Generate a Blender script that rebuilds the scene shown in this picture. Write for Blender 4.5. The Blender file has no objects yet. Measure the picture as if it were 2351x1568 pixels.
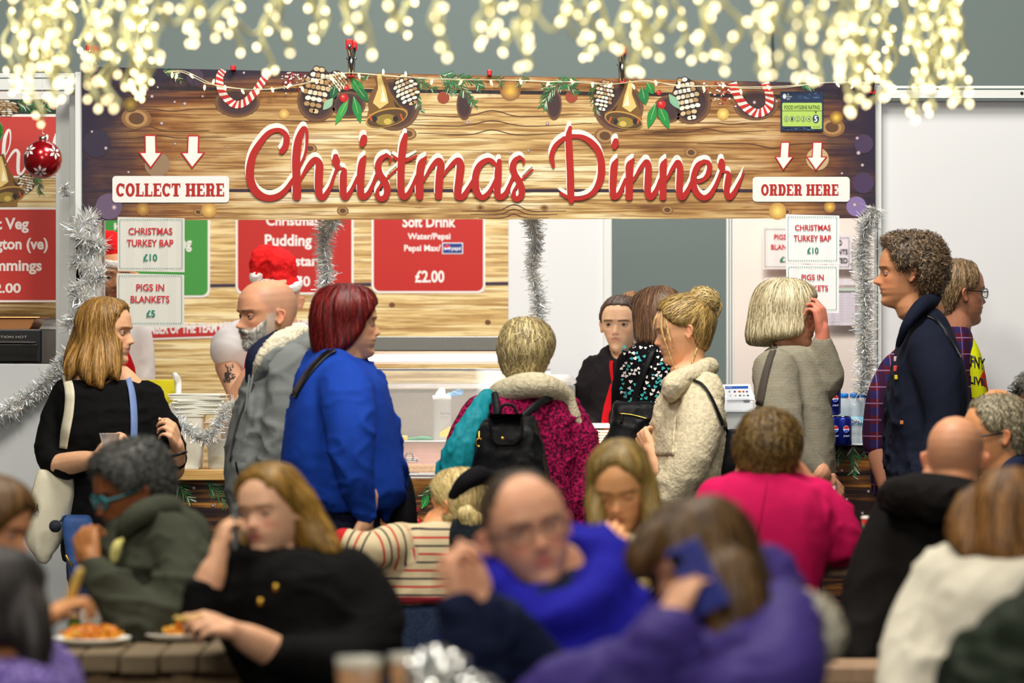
import bpy, bmesh, math, random
import numpy as np
from mathutils import Vector, Matrix
from mathutils.bvhtree import BVHTree
from mathutils.geometry import tessellate_polygon

# ---------------------------------------------------------------- camera, world, lamps, exposure
SC = bpy.context.scene
COL = SC.collection
F = 135.0 / 36.0 * 2351          # focal length in pixels of the 2351 px wide frame
CAMZ = 1.5
cam = bpy.data.cameras.new('camera'); cam.lens = 135; cam.sensor_width = 36
cam.dof.use_dof = True; cam.dof.focus_distance = 13.9; cam.dof.aperture_fstop = 2.6; cam.dof.aperture_blades = 0
cam.clip_end = 100
camo = bpy.data.objects.new('camera', cam); COL.objects.link(camo)
camo.location = (0, 0, CAMZ); camo.rotation_euler = (math.radians(90), 0, 0)
SC.camera = camo
SC.view_settings.view_transform = 'Standard'; SC.view_settings.look = 'None'
SC.view_settings.gamma = 1; SC.view_settings.use_curve_mapping = False
SC.view_settings.exposure = -0.22
wd = bpy.data.worlds.new('hall'); SC.world = wd; wd.use_nodes = True
wd.node_tree.nodes['Background'].inputs[0].default_value = (0.86, 0.95, 0.90, 1)
wd.node_tree.nodes['Background'].inputs[1].default_value = 0.11
def area(name, loc, size, power, col=(1, .95, .86), aim=None, sy=None):
    l = bpy.data.lights.new(name, 'AREA'); l.shape = 'RECTANGLE'; l.size = size; l.size_y = sy or size
    l.energy = power; l.color = col
    o = bpy.data.objects.new(name, l); COL.objects.link(o); o.location = loc
    if aim: o.rotation_euler = (Vector(aim) - Vector(loc)).to_track_quat('-Z', 'Y').to_euler()
    return o
area('hall_lamp_over_stall', (0.6, 11.0, 6.4), 1.6, 400, (1, .96, .88), (0.3, 14.4, 1.4))
area('hall_lamp_over_tables', (-2.2, 8.2, 6.4), 1.5, 290, (1, .95, .84), (0, 10.5, 1.0))
area('fill_lamp_near', (2.6, 5.5, 6.4), 1.8, 150, (1, .95, .84), (0.3, 9.5, 1.0))  # fill lamp, added to brighten the foreground
area('fill_lamp_behind_camera', (-0.8, -0.5, 4.6), 2.2, 300, (1, .96, .9), (0.2, 10.5, 1.2))  # added frontal fill, hung low to light the faces
area('hall_lamp_behind_stall', (0, 16.9, 6.3), 2.5, 110, (.95, 1, .97), (0, 18.6, 2.5))
area('stall_strip_lamp', (-0.5, 14.75, 2.52), 1.8, 15, (1, .93, .84), (-0.5, 15.6, 1.2), .15)
area('stall_strip_lamp', (0.75, 14.9, 2.52), 0.9, 6, (1, .95, .9), (0.75, 15.7, 1.2), .15)

# ---------------------------------------------------------------- basics
def W(x, y, d):                                   # a point seen at pixel x, y at distance d
    return Vector(((x - 1175.5) / F * d, d, CAMZ - (y - 784) / F * d))
def lin(c):
    if max(c) > 1.0: c = [v / 255 for v in c]
    return tuple([(v / 12.92 if v <= .04045 else ((v + .055) / 1.055) ** 2.4) for v in c[:3]])
def tag(o, label=None, cat=None, group=None, kind=None):
    if label: o['label'] = label
    if cat: o['category'] = cat
    if group: o['group'] = group
    if kind: o['kind'] = kind
    return o
def empty(name, loc, label, cat, group=None):
    o = bpy.data.objects.new(name, None); COL.objects.link(o); o.location = loc; o.empty_display_size = .1
    return tag(o, label, cat, group)
def link(name, me, parent=None):
    o = bpy.data.objects.new(name, me); COL.objects.link(o)
    if parent is not None:
        o.parent = parent; o.matrix_parent_inverse = Matrix.Translation(-parent.location)
    return o
def mesh(name, V, Fc, mats, parent=None, mi=None, col=None, smooth=True, sval=None):
    me = bpy.data.meshes.new(name)
    V = V.tolist() if isinstance(V, np.ndarray) else [tuple(v) for v in V]
    Fc = Fc.tolist() if isinstance(Fc, np.ndarray) else Fc
    me.from_pydata(V, [], Fc)
    for m in (mats if isinstance(mats, (list, tuple)) else [mats]): me.materials.append(m)
    if mi is not None: me.polygons.foreach_set('material_index', mi)
    if smooth: me.polygons.foreach_set('use_smooth', [True] * len(me.polygons))
    if col is not None:
        a = me.color_attributes.new('Col', 'FLOAT_COLOR', 'POINT')
        c = np.ones((len(V), 4)); c[:, :3] = np.asarray(col)[:, :3]; a.data.foreach_set('color', c.ravel())
    if sval is not None:
        a = me.attributes.new('sv', 'FLOAT', 'POINT'); a.data.foreach_set('value', np.asarray(sval, dtype=float))
    me.update()
    return link(name, me, parent)
# value noise in numpy
def _h(i, j, k, s):
    n = (i * 374761393 + j * 668265263 + k * 2147483647 + s * 974634777) & 0xffffffff
    n = ((n ^ (n >> 13)) * 1274126177) & 0xffffffff
    return ((n ^ (n >> 16)) & 0xffff) / 32767.5 - 1
def vn(P, s=0):
    P = np.asarray(P, dtype=float); i = np.floor(P).astype(np.int64); f = P - i; f = f * f * (3 - 2 * f)
    r = 0
    for a in (0, 1):
        for b in (0, 1):
            for c in (0, 1):
                w = (f[:, 0] if a else 1 - f[:, 0]) * (f[:, 1] if b else 1 - f[:, 1]) * (f[:, 2] if c else 1 - f[:, 2])
                r = r + w * _h(i[:, 0] + a, i[:, 1] + b, i[:, 2] + c, s)
    return r
def interp(t, pts):
    pts = sorted(pts)
    return np.interp(t, [p[0] for p in pts], [p[1] for p in pts])
def cr(pts, n=6):                                 # Catmull-Rom through points of any dimension
    P = np.array([list(p) for p in pts], dtype=float)
    if len(P) < 3: 
        t = np.linspace(0, 1, n + 1)[:, None]; return P[0] * (1 - t) + P[-1] * t
    Q = np.vstack([2 * P[0] - P[1], P, 2 * P[-1] - P[-2]]); out = []
    for i in range(1, len(Q) - 2):
        for t in np.linspace(0, 1, n, endpoint=False):
            out.append(.5 * ((2 * Q[i]) + (-Q[i-1] + Q[i+1]) * t + (2*Q[i-1] - 5*Q[i] + 4*Q[i+1] - Q[i+2]) * t*t + (-Q[i-1] + 3*Q[i] - 3*Q[i+1] + Q[i+2]) * t**3))
    out.append(P[-1]); return np.array(out)

# ---------------------------------------------------------------- materials
MATS = {}
def nt(name):
    m = bpy.data.materials.new(name); m.use_nodes = True; n = m.node_tree
    return m, n, n.nodes['Principled BSDF'], n.nodes, n.links
def mat(name, c, rough=.6, metal=0, bump=0, bscale=60, emit=0, alpha=1, trans=0, spec=.5, var=0, vscale=8, coat=0, stretch=(1, 1, 1)):
    if name in MATS: return MATS[name]
    m, n, b, N, L = nt(name); c = lin(c)
    b.inputs['Base Color'].default_value = (*c, 1); b.inputs['Roughness'].default_value = rough
    b.inputs['Metallic'].default_value = metal; b.inputs['Specular IOR Level'].default_value = spec
    b.inputs['Transmission Weight'].default_value = trans; b.inputs['Alpha'].default_value = alpha
    b.inputs['Coat Weight'].default_value = coat
    if emit: b.inputs['Emission Color'].default_value = (*c, 1); b.inputs['Emission Strength'].default_value = emit
    if bump or var:
        tc = N.new('ShaderNodeTexCoord'); mp = N.new('ShaderNodeMapping'); mp.inputs['Scale'].default_value = stretch
        L.new(tc.outputs['Object'], mp.inputs[0])
    if bump:
        t = N.new('ShaderNodeTexNoise'); t.inputs['Scale'].default_value = bscale; t.inputs['Detail'].default_value = 3
        L.new(mp.outputs[0], t.inputs['Vector'])
        u = N.new('ShaderNodeBump'); u.inputs['Strength'].default_value = bump; u.inputs['Distance'].default_value = .01
        L.new(t.outputs[0], u.inputs['Height']); L.new(u.outputs[0], b.inputs['Normal'])
    if var:
        t = N.new('ShaderNodeTexNoise'); t.inputs['Scale'].default_value = vscale; t.inputs['Detail'].default_value = 4
        L.new(mp.outputs[0], t.inputs['Vector'])
        r = N.new('ShaderNodeMix'); r.data_type = 'RGBA'
        r.inputs['A'].default_value = (*[v * (1 - var) for v in c], 1); r.inputs['B'].default_value = (*[min(1, v * (1 + var)) for v in c], 1)
        L.new(t.outputs[0], r.inputs['Factor']); L.new(r.outputs['Result'], b.inputs['Base Color'])
    MATS[name] = m; return m
def colmat(name, rough=.6, bump=0, bscale=80, sss=0, spec=.4, sheen=0, anis=0, metal=0):   # base colour from the mesh's own colour attribute
    if name in MATS: return MATS[name]
    m, n, b, N, L = nt(name)
    a = N.new('ShaderNodeAttribute'); a.attribute_name = 'Col'
    L.new(a.outputs['Color'], b.inputs['Base Color']); b.inputs['Roughness'].default_value = rough
    b.inputs['Specular IOR Level'].default_value = spec; b.inputs['Metallic'].default_value = metal
    if sss:
        b.inputs['Subsurface Weight'].default_value = sss; b.inputs['Subsurface Radius'].default_value = (1, .35, .2); b.inputs['Subsurface Scale'].default_value = .008
    if bump:
        tc = N.new('ShaderNodeTexCoord'); t = N.new('ShaderNodeTexNoise'); t.inputs['Scale'].default_value = bscale; t.inputs['Detail'].default_value = 3
        L.new(tc.outputs['Object'], t.inputs['Vector']); u = N.new('ShaderNodeBump'); u.inputs['Strength'].default_value = bump; u.inputs['Distance'].default_value = .004
        L.new(t.outputs[0], u.inputs['Height']); L.new(u.outputs[0], b.inputs['Normal'])
    MATS[name] = m; return m
SKIN = colmat('skin', .5, .12, 260, .12)
HAIRM = colmat('hair', .42, .25, 400, 0, .5)
PRINT = colmat('printed_ink', .5, 0, 1, 0, .4)
PRINTC = PRINT

# ---------------------------------------------------------------- closed volumes that get fused into one skin
class Vol:
    def __init__(s): s.V = []; s.F = []
    def add(s, V, Fc):
        b = len(s.V); s.V += [tuple(v) for v in V]; s.F += [tuple(b + i for i in f) for f in Fc]
    def rings(s, R):                              # list of rings (each n points), capped at both ends
        n = len(R[0]); V = [p for r in R for p in r]; Fc = []
        for k in range(len(R) - 1):
            for i in range(n):
                j = (i + 1) % n; Fc.append((k*n + i, k*n + j, (k+1)*n + j, (k+1)*n + i))
        Fc.append(tuple(range(n))[::-1]); Fc.append(tuple((len(R)-1)*n + i for i in range(n)))
        s.add(V, Fc)
    def tube(s, pts, rad, n=14, flat=1.0, up=None, cap=True, sm=4):
        d = len(pts[0]); A = cr([list(p) + [r] for p, r in zip(pts, rad)], sm) if len(pts) > 2 else np.array([list(p) + [r] for p, r in zip(pts, rad)], dtype=float)
        P = A[:, :3]; r = np.maximum(A[:, 3], 1e-4); T = np.gradient(P, axis=0); T /= np.linalg.norm(T, axis=1)[:, None] + 1e-12
        if cap:                                   # round ends
            pre = [P[0] - T[0]*r[0]*k for k in (.98, .8, .45)]; post = [P[-1] + T[-1]*r[-1]*k for k in (.45, .8, .98)]
            P = np.vstack([pre, P, post]); T = np.vstack([[T[0]]*3, T, [T[-1]]*3]); r = np.concatenate([[r[0]*.2, r[0]*.6, r[0]*.89], r, [r[-1]*.89, r[-1]*.6, r[-1]*.2]])
        u = np.array(up if up is not None else (0, -1, 0.02), dtype=float); R = []
        for p, t, q in zip(P, T, r):
            v = np.cross(t, u); 
            if np.linalg.norm(v) < 1e-3: v = np.cross(t, (1, 0, 0))
            v /= np.linalg.norm(v); w = np.cross(v, t)
            R.append([p + q * (v * math.cos(a) + w * math.sin(a) * flat) for a in np.linspace(0, 2*math.pi, n, endpoint=False)])
        s.rings(R)
    def ell(s, c, r, M=None, nu=16, nv=10):
        c = np.array(c, dtype=float); R = []
        for j in range(1, nv):
            ph = math.pi * j / nv
            ring = []
            for i in range(nu):
                a = 2*math.pi*i/nu; v = np.array((r[0]*math.sin(ph)*math.cos(a), r[1]*math.sin(ph)*math.sin(a), r[2]*math.cos(ph)))
                if M is not None: v = np.array(M @ Vector(v))
                ring.append(c + v)
            R.append(ring)
        s.rings(R)
    def loft(s, rows, d, n=40, e=2.5):            # rows: (y px, x left, x right, thickness m, depth offset); a body seen from the camera
        A = cr([tuple(list(r) + [0.0] * (5 - len(r))) for r in rows], 4); R = []
        for y, xl, xr, th, dd in A:
            c = W((xl + xr) / 2, y, d + dd); hw = max((xr - xl) / 2 / F * (d + dd), .004); ht = max(th / 2, .004); ring = []
            for a in np.linspace(0, 2*math.pi, n, endpoint=False):
                ca, sa = math.cos(a), math.sin(a)
                ring.append((c.x + hw * math.copysign(abs(ca) ** (2/e), ca), c.y + ht * math.copysign(abs(sa) ** (2/e), sa), c.z))
            R.append(ring)
        s.rings(R)
def remesh(vol, voxel, smooth=3, lam=.5):
    me = bpy.data.meshes.new('tmp'); me.from_pydata(vol.V, [], vol.F)
    bm = bmesh.new(); bm.from_mesh(me); bmesh.ops.recalc_face_normals(bm, faces=bm.faces); bm.to_mesh(me); bm.free()
    o = bpy.data.objects.new('tmp', me); COL.objects.link(o)
    m = o.modifiers.new('r', 'REMESH'); m.mode = 'VOXEL'; m.voxel_size = voxel; m.adaptivity = 0
    dg = bpy.context.evaluated_depsgraph_get(); ev = o.evaluated_get(dg); e = ev.to_mesh()
    V = np.zeros(len(e.vertices) * 3); e.vertices.foreach_get('co', V); V = V.reshape(-1, 3)
    Fc = np.zeros(len(e.loops), dtype=int); e.loops.foreach_get('vertex_index', Fc)
    tot = np.zeros(len(e.polygons), dtype=int); e.polygons.foreach_get('loop_total', tot)
    if (tot == 4).all(): Fc = Fc.reshape(-1, 4)
    else: Fc = np.array([list(p.vertices) if len(p.vertices) == 4 else list(p.vertices) + [p.vertices[0]] for p in e.polygons])
    ev.to_mesh_clear(); bpy.data.objects.remove(o); bpy.data.meshes.remove(me)
    E = np.vstack([Fc[:, [0, 1]], Fc[:, [1, 2]], Fc[:, [2, 3]], Fc[:, [3, 0]]]); n = len(V)
    for _ in range(smooth):
        S = np.zeros_like(V); c = np.bincount(E[:, 0], minlength=n) + np.bincount(E[:, 1], minlength=n)
        for k in range(3): S[:, k] = np.bincount(E[:, 0], V[E[:, 1], k], n) + np.bincount(E[:, 1], V[E[:, 0], k], n)
        V = V + lam * (S / np.maximum(c, 1)[:, None] - V)
    return V, Fc
def normals(V, Fc):
    a = V[Fc[:, 2]] - V[Fc[:, 0]]; b = V[Fc[:, 3]] - V[Fc[:, 1]]; fn = np.cross(a, b); N = np.zeros_like(V)
    for k in range(3):
        for q in range(4): N[:, k] += np.bincount(Fc[:, q], fn[:, k], len(V))
    return N / (np.linalg.norm(N, axis=1)[:, None] + 1e-12)
def folds(V, Fc, amp, seed, fx=(7, 7, 14)):
    N = normals(V, Fc); P = V * np.array(fx) * 1.55; wp = np.stack([vn(V*4, seed+1), vn(V*4, seed+2), vn(V*4, seed+3)], 1) * 1.3
    rd = lambda Q, s_: np.clip(1 - np.abs(vn(Q, s_)) * 1.9, 0, 1) ** 2
    T = P @ np.array([[1, .35, .5], [-.3, 1, .2], [-.55, -.1, 1]]); gate = np.clip(vn(V*3.1, seed+7)*1.4 + .55, .1, 1)
    a = rd(P + wp, seed); b = vn(P * .3 + wp * .5, seed + 5); c = rd(T * np.array((1.5, 1.5, 2.0)) + wp, seed + 9)
    return V + N * ((a * 1.5 * gate + b * .9 + c * .8 * gate - .5) * amp)[:, None]
# ---------------------------------------------------------------- simple solids
class MB:
    def __init__(s): s.V = []; s.F = []; s.C = []; s.col = (1, 1, 1)
    def add(s, V, Fc, col=None):
        b = len(s.V); s.V += [tuple(v) for v in V]; s.F += [tuple(b + i for i in f) for f in Fc]; s.C += [col or s.col] * len(V)
    def box(s, a, b, col=None):                    # two opposite corners
        x0, x1 = sorted((a[0], b[0])); y0, y1 = sorted((a[1], b[1])); z0, z1 = sorted((a[2], b[2]))
        s.add([(x0,y0,z0),(x1,y0,z0),(x1,y1,z0),(x0,y1,z0),(x0,y0,z1),(x1,y0,z1),(x1,y1,z1),(x0,y1,z1)],
              [(0,3,2,1),(4,5,6,7),(0,1,5,4),(1,2,6,5),(2,3,7,6),(3,0,4,7)], col)
    def pbox(s, x0, y0, x1, y1, d, th, col=None):  # a box whose front face fills a pixel rectangle at distance d
        a = W(x0, y0, d); b = W(x1, y1, d); s.box((a.x, d, a.z), (b.x, d + th, b.z), col)
    def tube(s, pts, rad, n=8, col=None, sm=4):
        v = Vol(); v.tube([tuple(p) for p in pts], rad if isinstance(rad, (list, tuple)) else [rad] * len(pts), n=n, sm=sm); s.add(v.V, v.F, col)
    def lathe(s, c, prof, n=24, col=None, axis=None):   # prof: (r, z) from bottom to top
        R = []; v = Vol()
        for r, z in prof:
            ring = [Vector((max(r, 1e-4)*math.cos(2*math.pi*i/n), max(r, 1e-4)*math.sin(2*math.pi*i/n), z)) for i in range(n)]
            if axis is not None: ring = [axis @ p for p in ring]
            R.append([Vector(c) + p for p in ring])
        v.rings(R); s.add(v.V, v.F, col)
    def ell(s, c, r, col=None, M=None, nu=16, nv=10):
        v = Vol(); v.ell(c, r, M, nu, nv); s.add(v.V, v.F, col)
    def build(s, name, mats, parent=None, smooth=False, bevel=0, colors=False):
        o = mesh(name, s.V, s.F, mats, parent, col=s.C if colors else None, smooth=smooth)
        if bevel:
            m = o.modifiers.new('bevel', 'BEVEL'); m.width = bevel; m.segments = 2; m.limit_method = 'ANGLE'
        return o
# ---------------------------------------------------------------- flat printed artwork in layers on a sheet
FONT_CACHE = {}
def text_mesh(t, bold=.0, shear=0, space=1.0):
    k = (t, bold, shear, space)
    if k in FONT_CACHE: return FONT_CACHE[k]
    cu = bpy.data.curves.new('t', 'FONT'); cu.body = t; cu.size = 1; cu.offset = bold; cu.shear = shear; cu.resolution_u = 3; cu.space_character = space
    o = bpy.data.objects.new('t', cu); COL.objects.link(o); dg = bpy.context.evaluated_depsgraph_get(); e = o.evaluated_get(dg); me = e.to_mesh()
    V = np.array([v.co[:2] for v in me.vertices]); Fc = [tuple(p.vertices) for p in me.polygons]
    e.to_mesh_clear(); bpy.data.objects.remove(o); bpy.data.curves.remove(cu)
    if len(V): V = V - V.min(0)
    FONT_CACHE[k] = (V, Fc); return V, Fc
class Art:
    def __init__(s, d, step=.0008, org=(0, 0), sc=1.0): s.V = []; s.F = []; s.C = []; s.d = d; s.step = step; s.lay = 1; s.o = org; s.sc = sc
    def p(s, x, y): return W(s.o[0] + x*s.sc, s.o[1] + y*s.sc, s.d - s.lay * s.step)
    def raw(s, P, Fc, col):
        b = len(s.V); s.V += [tuple(s.p(*q)) for q in P]; s.F += [tuple(b + i for i in f) for f in Fc]; s.C += [lin(col)] * len(P)
    def poly(s, pts, col):
        T = tessellate_polygon([[Vector((x, y, 0)) for x, y in pts]]); s.raw(pts, [tuple(t) for t in T], col)
    def rect(s, x0, y0, x1, y1, col, r=0):
        if r <= 0: return s.raw([(x0,y0),(x1,y0),(x1,y1),(x0,y1)], [(0,1,2,3)], col)
        pts = []
        for cx, cy, a0 in ((x1-r, y0+r, -90), (x1-r, y1-r, 0), (x0+r, y1-r, 90), (x0+r, y0+r, 180)):
            for k in range(6): a = math.radians(a0 + 18*k); pts.append((cx + r*math.cos(a), cy + r*math.sin(a)))
        s.poly(pts, col)
    def ell(s, x, y, rx, ry, col, n=20, rot=0):
        c, q = math.cos(rot), math.sin(rot)
        pts = [(x + rx*math.cos(a)*c - ry*math.sin(a)*q, y + rx*math.cos(a)*q + ry*math.sin(a)*c) for a in np.linspace(0, 2*math.pi, n, endpoint=False)]
        s.raw(pts, [tuple(range(n))], col)
    def stroke(s, pts, col, sm=6, cap=True, dx=0, dy=0):   # (x, y, width)
        A = cr(pts, sm); P = A[:, :2] + (dx, dy); w = A[:, 2] / 2; T = np.gradient(P, axis=0); T /= np.linalg.norm(T, axis=1)[:, None] + 1e-9
        N = np.stack([-T[:, 1], T[:, 0]], 1); n = len(P); V = [tuple(p + q*k) for p, q, k in zip(P, N, w)] + [tuple(p - q*k) for p, q, k in zip(P, N, w)]
        b = len(s.V); s.raw(V, [(i, i+1, n+i+1, n+i) for i in range(n-1)], col); l0 = s.lay
        for i in range(n):                        # a hair's breadth of slope, so that a stroke crossing itself never lies in one plane
            s.lay = l0 + .004*i; s.V[b+i] = tuple(s.p(*V[i])); s.V[b+n+i] = tuple(s.p(*V[n+i]))
        s.lay = l0
        if cap: s.lay += .12 + .004*n; s.ell(*P[0], w[0], w[0], col, 12); s.ell(*P[-1], w[-1], w[-1], col, 12); s.lay = l0
    def dash(s, x0, y0, x1, y1, col, w=1.2, k=5):
        for (a, b) in (((x0,y0),(x1,y0)), ((x1,y0),(x1,y1)), ((x1,y1),(x0,y1)), ((x0,y1),(x0,y0))):
            L = math.dist(a, b); n = int(L / k)
            for i in range(n):
                t0, t1 = (i + .15) / n, (i + .75) / n
                s.stroke([(a[0]+(b[0]-a[0])*t0, a[1]+(b[1]-a[1])*t0, w), (a[0]+(b[0]-a[0])*t1, a[1]+(b[1]-a[1])*t1, w)], col, 1, False)
    def text(s, t, x0, y0, x1, y1, col, bold=.02, shear=0, slope=0):    # fitted to a pixel box; slope = rise per px
        V, Fc = text_mesh(t, bold, shear); h = V[:, 1].max(); w = V[:, 0].max()
        P = [(x0 + v[0]/w*(x1-x0), y1 - v[1]/h*(y1-y0) - slope*(v[0]/w*(x1-x0))) for v in V]; b = len(s.V); s.raw(P, Fc, col); l0 = s.lay; r_ = random.Random(len(P))
        for i in range(len(P)): s.lay = l0 + r_.random()*.16; s.V[b+i] = tuple(s.p(*P[i]))   # never quite in one plane where bold strokes cross
        s.lay = l0
    def build(s, name, parent=None, m=None):
        if not s.V: return
        o = mesh(name, s.V, s.F, m or PRINT, parent, col=s.C, smooth=False)
        if len(s.F) > 12: o['kind'] = 'stuff'
        return o
# ================================================================ SETTING
def plane_box(name, a, b, m, kind='structure', parent=None):
    q = MB(); q.box(a, b); o = q.build(name, m, parent)
    if kind: o['kind'] = kind
    return o
M_floor = mat('hall_floor', (70, 68, 66), .55, 0, .15, 30, var=.15, vscale=3)
M_drape = mat('grey_drape', (138, 151, 149), .9, 0, .05, 20)
M_white = mat('white_shell_panel', (226, 227, 230), .45)
M_alu = mat('white_aluminium', (228, 230, 228), .35)
M_line = mat('panel_groove', (60, 92, 88), .6)
M_black = mat('black_plastic', (16, 16, 17), .35)
M_steel = mat('brushed_steel', (185, 182, 178), .32, 1, .1, 120, var=.15, vscale=30, stretch=(.2, 1, 4))
M_ceil = mat('dark_ceiling', (60, 62, 62), .9)
plane_box('floor', (-9, -2, -.1), (9, 19.4, 0), M_floor)
plane_box('ceiling', (-9, -2, 7.0), (9, 19.4, 7.1), M_ceil)
plane_box('wall_back', (-9, 19.2, 0), (9, 19.3, 7.0), M_drape)

def wood(name, ramp, zs=26, vig=None, lines=.75, seed=0, blot=.35):
    m, n, b, N, L = nt(name); tc = N.new('ShaderNodeTexCoord')
    def mapping(sx, sy, sz, off=0):
        q = N.new('ShaderNodeMapping'); q.inputs['Scale'].default_value = (sx, sy, sz); q.inputs['Location'].default_value = (off + seed, seed, off); L.new(tc.outputs['Object'], q.inputs[0]); return q
    def noise(q, sc, det=5, dist=0, ro=.6):
        t = N.new('ShaderNodeTexNoise'); t.inputs['Scale'].default_value = sc; t.inputs['Detail'].default_value = det; t.inputs['Distortion'].default_value = dist; t.inputs['Roughness'].default_value = ro
        L.new(q.outputs[0], t.inputs['Vector']); return t
    def ma(op, a, b2, c=None, clamp=False):
        t = N.new('ShaderNodeMath'); t.operation = op; t.use_clamp = clamp
        for i, v in enumerate((a, b2) if c is None else (a, b2, c)):
            if isinstance(v, (int, float)): t.inputs[i].default_value = v
            else: L.new(v, t.inputs[i])
        return t.outputs[0]
    g = noise(mapping(1.3, 1, zs), 1.0, 6, .8); big = noise(mapping(1.0, 1, 3.2, 7), 1.6, 3); fine = noise(mapping(3.5, 1, 120, 3), 1.0, 3, .4)
    v = ma('ADD', ma('MULTIPLY', g.outputs[0], 1.0), ma('MULTIPLY', ma('SUBTRACT', big.outputs[0], .5), blot * 2.4))
    r = N.new('ShaderNodeValToRGB'); L.new(v, r.inputs[0]); el = r.color_ramp.elements
    el[0].position = ramp[0][0]; el[0].color = (*lin(ramp[0][1]), 1); el[1].position = ramp[-1][0]; el[1].color = (*lin(ramp[-1][1]), 1)
    for p, c in ramp[1:-1]: e = el.new(p); e.color = (*lin(c), 1)
    mr = N.new('ShaderNodeMapRange'); mr.interpolation_type = 'SMOOTHSTEP'; L.new(fine.outputs[0], mr.inputs[0]); mr.inputs[1].default_value = .42; mr.inputs[2].default_value = .53
    mr.inputs[3].default_value = 1 - lines; mr.inputs[4].default_value = 1
    mx = N.new('ShaderNodeMix'); mx.data_type = 'RGBA'; mx.blend_type = 'MIX'; L.new(mr.outputs[0], mx.inputs['Factor'])
    dk = N.new('ShaderNodeMix'); dk.data_type = 'RGBA'; dk.blend_type = 'MULTIPLY'; dk.inputs['Factor'].default_value = 1; L.new(r.outputs[0], dk.inputs['A']); dk.inputs['B'].default_value = (.42, .26, .13, 1)
    L.new(dk.outputs['Result'], mx.inputs['A']); L.new(r.outputs[0], mx.inputs['B']); out = mx.outputs['Result']
    if vig:                                       # the print's own dark purple border: x centre, half width, z of the dark top edge
        xc, hw, ztop, zdep, colr, pw = vig
        s = N.new('ShaderNodeSeparateXYZ'); L.new(tc.outputs['Object'], s.inputs[0]); bn = noise(mapping(3, 1, 5, 11), 1.5, 3)
        ex = ma('DIVIDE', ma('ABSOLUTE', ma('SUBTRACT', s.outputs[0], xc), 0), hw)
        ez = ma('DIVIDE', ma('SUBTRACT', s.outputs[2], ztop - zdep), zdep, None, True)
        k = ma('ADD', ma('POWER', ex, pw), ma('MULTIPLY', ma('POWER', ez, 2.2), .75)); k = ma('ADD', k, ma('MULTIPLY', ma('SUBTRACT', bn.outputs[0], .5), .55))
        f = N.new('ShaderNodeMapRange'); f.interpolation_type = 'SMOOTHSTEP'; L.new(k, f.inputs[0]); f.inputs[1].default_value = .42; f.inputs[2].default_value = .95
        mid = N.new('ShaderNodeMix'); mid.data_type = 'RGBA'; mid.blend_type = 'MULTIPLY'
        f2 = N.new('ShaderNodeMapRange'); L.new(k, f2.inputs[0]); f2.inputs[1].default_value = .08; f2.inputs[2].default_value = .55
        L.new(f2.outputs[0], mid.inputs['Factor']); L.new(out, mid.inputs['A']); mid.inputs['B'].default_value = (.52, .3, .16, 1)
        q = N.new('ShaderNodeMix'); q.data_type = 'RGBA'; L.new(f.outputs[0], q.inputs['Factor']); L.new(mid.outputs['Result'], q.inputs['A']); q.inputs['B'].default_value = (*lin(colr), 1); out = q.outputs['Result']
    L.new(out, b.inputs['Base Color']); b.inputs['Roughness'].default_value = .5; b.inputs['Specular IOR Level'].default_value = .35
    return m
RL = [(.22, (104, 70, 38)), (.36, (170, 128, 76)), (.48, (212, 178, 118)), (.6, (238, 216, 164)), (.78, (250, 240, 212))]
RB = [(.2, (150, 106, 58)), (.36, (206, 170, 108)), (.48, (234, 206, 146)), (.62, (248, 230, 180)), (.8, (254, 246, 220))]
RD = [(.3, (20, 12, 20)), (.48, (44, 26, 24)), (.6, (120, 76, 32)), (.72, (196, 142, 60)), (.88, (226, 184, 100))]
M_banner = wood('printed_oak_banner', RL, 26, (W(1100, 0, 14.3).x, 1.52, W(0, 160, 14.3).z, .2, (40, 30, 52), 2.4))
M_backwood = wood('printed_oak_backdrop', RB, 38, seed=4, blot=.18, lines=.7)
M_skirt = wood('printed_dark_oak', RD, 24, (W(1500, 0, 14.2).x, 4.2, 1.16, .42, (38, 26, 44), 4), seed=9, lines=.7)
M_plank = mat('weathered_plank', (118, 100, 74), .75, 0, .3, 40, var=.35, vscale=6, stretch=(1, 6, 6))
M_plankx = mat('weathered_plank_cross', (140, 112, 80), .75, 0, .3, 40, var=.35, vscale=6, stretch=(1, 6, 6))

# ---- stall shell: posts, rails, panels
DB = 14.3                                          # the banner and the stall's front edge
DW = 16.3                                          # the stall's rear wall
def panel(name, x0, y0, x1, y1, d, m, th=.03, kind='structure'):
    q = MB(); q.pbox(x0, y0, x1, y1, d, th); o = q.build(name, m, bevel=.002)
    if kind: o['kind'] = kind
    return o
# rear wall, printed part and plain parts
panel('wall_stall_rear', 120, 330, 1167, 1500, DW, M_backwood)
panel('wall_stall_rear_white', 1167, 330, 1386, 1500, DW, M_white)
panel('trim_1', 1386, 330, 1406, 1500, DW - .02, M_alu, .05)
q = MB(); q.pbox(1404.5, 330, 1406.5, 1500, DW - .023, .02); tag(q.build('trim_2', M_line), kind='structure')
for i, (x0, x1) in enumerate(((1668, 1673), (1675, 1679), (1681, 1686))):
    tag(panel('trim_%d' % (3 + i), x0, 330, x1, 1500, 15.9, M_alu, .03))
panel('wall_stall_right', 1686, 330, 2040, 1500, 15.9, mat('pinkish_panel', (236, 222, 214), .5))
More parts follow.
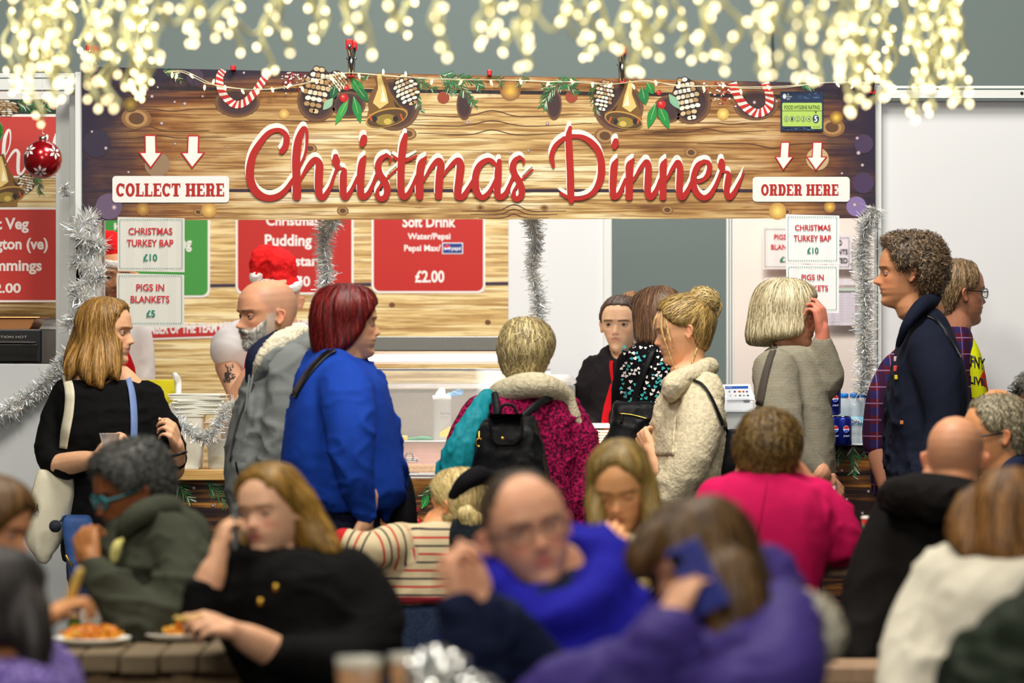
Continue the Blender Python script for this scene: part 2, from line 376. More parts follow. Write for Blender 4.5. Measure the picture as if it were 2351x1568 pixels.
# the right hand shell wall beside the stall
panel('wall_right', 2017, 232, 2620, 1834, DB + .05, M_white)
panel('trim_6', 2010, 196, 2024, 1834, DB, M_alu, .06)
q = MB(); q.pbox(2024, 197, 2620, 229, DB, .06); tag(q.build('trim_7', M_alu, bevel=.003), kind='structure')
q = MB()
for y in (203, 225): q.pbox(2026, y, 2620, y + 2, DB - .002, .01)
q.pbox(2013.5, 490, 2015.5, 870, DB - .002, .01)
tag(q.build('trim_8', M_line), kind='structure')
for x in (2032, 2346):
    q = MB(); q.lathe(W(x, 214, DB - .001), [(.0062, -.002), (.006, .001), (.003, .0035)], 12, axis=Matrix.Rotation(math.pi/2, 3, 'X')); o = q.build('rail_screw', M_black); tag(o, 'dark screw head in the white top rail, ' + ('near the banner' if x < 2100 else 'at the far end of the rail'), 'screw', 'screws in the top rail')
panel('trim_14', 128, 208, 240, 1834, DB + .16, M_alu, .03)
# left post, header and the neighbouring stall
panel('trim_9', 172, 165, 190, 1834, DB - .02, M_alu, .06)
panel('trim_10', 159, 208, 172, 1834, DB + .08, M_alu, .05)
panel('trim_11', -300, 168, 172, 208, DB + .0, M_alu, .05)
q = MB()
for y in (178, 206): q.pbox(-300, y, 172, y + 1.6, DB - .002, .01)
q.pbox(188, 165, 190, 500, DB - .022, .01)
tag(q.build('trim_12', M_line), kind='structure')
panel('wall_neighbour', -400, 208, 160, 830, DB + .5, mat('neighbour_panel', (225, 225, 225), .5))
# a column of white laminate wound with tinsel
q = MB(); q.pbox(172, 498, 226, 1834, DB - .02, .12); tag(q.build('trim_13', mat('grey_laminate', (205, 208, 210), .3), bevel=.004), kind='structure')
# white counter side of the neighbouring stall
panel('counter_side_panel', -400, 836, 190, 1834, 13.9, mat('frosted_panel', (196, 198, 198), .3), .03, None)
o = bpy.data.objects['counter_side_panel']; tag(o, 'pale grey counter front panel below the black oven of the neighbouring stall', 'panel')

# ================================================================ MAIN BANNER
R_ = (180, 26, 20); WHT = (246, 240, 232)
ban = empty('christmas_dinner_banner', W(1100, 500, DB - .03), 'wide wood-print banner reading Christmas Dinner with bells and candy canes', 'banner')
db = DB - .03
def sheet(pts, d, th, nx=30, wav=.0, seed=0):      # a thin vinyl sheet: top edge points, bottom edge points in pixels
    (ax, ay), (bx, by), (cx, cy), (ex, ey) = pts; V = []; Fc = []
    for s in (0, 1):
        for j in range(7):
            for i in range(nx + 1):
                u, v = i / nx, j / 6
                x = (ax*(1-u) + bx*u)*(1-v) + (ex*(1-u) + cx*u)*v; y = (ay*(1-u) + by*u)*(1-v) + (ey*(1-u) + cy*u)*v
                V.append(tuple(W(x, y, d + s*th + wav*math.sin(u*23 + seed)*.5)))
    n = nx + 1; m = 7*n
    for j in range(6):
        for i in range(nx):
            a = j*n + i; Fc.append((a, a+n, a+n+1, a+1)); Fc.append((m+a, m+a+1, m+a+n+1, m+a+n))
    for i in range(nx): Fc.append((i, i+1, m+i+1, m+i)); Fc.append((6*n+i, m+6*n+i, m+6*n+i+1, 6*n+i+1))
    for j in range(6): Fc.append((j*n, m+j*n, m+(j+1)*n, (j+1)*n)); Fc.append((j*n+nx, (j+1)*n+nx, m+(j+1)*n+nx, m+j*n+nx))
    return V, Fc
V, Fc = sheet(((187, 153), (2009, 193), (2010, 501), (190, 506)), db, .004)
mesh('vinyl_sheet', V, Fc, M_banner, ban, smooth=False)
A = Art(db)
# plank seams, knots and grain arcs of the printed boards
def seam(y0, y1, col=(52, 36, 52), w=6): A.stroke([(190, y0, w), (600, y0 + (y1-y0)*.25, w), (1200, (y0+y1)/2, w), (2006, y1, w)], col, 3, False)
seam(437, 438, w=7); seam(199, 225, (38, 26, 34), 8)
rnd = random.Random(5)
for (x, y, r) in ((313, 272, 15), (712, 341, 7), (938, 307, 8), (1389, 312, 11), (1587, 350, 7), (787, 484, 6), (1103, 477, 4), (1250, 477, 4), (1532, 482, 6), (1910, 292, 13), (455, 487, 5), (1806, 486, 5)):
    A.lay = 1
    for k in range(3, 0, -1): A.ell(x, y, r*(.5+.45*k)*1.25, r*(.5+.4*k), [(96, 64, 40), (176, 134, 84), (140, 98, 58)][k-1], 18, .1); A.lay += .15
A.lay = 1.2
for (x0, x1, y, c, a) in ((930, 1330, 262, -14, 14), (900, 1360, 283, -10, 16), (960, 1300, 305, -12, 10), (700, 900, 268, 4, 0), (200, 480, 300, -16, 4), (200, 520, 315, -8, 4), (230, 560, 250, 8, 0), (560, 900, 276, 4, 3), (1560, 1800, 282, 6, 0), (1600, 1950, 330, 16, 0), (1100, 1260, 500, -14, 0), (1080, 1280, 492, -20, 0), (1060, 1300, 484, -24, 0), (200, 420, 225, 6, 0), (1480, 1760, 300, -9, 8)):
    A.stroke([(x0, y, .8), ((x0*2+x1)/3, y+a*.4, 1.8), ((x0+x1)/2, y+c*.6, 2), ((x0+2*x1)/3, y+a*.4, 1.8), (x1, y, .8)], (92, 58, 40), 5, False)
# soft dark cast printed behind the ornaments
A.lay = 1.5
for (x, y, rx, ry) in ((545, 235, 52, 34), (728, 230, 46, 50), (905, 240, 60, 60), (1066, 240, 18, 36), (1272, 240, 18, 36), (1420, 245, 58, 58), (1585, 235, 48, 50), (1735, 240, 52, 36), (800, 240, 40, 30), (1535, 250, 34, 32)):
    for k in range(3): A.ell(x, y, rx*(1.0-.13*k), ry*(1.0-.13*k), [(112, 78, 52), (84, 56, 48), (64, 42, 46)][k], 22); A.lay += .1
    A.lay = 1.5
A.build('printed_grain', ban)
def soft(A, x, y, r, c0, c1, n=6):                 # a printed out-of-focus light
    for k in range(n):
        t = k / (n - 1); A.ell(x, y, r*(1-t*.85), r*(1-t*.85), [c0[i]*(1-t) + c1[i]*t for i in range(3)], 20); A.lay += .12
A = Art(db); A.lay = 1.45
for (x, y, r, c0, c1) in ((1172, 207, 24, (150, 104, 60), (244, 200, 80)), (300, 240, 18, (100, 74, 40), (170, 140, 50)), (1660, 262, 14, (200, 160, 80), (250, 226, 130)), (1920, 270, 16, (130, 90, 40), (240, 205, 80)), (328, 480, 16, (150, 100, 50), (200, 165, 80)), (1785, 485, 20, (200, 150, 80), (250, 225, 120)), (1905, 475, 14, (160, 110, 60), (240, 205, 90)), (480, 482, 18, (190, 140, 70), (240, 205, 120)), (652, 262, 12, (200, 150, 80), (240, 214, 130)), (1018, 224, 14, (150, 70, 40), (160, 60, 50)), (1312, 222, 14, (150, 70, 40), (170, 60, 50))):
    soft(A, x, y, r, c0, c1); A.lay = 1.45
A.lay = 1.7
for (x, y, r, c) in ((250, 474, 30, (104, 84, 112)), (361, 378, 29, (150, 122, 96)), (1966, 474, 23, (134, 112, 166)), (1877, 365, 26, (196, 168, 124)), (1983, 330, 22, (70, 52, 84)), (448, 178, 20, (64, 50, 72)), (222, 330, 32, (48, 38, 60)), (1982, 420, 24, (70, 52, 86))):
    A.ell(x, y, r, r, c, 26)
A.lay = 1.75
for (x, y, r) in ((349, 221, 4), (424, 238, 4), (371, 283, 4), (243, 340, 4), (401, 234, 3), (465, 221, 3), (524, 338, 2.5), (402, 330, 3), (295, 395, 3), (211, 302, 3), (1073, 281, 4), (1257, 283, 4), (1112, 348, 3), (1170, 350, 3), (1213, 346, 3), (1968, 317, 4), (1971, 351, 5), (1980, 379, 4), (1732, 235, 4), (1783, 232, 3), (560, 167, 3), (410, 168, 3), (1933, 398, 3), (262, 476, 6), (1962, 470, 5), (362, 200, 2.5)):
    soft(A, x, y, r, (150, 125, 130), (250, 246, 250), 3); A.lay = 1.75
A.build('printed_snow', ban)
# ornaments in the print
G1, G2, G3 = (20, 84, 50), (44, 132, 76), (186, 214, 180)
def sprig(A, pts, n, ln, rr, w=1.9, snow=.45):
    P = cr([(x, y) for x, y in pts], 8)
    for k in range(n):
        t = k / n; p = P[min(len(P)-1, int(t*len(P)))]; q = P[min(len(P)-1, int(t*len(P))+1)]; a0 = math.atan2(q[1]-p[1], q[0]-p[0]) if tuple(p) != tuple(q) else 0
        for sgn in (-1, 1):
            a = a0 + sgn*rr.uniform(.35, .95); l = ln*rr.uniform(.6, 1)*(1-.45*t)
            c = rr.choice([G1, G2, G2, (60, 130, 80)] + ([G3, (214, 226, 206)] if rr.random() < snow else []))
            A.lay = 2 + rr.random()*.8; A.stroke([(p[0], p[1], w), (p[0]+l*math.cos(a), p[1]+l*math.sin(a), w*.6)], c, 1, False)
    A.lay = 2.9; A.stroke([(x, y, 2) for x, y in pts], (110, 72, 48), 4, False)
def cone(A, x, y, rx, ry, rot, rr, white=.5):
    c, s = math.cos(rot), math.sin(rot); A.lay = 3; A.ell(x, y, rx, ry, (46, 32, 30), 22, rot)
    rows = 8
    for j in range(rows):
        v = -0.9 + 1.85*j/(rows-1); n = max(2, int(5.4*math.sqrt(max(.08, 1-v*v))))
        for i in range(n):
            u = ((i+.5*(j % 2)*.9+.3)/n*2-1)*math.sqrt(max(.05, 1-v*v))*.86
            px, py = u*rx, v*ry; A.lay = 3.1+.06*j
            X, Y = x+px*c-py*s, y+px*s+py*c; wd2, hh = rx*.24, ry*.12
            A.ell(X, Y, wd2*1.05, hh*1.15, (52, 36, 30), 10, rot + u*.5); A.lay += .02
            A.ell(X, Y+hh*.1, wd2*.86, hh*.85, rr.choice([(236, 226, 204), (214, 190, 150), (240, 236, 226), (176, 140, 96)]), 10, rot + u*.5)
def leaf(A, x0, y0, x1, y1, w, c=(30, 140, 60)):
    A.stroke([(x0, y0, 2), ((x0*2+x1)/3, (y0*2+y1)/3, w*.9), ((x0+x1)/2, (y0+y1)/2, w), ((x0+3*x1)/4, (y0+3*y1)/4, w*.7), (x1, y1, 1)], c, 5, False); A.lay += .05
    A.stroke([(x0, y0, 1.2), (x1, y1, .6)], (170, 210, 150), 1, False); A.lay += .05
def berry(A, x, y, r):
    A.ell(x, y, r, r, (190, 24, 26), 18); A.lay += .05; A.ell(x-r*.2, y-r*.25, r*.45, r*.4, (230, 70, 60), 12); A.lay += .05; A.ell(x-r*.3, y-r*.4, r*.14, r*.12, (255, 230, 220), 8); A.lay += .05
def bell(A, x, y, s, m=1):                          # x, y centre of the mouth; m mirrors it
    f = lambda a, b: (x + m*a*s, y + b*s); A.lay = 3.3
    A.poly([f(-44, 0), f(-36, -34), (x+m*-20*s, y-70*s), (x+m*-26*s, y-98*s), (x+m*-6*s, y-106*s), f(10, -60), f(30, -30), f(50, -18), f(50, -6)], (120, 84, 34)); A.lay += .05
    A.poly([f(-30, -34), f(-18, -66), f(-20, -96), f(-12, -100), f(0, -62), f(6, -34), f(-14, -20)], (226, 196, 120)); A.lay += .05
    A.poly([f(-12, -36), f(-8, -64), f(-13, -92), f(-5, -60), f(2, -36)], (252, 240, 200)); A.lay += .05
    A.poly([f(16, -40), f(26, -30), f(40, -16), f(26, -18)], (60, 40, 26)); A.lay += .05
    A.ell(x+m*2*s, y, 49*s, 21*s, (196, 150, 74), 30, -.22*m); A.lay += .05; A.ell(x+m*2*s, y+1*s, 46*s, 18.5*s, (88, 62, 34), 30, -.22*m); A.lay += .05
    A.ell(x+m*0*s, y+5*s, 24*s, 13*s, (150, 126, 52), 20, -.1*m); A.lay += .05; A.ell(x+m*4*s, y+9*s, 9*s, 7*s, (206, 182, 90), 14); A.lay += .05
    for q in (-26, 22): A.ell(x+m*q*s, y+3*s, 7*s, 8*s, (40, 28, 32), 5); A.lay += .02
    for q in (-36, 36): A.stroke([f(q-2, -8 if q > 0 else 2), f(q+4, 8)] and [(x+m*(q-3)*s, y-9*s, 3*s), (x+m*(q+4)*s, y+8*s, 3.4*s)], (214, 92, 40), 1, False)
def cane(A, pts, w, n):
    P = cr(pts, 14); A.lay = 3.1; A.stroke([(p[0], p[1], w) for p in pts], (244, 236, 224), 14, False)
    T = np.gradient(P, axis=0); T /= np.linalg.norm(T, axis=1)[:, None]; N2 = np.stack([-T[:, 1], T[:, 0]], 1); L = len(P); A.lay = 4.9
    k = 0
    while k < L - 6:
        a, b = k, k + 3; sk = 3
        q = [tuple(P[a] + N2[a]*w/2), tuple(P[b] + N2[b]*w/2), tuple(P[min(L-1, b+sk)] - N2[min(L-1, b+sk)]*w/2), tuple(P[a+sk] - N2[a+sk]*w/2)]
        A.raw(q, [(0, 1, 2, 3)], (200, 36, 36)); k += 6
rr = random.Random(3)
A = Art(db); cane(A, [(512, 160), (504, 180), (510, 212), (535, 238), (560, 236), (585, 212), (603, 186), (616, 162)], 17, 9); A.build('printed_candy_cane', ban)
A = Art(db); cane(A, [(1682, 190), (1690, 214), (1712, 246), (1740, 260), (1764, 246), (1766, 216), (1756, 190)], 19, 9); A.build('printed_candy_cane', ban)
A = Art(db); cone(A, 727, 205, 33, 52, .18, rr); A.build('printed_pine_cone', ban)
A = Art(db); cone(A, 775, 186, 26, 22, .9, rr); A.build('printed_pine_cone', ban)
A = Art(db); cone(A, 933, 205, 30, 36, -.4, rr); A.build('printed_pine_cone', ban)
A = Art(db); cone(A, 1387, 218, 24, 34, .2, rr); A.build('printed_pine_cone', ban)
A = Art(db); cone(A, 1577, 225, 31, 48, -.2, rr); A.build('printed_pine_cone', ban)
A = Art(db); bell(A, 886, 270, 1.0); A.build('printed_bell', ban)
A = Art(db); bell(A, 1434, 276, .92, -1); A.build('printed_bell', ban)
A = Art(db)
for pts, n, ln in (([(375, 162), (400, 172), (418, 190)], 12, 20), ([(975, 178), (955, 210), (962, 250)], 14, 22), ([(1010, 172), (1050, 190), (1088, 240)], 44, 30), ([(1050, 175), (1090, 188), (1102, 200)], 26, 26), ([(1040, 174), (1030, 200), (1040, 214)], 20, 24), ([(850, 170), (840, 176), (830, 182)], 8, 14), ([(955, 180), (958, 220), (968, 256)], 18, 18), ([(1130, 178), (1150, 184), (1150, 200)], 8, 16), ([(1215, 180), (1195, 186), (1190, 200)], 8, 16), ([(1310, 184), (1268, 205), (1246, 246)], 44, 30), ([(1330, 186), (1300, 192), (1245, 200)], 26, 26), ([(1290, 184), (1310, 200), (1322, 214)], 20, 22), ([(1365, 190), (1362, 225), (1370, 262)], 14, 22), ([(1835, 190), (1852, 196), (1868, 204)], 14, 20), ([(955, 180), (985, 200), (1000, 206)], 10, 20)):
    sprig(A, pts, n, ln, rr)
A.build('printed_fir_sprigs', ban)
A = Art(db); A.lay = 3.4
for l in ((806, 178, 838, 222, 22), (820, 200, 846, 234, 20, (24, 110, 56)), (812, 222, 828, 282, 20), (800, 226, 770, 286, 18, (60, 160, 70)), (770, 196, 762, 230, 18, (20, 90, 60)), (764, 226, 742, 252, 18, (150, 190, 160)),
          (1474, 200, 1482, 240, 24, (24, 120, 60)), (1505, 238, 1488, 294, 20), (1512, 240, 1536, 296, 22), (1536, 216, 1560, 250, 18, (130, 180, 150)), (1486, 190, 1500, 216, 20)):
    leaf(A, *l)
for b in ((796, 202, 6), (790, 225, 10), (1513, 213, 6), (1519, 240, 10)): berry(A, *b)
for i in range(170):
    x, y = (rr.gauss(672, 18), rr.gauss(183, 14)) if i % 2 else (rr.gauss(1650, 20), rr.gauss(208, 16))
    if y > 166 + (x > 1000)*22: A.lay = 3.2 + rr.random(); A.ell(x, y, rr.uniform(1, 3.4), rr.uniform(1, 3), rr.choice([(170, 30, 36), (230, 214, 214), (120, 24, 40), (250, 240, 240)]), 7)
A.build('printed_holly', ban)
# lettering: hand-drawn script strokes, white drop lettering below the red
S1 = dict(o=(540, 260), k=360/2351); S2 = dict(o=(880, 260), k=360/2351); S3 = dict(o=(1220, 260), k=260/1699); S4 = dict(o=(1380, 260), k=360/2351)
LET = [
 (S1, [[(700,570,85),(755,490,95),(770,370,92),(720,285,78),(630,252,68),(500,300,78),(370,450,92),(270,620,105),(225,820,120),(230,1000,122),(290,1150,122),(400,1245,112),(520,1272,98),(650,1240,92),(760,1150,80),(870,990,60)],
       [(925,1245,130),(922,1000,122),(915,700,122),(940,450,118),(985,300,95),(1035,225,70),(1072,290,50),(1072,480,42),(1040,640,40),(970,800,34)],
       [(955,1040,36),(1050,870,60),(1130,755,84),(1205,700,96),(1262,770,112),(1258,900,120),(1252,1150,115),(1275,1250,100),(1340,1245,85),(1425,1110,58),(1480,950,45),(1520,840,45)],
       [(1508,650,85),(1512,730,122),(1535,820,62),(1600,830,45),(1635,860,75),(1622,950,105),(1622,1200,102),(1660,1258,92),(1740,1160,60),(1835,960,50)],
       [(1945,650,45),(1910,730,108),(1885,900,115),(1880,1150,105),(1905,1250,102),(1990,1215,80),(2060,1080,58),(2120,920,48)],
       [(1932,365,95),(1922,415,112),(1905,465,85)],
       [(2320,735,32),(2325,670,42),(2265,638,58),(2180,690,82),(2142,800,100),(2170,920,100),(2240,1030,110),(2282,1150,100),(2255,1250,92),(2180,1285,80),(2130,1230,72),(2150,1130,48),(2230,1040,36),(2300,960,34)]]),
 (S2, [[(335,325,65),(300,480,110),(275,700,110),(265,950,106),(270,1180,106),(310,1252,96),(380,1210,80),(440,1090,58),(500,940,46)],
       [(165,662,50),(240,702,52),(350,708,52),(430,675,42),(495,640,32)], [(30,1000,32),(120,910,34),(215,830,34)],
       [(635,665,45),(578,750,115),(552,900,118),(545,1100,120),(545,1245,116)],
       [(610,1010,28),(690,860,56),(770,755,80),(835,712,94),(865,790,112),(850,900,115),(835,1100,115),(828,1245,108)],
       [(900,940,28),(990,815,56),(1080,725,78),(1135,712,94),(1160,800,120),(1145,950,116),(1120,1150,112),(1125,1248,104),(1200,1245,90),(1280,1125,66),(1345,1000,44)],
       [(1690,785,55),(1630,722,74),(1560,702,70),(1460,765,90),(1398,880,102),(1380,1030,106),(1400,1180,108),(1470,1262,86),(1545,1235,80),(1615,1140,58),(1690,980,46)],
       [(1740,715,68),(1725,850,105),(1720,1000,105),(1710,1190,100),(1745,1258,92),(1830,1215,84),(1890,1090,58),(1945,950,46)],
       [(2105,755,32),(2102,700,42),(2045,668,58),(1980,705,80),(1945,800,100),(1970,920,100),(2040,1030,102),(2078,1150,100),(2065,1240,90),(2000,1290,80),(1955,1240,74),(1970,1150,48),(2030,1060,38),(2110,965,36),(2235,848,34)]]),
 (S3, [[(582,215,55),(560,350,95),(570,600,105),(585,900,105),(590,1150,108),(598,1312,92)],
       [(330,795,50),(305,650,78),(350,510,74),(430,420,64),(520,372,60),(640,348,64),(770,362,76),(900,440,92),(1008,580,102),(1052,780,110),(1038,980,108),(960,1150,86),(850,1240,66),(720,1280,58),(560,1265,58),(435,1198,45)]]),
 (S4, [[(222,415,85),(214,455,104),(200,510,72)], [(238,695,45),(200,785,104),(185,950,105),(178,1150,96),(195,1252,96),(280,1200,76),(365,990,46)],
       [(482,695,48),(430,785,115),(425,950,110),(420,1255,112)],
       [(490,1010,28),(570,860,56),(640,765,72),(688,735,90),(712,830,100),(705,1000,105),(700,1190,100),(745,1258,92),(830,1155,72),(885,990,46)],
       [(968,700,45),(935,785,108),(930,950,105),(928,1258,104)],
       [(980,1010,28),(1050,870,56),(1110,780,72),(1155,740,88),(1184,830,96),(1180,1000,102),(1178,1190,100),(1222,1262,90),(1310,1140,68),(1375,980,46)],
       [(1430,1036,34),(1500,1020,50),(1590,940,76),(1628,820,80),(1605,745,75),(1545,728,62),(1460,775,84),(1402,900,90),(1386,1050,95),(1430,1190,95),(1530,1268,86),(1630,1228,80),(1720,1080,58),(1800,870,42)],
       [(1808,720,85),(1808,795,112),(1830,870,50),(1905,888,48),(1912,950,88),(1890,1100,92),(1885,1190,86),(1925,1262,86),(2000,1185,72),(2070,1050,54),(2145,875,12)]])]
for nm, dx, dy, colr, lay in (('white_drop_lettering', -2.0, -10.5, WHT, 5), ('red_lettering', 0, 0, R_, 8.2)):
    A = Art(db); i = 0
    for S, st in LET:
        for s in st:
            A.lay = lay + (i % 8)*.28; i += 1
            A.stroke([(S['o'][0]+x*S['k'], S['o'][1]+y*S['k'], w*S['k']) for x, y, w in s], colr, 7, True, dx, dy) if False else A.stroke([(S['o'][0]+x*S['k']+dx, S['o'][1]+y*S['k']+dy, w*S['k']*(1.04 if lay == 5 else 1)) for x, y, w in s], colr, 7)
    A.build(nm, ban)
# slab lettering built from strokes
def slab(A, word, x0, y0, x1, y1, col):
    GL = {'C': 1.0, 'O': 1.05, 'L': .92, 'E': .95, 'T': 1.0, 'H': 1.15, 'R': 1.1, 'D': 1.05, ' ': .45}
    tot = sum(GL[c] for c in word); u = (x1 - x0) / tot; x = x0; h = y1 - y0; w = .30; n = 0
    for ch in word:
        g = GL[ch]*u*.96; X = lambda a: x + a*g; Y = lambda b: y0 + b*h; T = .15*h
        def R(a, b, c, d): A.lay += .07; A.rect(X(a), Y(b), X(c), Y(d), col)
        def arc(cx, cy, rx, ry, a0, a1, wd2):
            A.lay += .09; P = [(X(cx) + rx*g*math.cos(math.radians(t)), Y(cy) + ry*h*math.sin(math.radians(t)), wd2) for t in np.linspace(a0, a1, 12)]; A.stroke(P, col, 2, False)
        lw = w*g; A.lay = 5.8
        if ch in 'LETHRD':
            if ch == 'T': R(.32, .0, .68, 1); R(.2, .86, .8, 1); R(.02, 0, .98, .15); R(.02, 0, .14, .32); R(.86, 0, .98, .32)
            elif ch == 'H': R(.1, 0, .4, 1); R(.62, 0, .92, 1); R(.4, .43, .62, .57); R(.02, 0, .48, .13); R(.02, .87, .48, 1); R(.54, 0, 1, .13); R(.54, .87, 1, 1)
            else:
                R(.12, 0, .46, 1); R(.02, 0, .54, .13); R(.02, .87, .54, 1)
                if ch == 'L': R(.46, .87, .98, 1); R(.86, .62, .98, 1)
                if ch == 'E': R(.46, .87, .98, 1); R(.86, .66, .98, 1); R(.46, 0, .95, .13); R(.83, 0, .95, .32); R(.46, .43, .72, .57)
                if ch == 'R': R(.4, 0, .62, .14); R(.4, .44, .62, .58); arc(.6, .29, .18, .22, -90, 90, .26*g); R(.56, .52, .84, .92); R(.6, .87, 1, 1)
                if ch == 'D': R(.4, 0, .56, .14); R(.4, .86, .56, 1); arc(.54, .5, .28, .42, -90, 90, .30*g)
        elif ch == 'O': arc(.5, .5, .34, .42, 0, 360, .28*g)
        elif ch == 'C': arc(.52, .5, .35, .42, 40, 320, .28*g); R(.8, .04, .94, .4)
        x += GL[ch]*u
def arrow(A, cx, y0, y1, w, skew=0):
    for k, (c, g) in enumerate((((190, 36, 34), 0), (WHT, 3.2))):
        h = y1 - y0; f = lambda a, b: (cx + a*w/2 + skew*(1-b), y0 + b*h)
        pts = [(-.46, 0), (.46, 0), (.5, .5), (1, .5), (0, 1), (-1, .5), (-.46, .5)] if k == 0 else [(-.36, .045), (.36, .045), (.38, .54), (.8, .54), (0, .93), (-.8, .54), (-.36, .54)]
        A.poly([f(a, b) for a, b in pts], c); A.lay += .4
for cx, y0, y1, w, sk in ((346, 309, 388, 58, -1), (441, 310, 388, 58, 3), (1798, 325, 392, 45, 5), (1873, 325, 393, 50, 4)):
    A = Art(db); A.lay = 5; arrow(A, cx, y0, y1, w, sk); A.build('printed_arrow', ban)
for word, bx, tx in (('COLLECT HERE', (258, 404, 526, 465), (266, 421, 516, 451)), ('ORDER HERE', (1728, 406, 1951, 463), (1747, 423, 1926, 449))):
    A = Art(db); A.lay = 5; A.rect(*bx, (242, 238, 234), 8); A.lay = 5.8; slab(A, word, *tx, (178, 34, 28)); A.build('printed_instruction_box', ban)

# ---- food hygiene rating sticker
st = empty('hygiene_rating_sticker', W(1841, 300, db - .006), 'blue and green food hygiene rating sticker at the banner top corner', 'sticker')
A = Art(db - .005); A.rect(1792, 210, 1890, 301, (24, 44, 78)); A.lay = 1.5; A.rect(1796, 236, 1887, 290, (176, 208, 96), 3)
for i in range(30): A.lay = 1.3; A.ell(rnd.uniform(1797, 1885), rnd.choice([rnd.uniform(214, 230), rnd.uniform(293, 299)]), rnd.uniform(2, 9), rnd.uniform(.6, 2), rnd.choice([(50, 80, 124), (70, 100, 140), (16, 30, 60)]), 8)
A.lay = 2.2; A.text('FOOD HYGIENE RATING', 1801, 242, 1882, 251, (24, 40, 44), .01); A.rect(1796, 254, 1887, 255, (24, 60, 50))
for i, (ch, x) in enumerate((('0', 1805.5), ('1', 1818.5), ('2', 1831.5), ('3', 1844), ('4', 1857))):
    A.lay = 2; A.ell(x, 273, 5.4, 7, (28, 60, 90), 18); A.lay = 2.3; A.ell(x, 273, 4.4, 6, (190, 216, 120), 18); A.lay = 2.6; A.text(ch, x-2.2, 269, x+2.2, 277, (28, 60, 90), .01)
A.lay = 2; A.ell(1873, 273, 7.4, 10, (16, 56, 96), 22); A.lay = 2.5; A.text('5', 1869.5, 266, 1876.5, 280, (250, 250, 250), .03); A.poly([(1870, 256), (1876, 256), (1873, 260)], (24, 60, 50))
A.lay = 2; A.rect(1862, 288, 1887, 296, (176, 208, 96), 2); A.lay = 2.4; A.text('VERY GOOD', 1866, 290, 1883, 293, (40, 70, 50), .0); A.text('FOOD\nSTANDARDS\nAGENCY', 1806, 215, 1818, 229, (220, 230, 240), .0); A.ell(1801, 221, 4, 6, (220, 230, 240), 14)
A.build('printed_rating', st)
q = MB(); q.pbox(1792, 210, 1890, 301, db - .0048, .004); q.build('backing', mat('sticker_backing', (30, 50, 84), .3), st)

# ---- paper price signs
RED2, GRN = (200, 42, 52), (14, 128, 100)
def paper(name, label, pts, d, lines, tilt=0, colr=(218, 216, 208), border=(60, 140, 130), bcol=True):  # default grey has the left signs' shade put into the paper colour
    (x0, y0, x1, y1) = pts; c = W((x0+x1)/2, y1, d); e = empty(name, c, label, 'sign', None)
    V, Fc = sheet(((x0, y0), (x1, y0 + tilt), (x1, y1 + tilt), (x0, y1)), d, .0012, 8, .003, x0); mesh('paper', V, Fc, mat('paper_%d_%d_%d' % colr, colr, .6), e, smooth=False)
    A = Art(d - .003); A.lay = 1
    if border: A.dash(x0+5, y0+6, x1-6, y1-6, border, 1.3, 5)
    for t, a, b, c2, d2, cc in lines: A.lay = 1.5; A.text(t, a, b, c2, d2, cc, .018)
    A.build('printed_text', e); return e
g = 'paper price signs hanging from the banner'
paper('price_sign', 'white paper sign reading Christmas turkey bap, below COLLECT HERE', (270, 498, 424, 622), DB - .07, [('CHRISTMAS', 295, 523, 396, 539, RED2), ('TURKEY BAP', 291, 550, 398, 566, RED2), ('£10', 329, 583, 361, 599, GRN)], 3)
paper('price_sign', 'white paper sign reading pigs in blankets, above the long-haired woman in black', (268, 627, 423, 748), DB - .07, [('PIGS IN', 313, 652, 377, 668, RED2), ('BLANKETS', 300, 679, 389, 695, RED2), ('£5', 336, 712, 356, 728, GRN)], 4)
paper('price_sign', 'white paper sign reading Christmas turkey bap, below ORDER HERE', (1804, 492, 1927, 604), DB - .07, [('CHRISTMAS', 1825, 516, 1907, 529, RED2), ('TURKEY BAP', 1822, 540, 1908, 554, RED2), ('£10', 1853, 568, 1879, 582, GRN)], 3, (248, 248, 248))
paper('price_sign', 'white paper sign reading pigs in blankets, behind the blonde bob haircut', (1805, 607, 1926, 717), DB - .07, [('PIGS IN', 1840, 630, 1891, 643, RED2), ('BLANKETS', 1828, 655, 1901, 668, RED2), ('£5', 1857, 683, 1875, 696, GRN)], 2, (248, 248, 248))
paper('wall_notice', 'pinkish notice reading pigs in blankets on the stall side wall', (1751, 520, 1850, 618), 15.85, [('PIGS IN', 1777, 538, 1824, 550, RED2), ('BLANKETS', 1770, 561, 1840, 573, RED2), ('£5', 1790, 589, 1812, 602, GRN)], 0, (236, 222, 220))
paper('wall_notice', 'small notice with black capitals ending in ENTS and PTED on the wall', (1890, 540, 1955, 618), 15.85, [('CARD', 1900, 551, 1933, 563, (30, 30, 30)), ('PAYMENTS', 1884, 572, 1946, 584, (30, 30, 30)), ('ACCEPTED', 1878, 592, 1946, 604, (30, 30, 30))], 0, (228, 218, 226), (40, 40, 50))
paper('wall_notice', 'blank-looking dashed notice half hidden by the blonde bob haircut', (1756, 638, 1850, 740), 15.85, [], 0, (236, 224, 220))
e = paper('wall_chart', 'lilac wall chart with a fine grid beside the silver tinsel', (1890, 640, 1964, 747), 15.85, [], 0, (226, 216, 226), None)
A = Art(15.84); A.rect(1893, 662, 1963, 667, (196, 216, 196))
for k in range(9): A.ell(1925 + k*4.6, 657, 1.8, 2.6, rnd.choice([(120, 90, 50), (60, 60, 50), (170, 120, 60)]), 8)
for k in range(14): A.rect(1893 + k*5.2, 670, 1893.4 + k*5.2, 735, (190, 180, 200))
for k in range(11): A.rect(1893, 672 + k*6, 1963, 672.5 + k*6, (190, 180, 200))
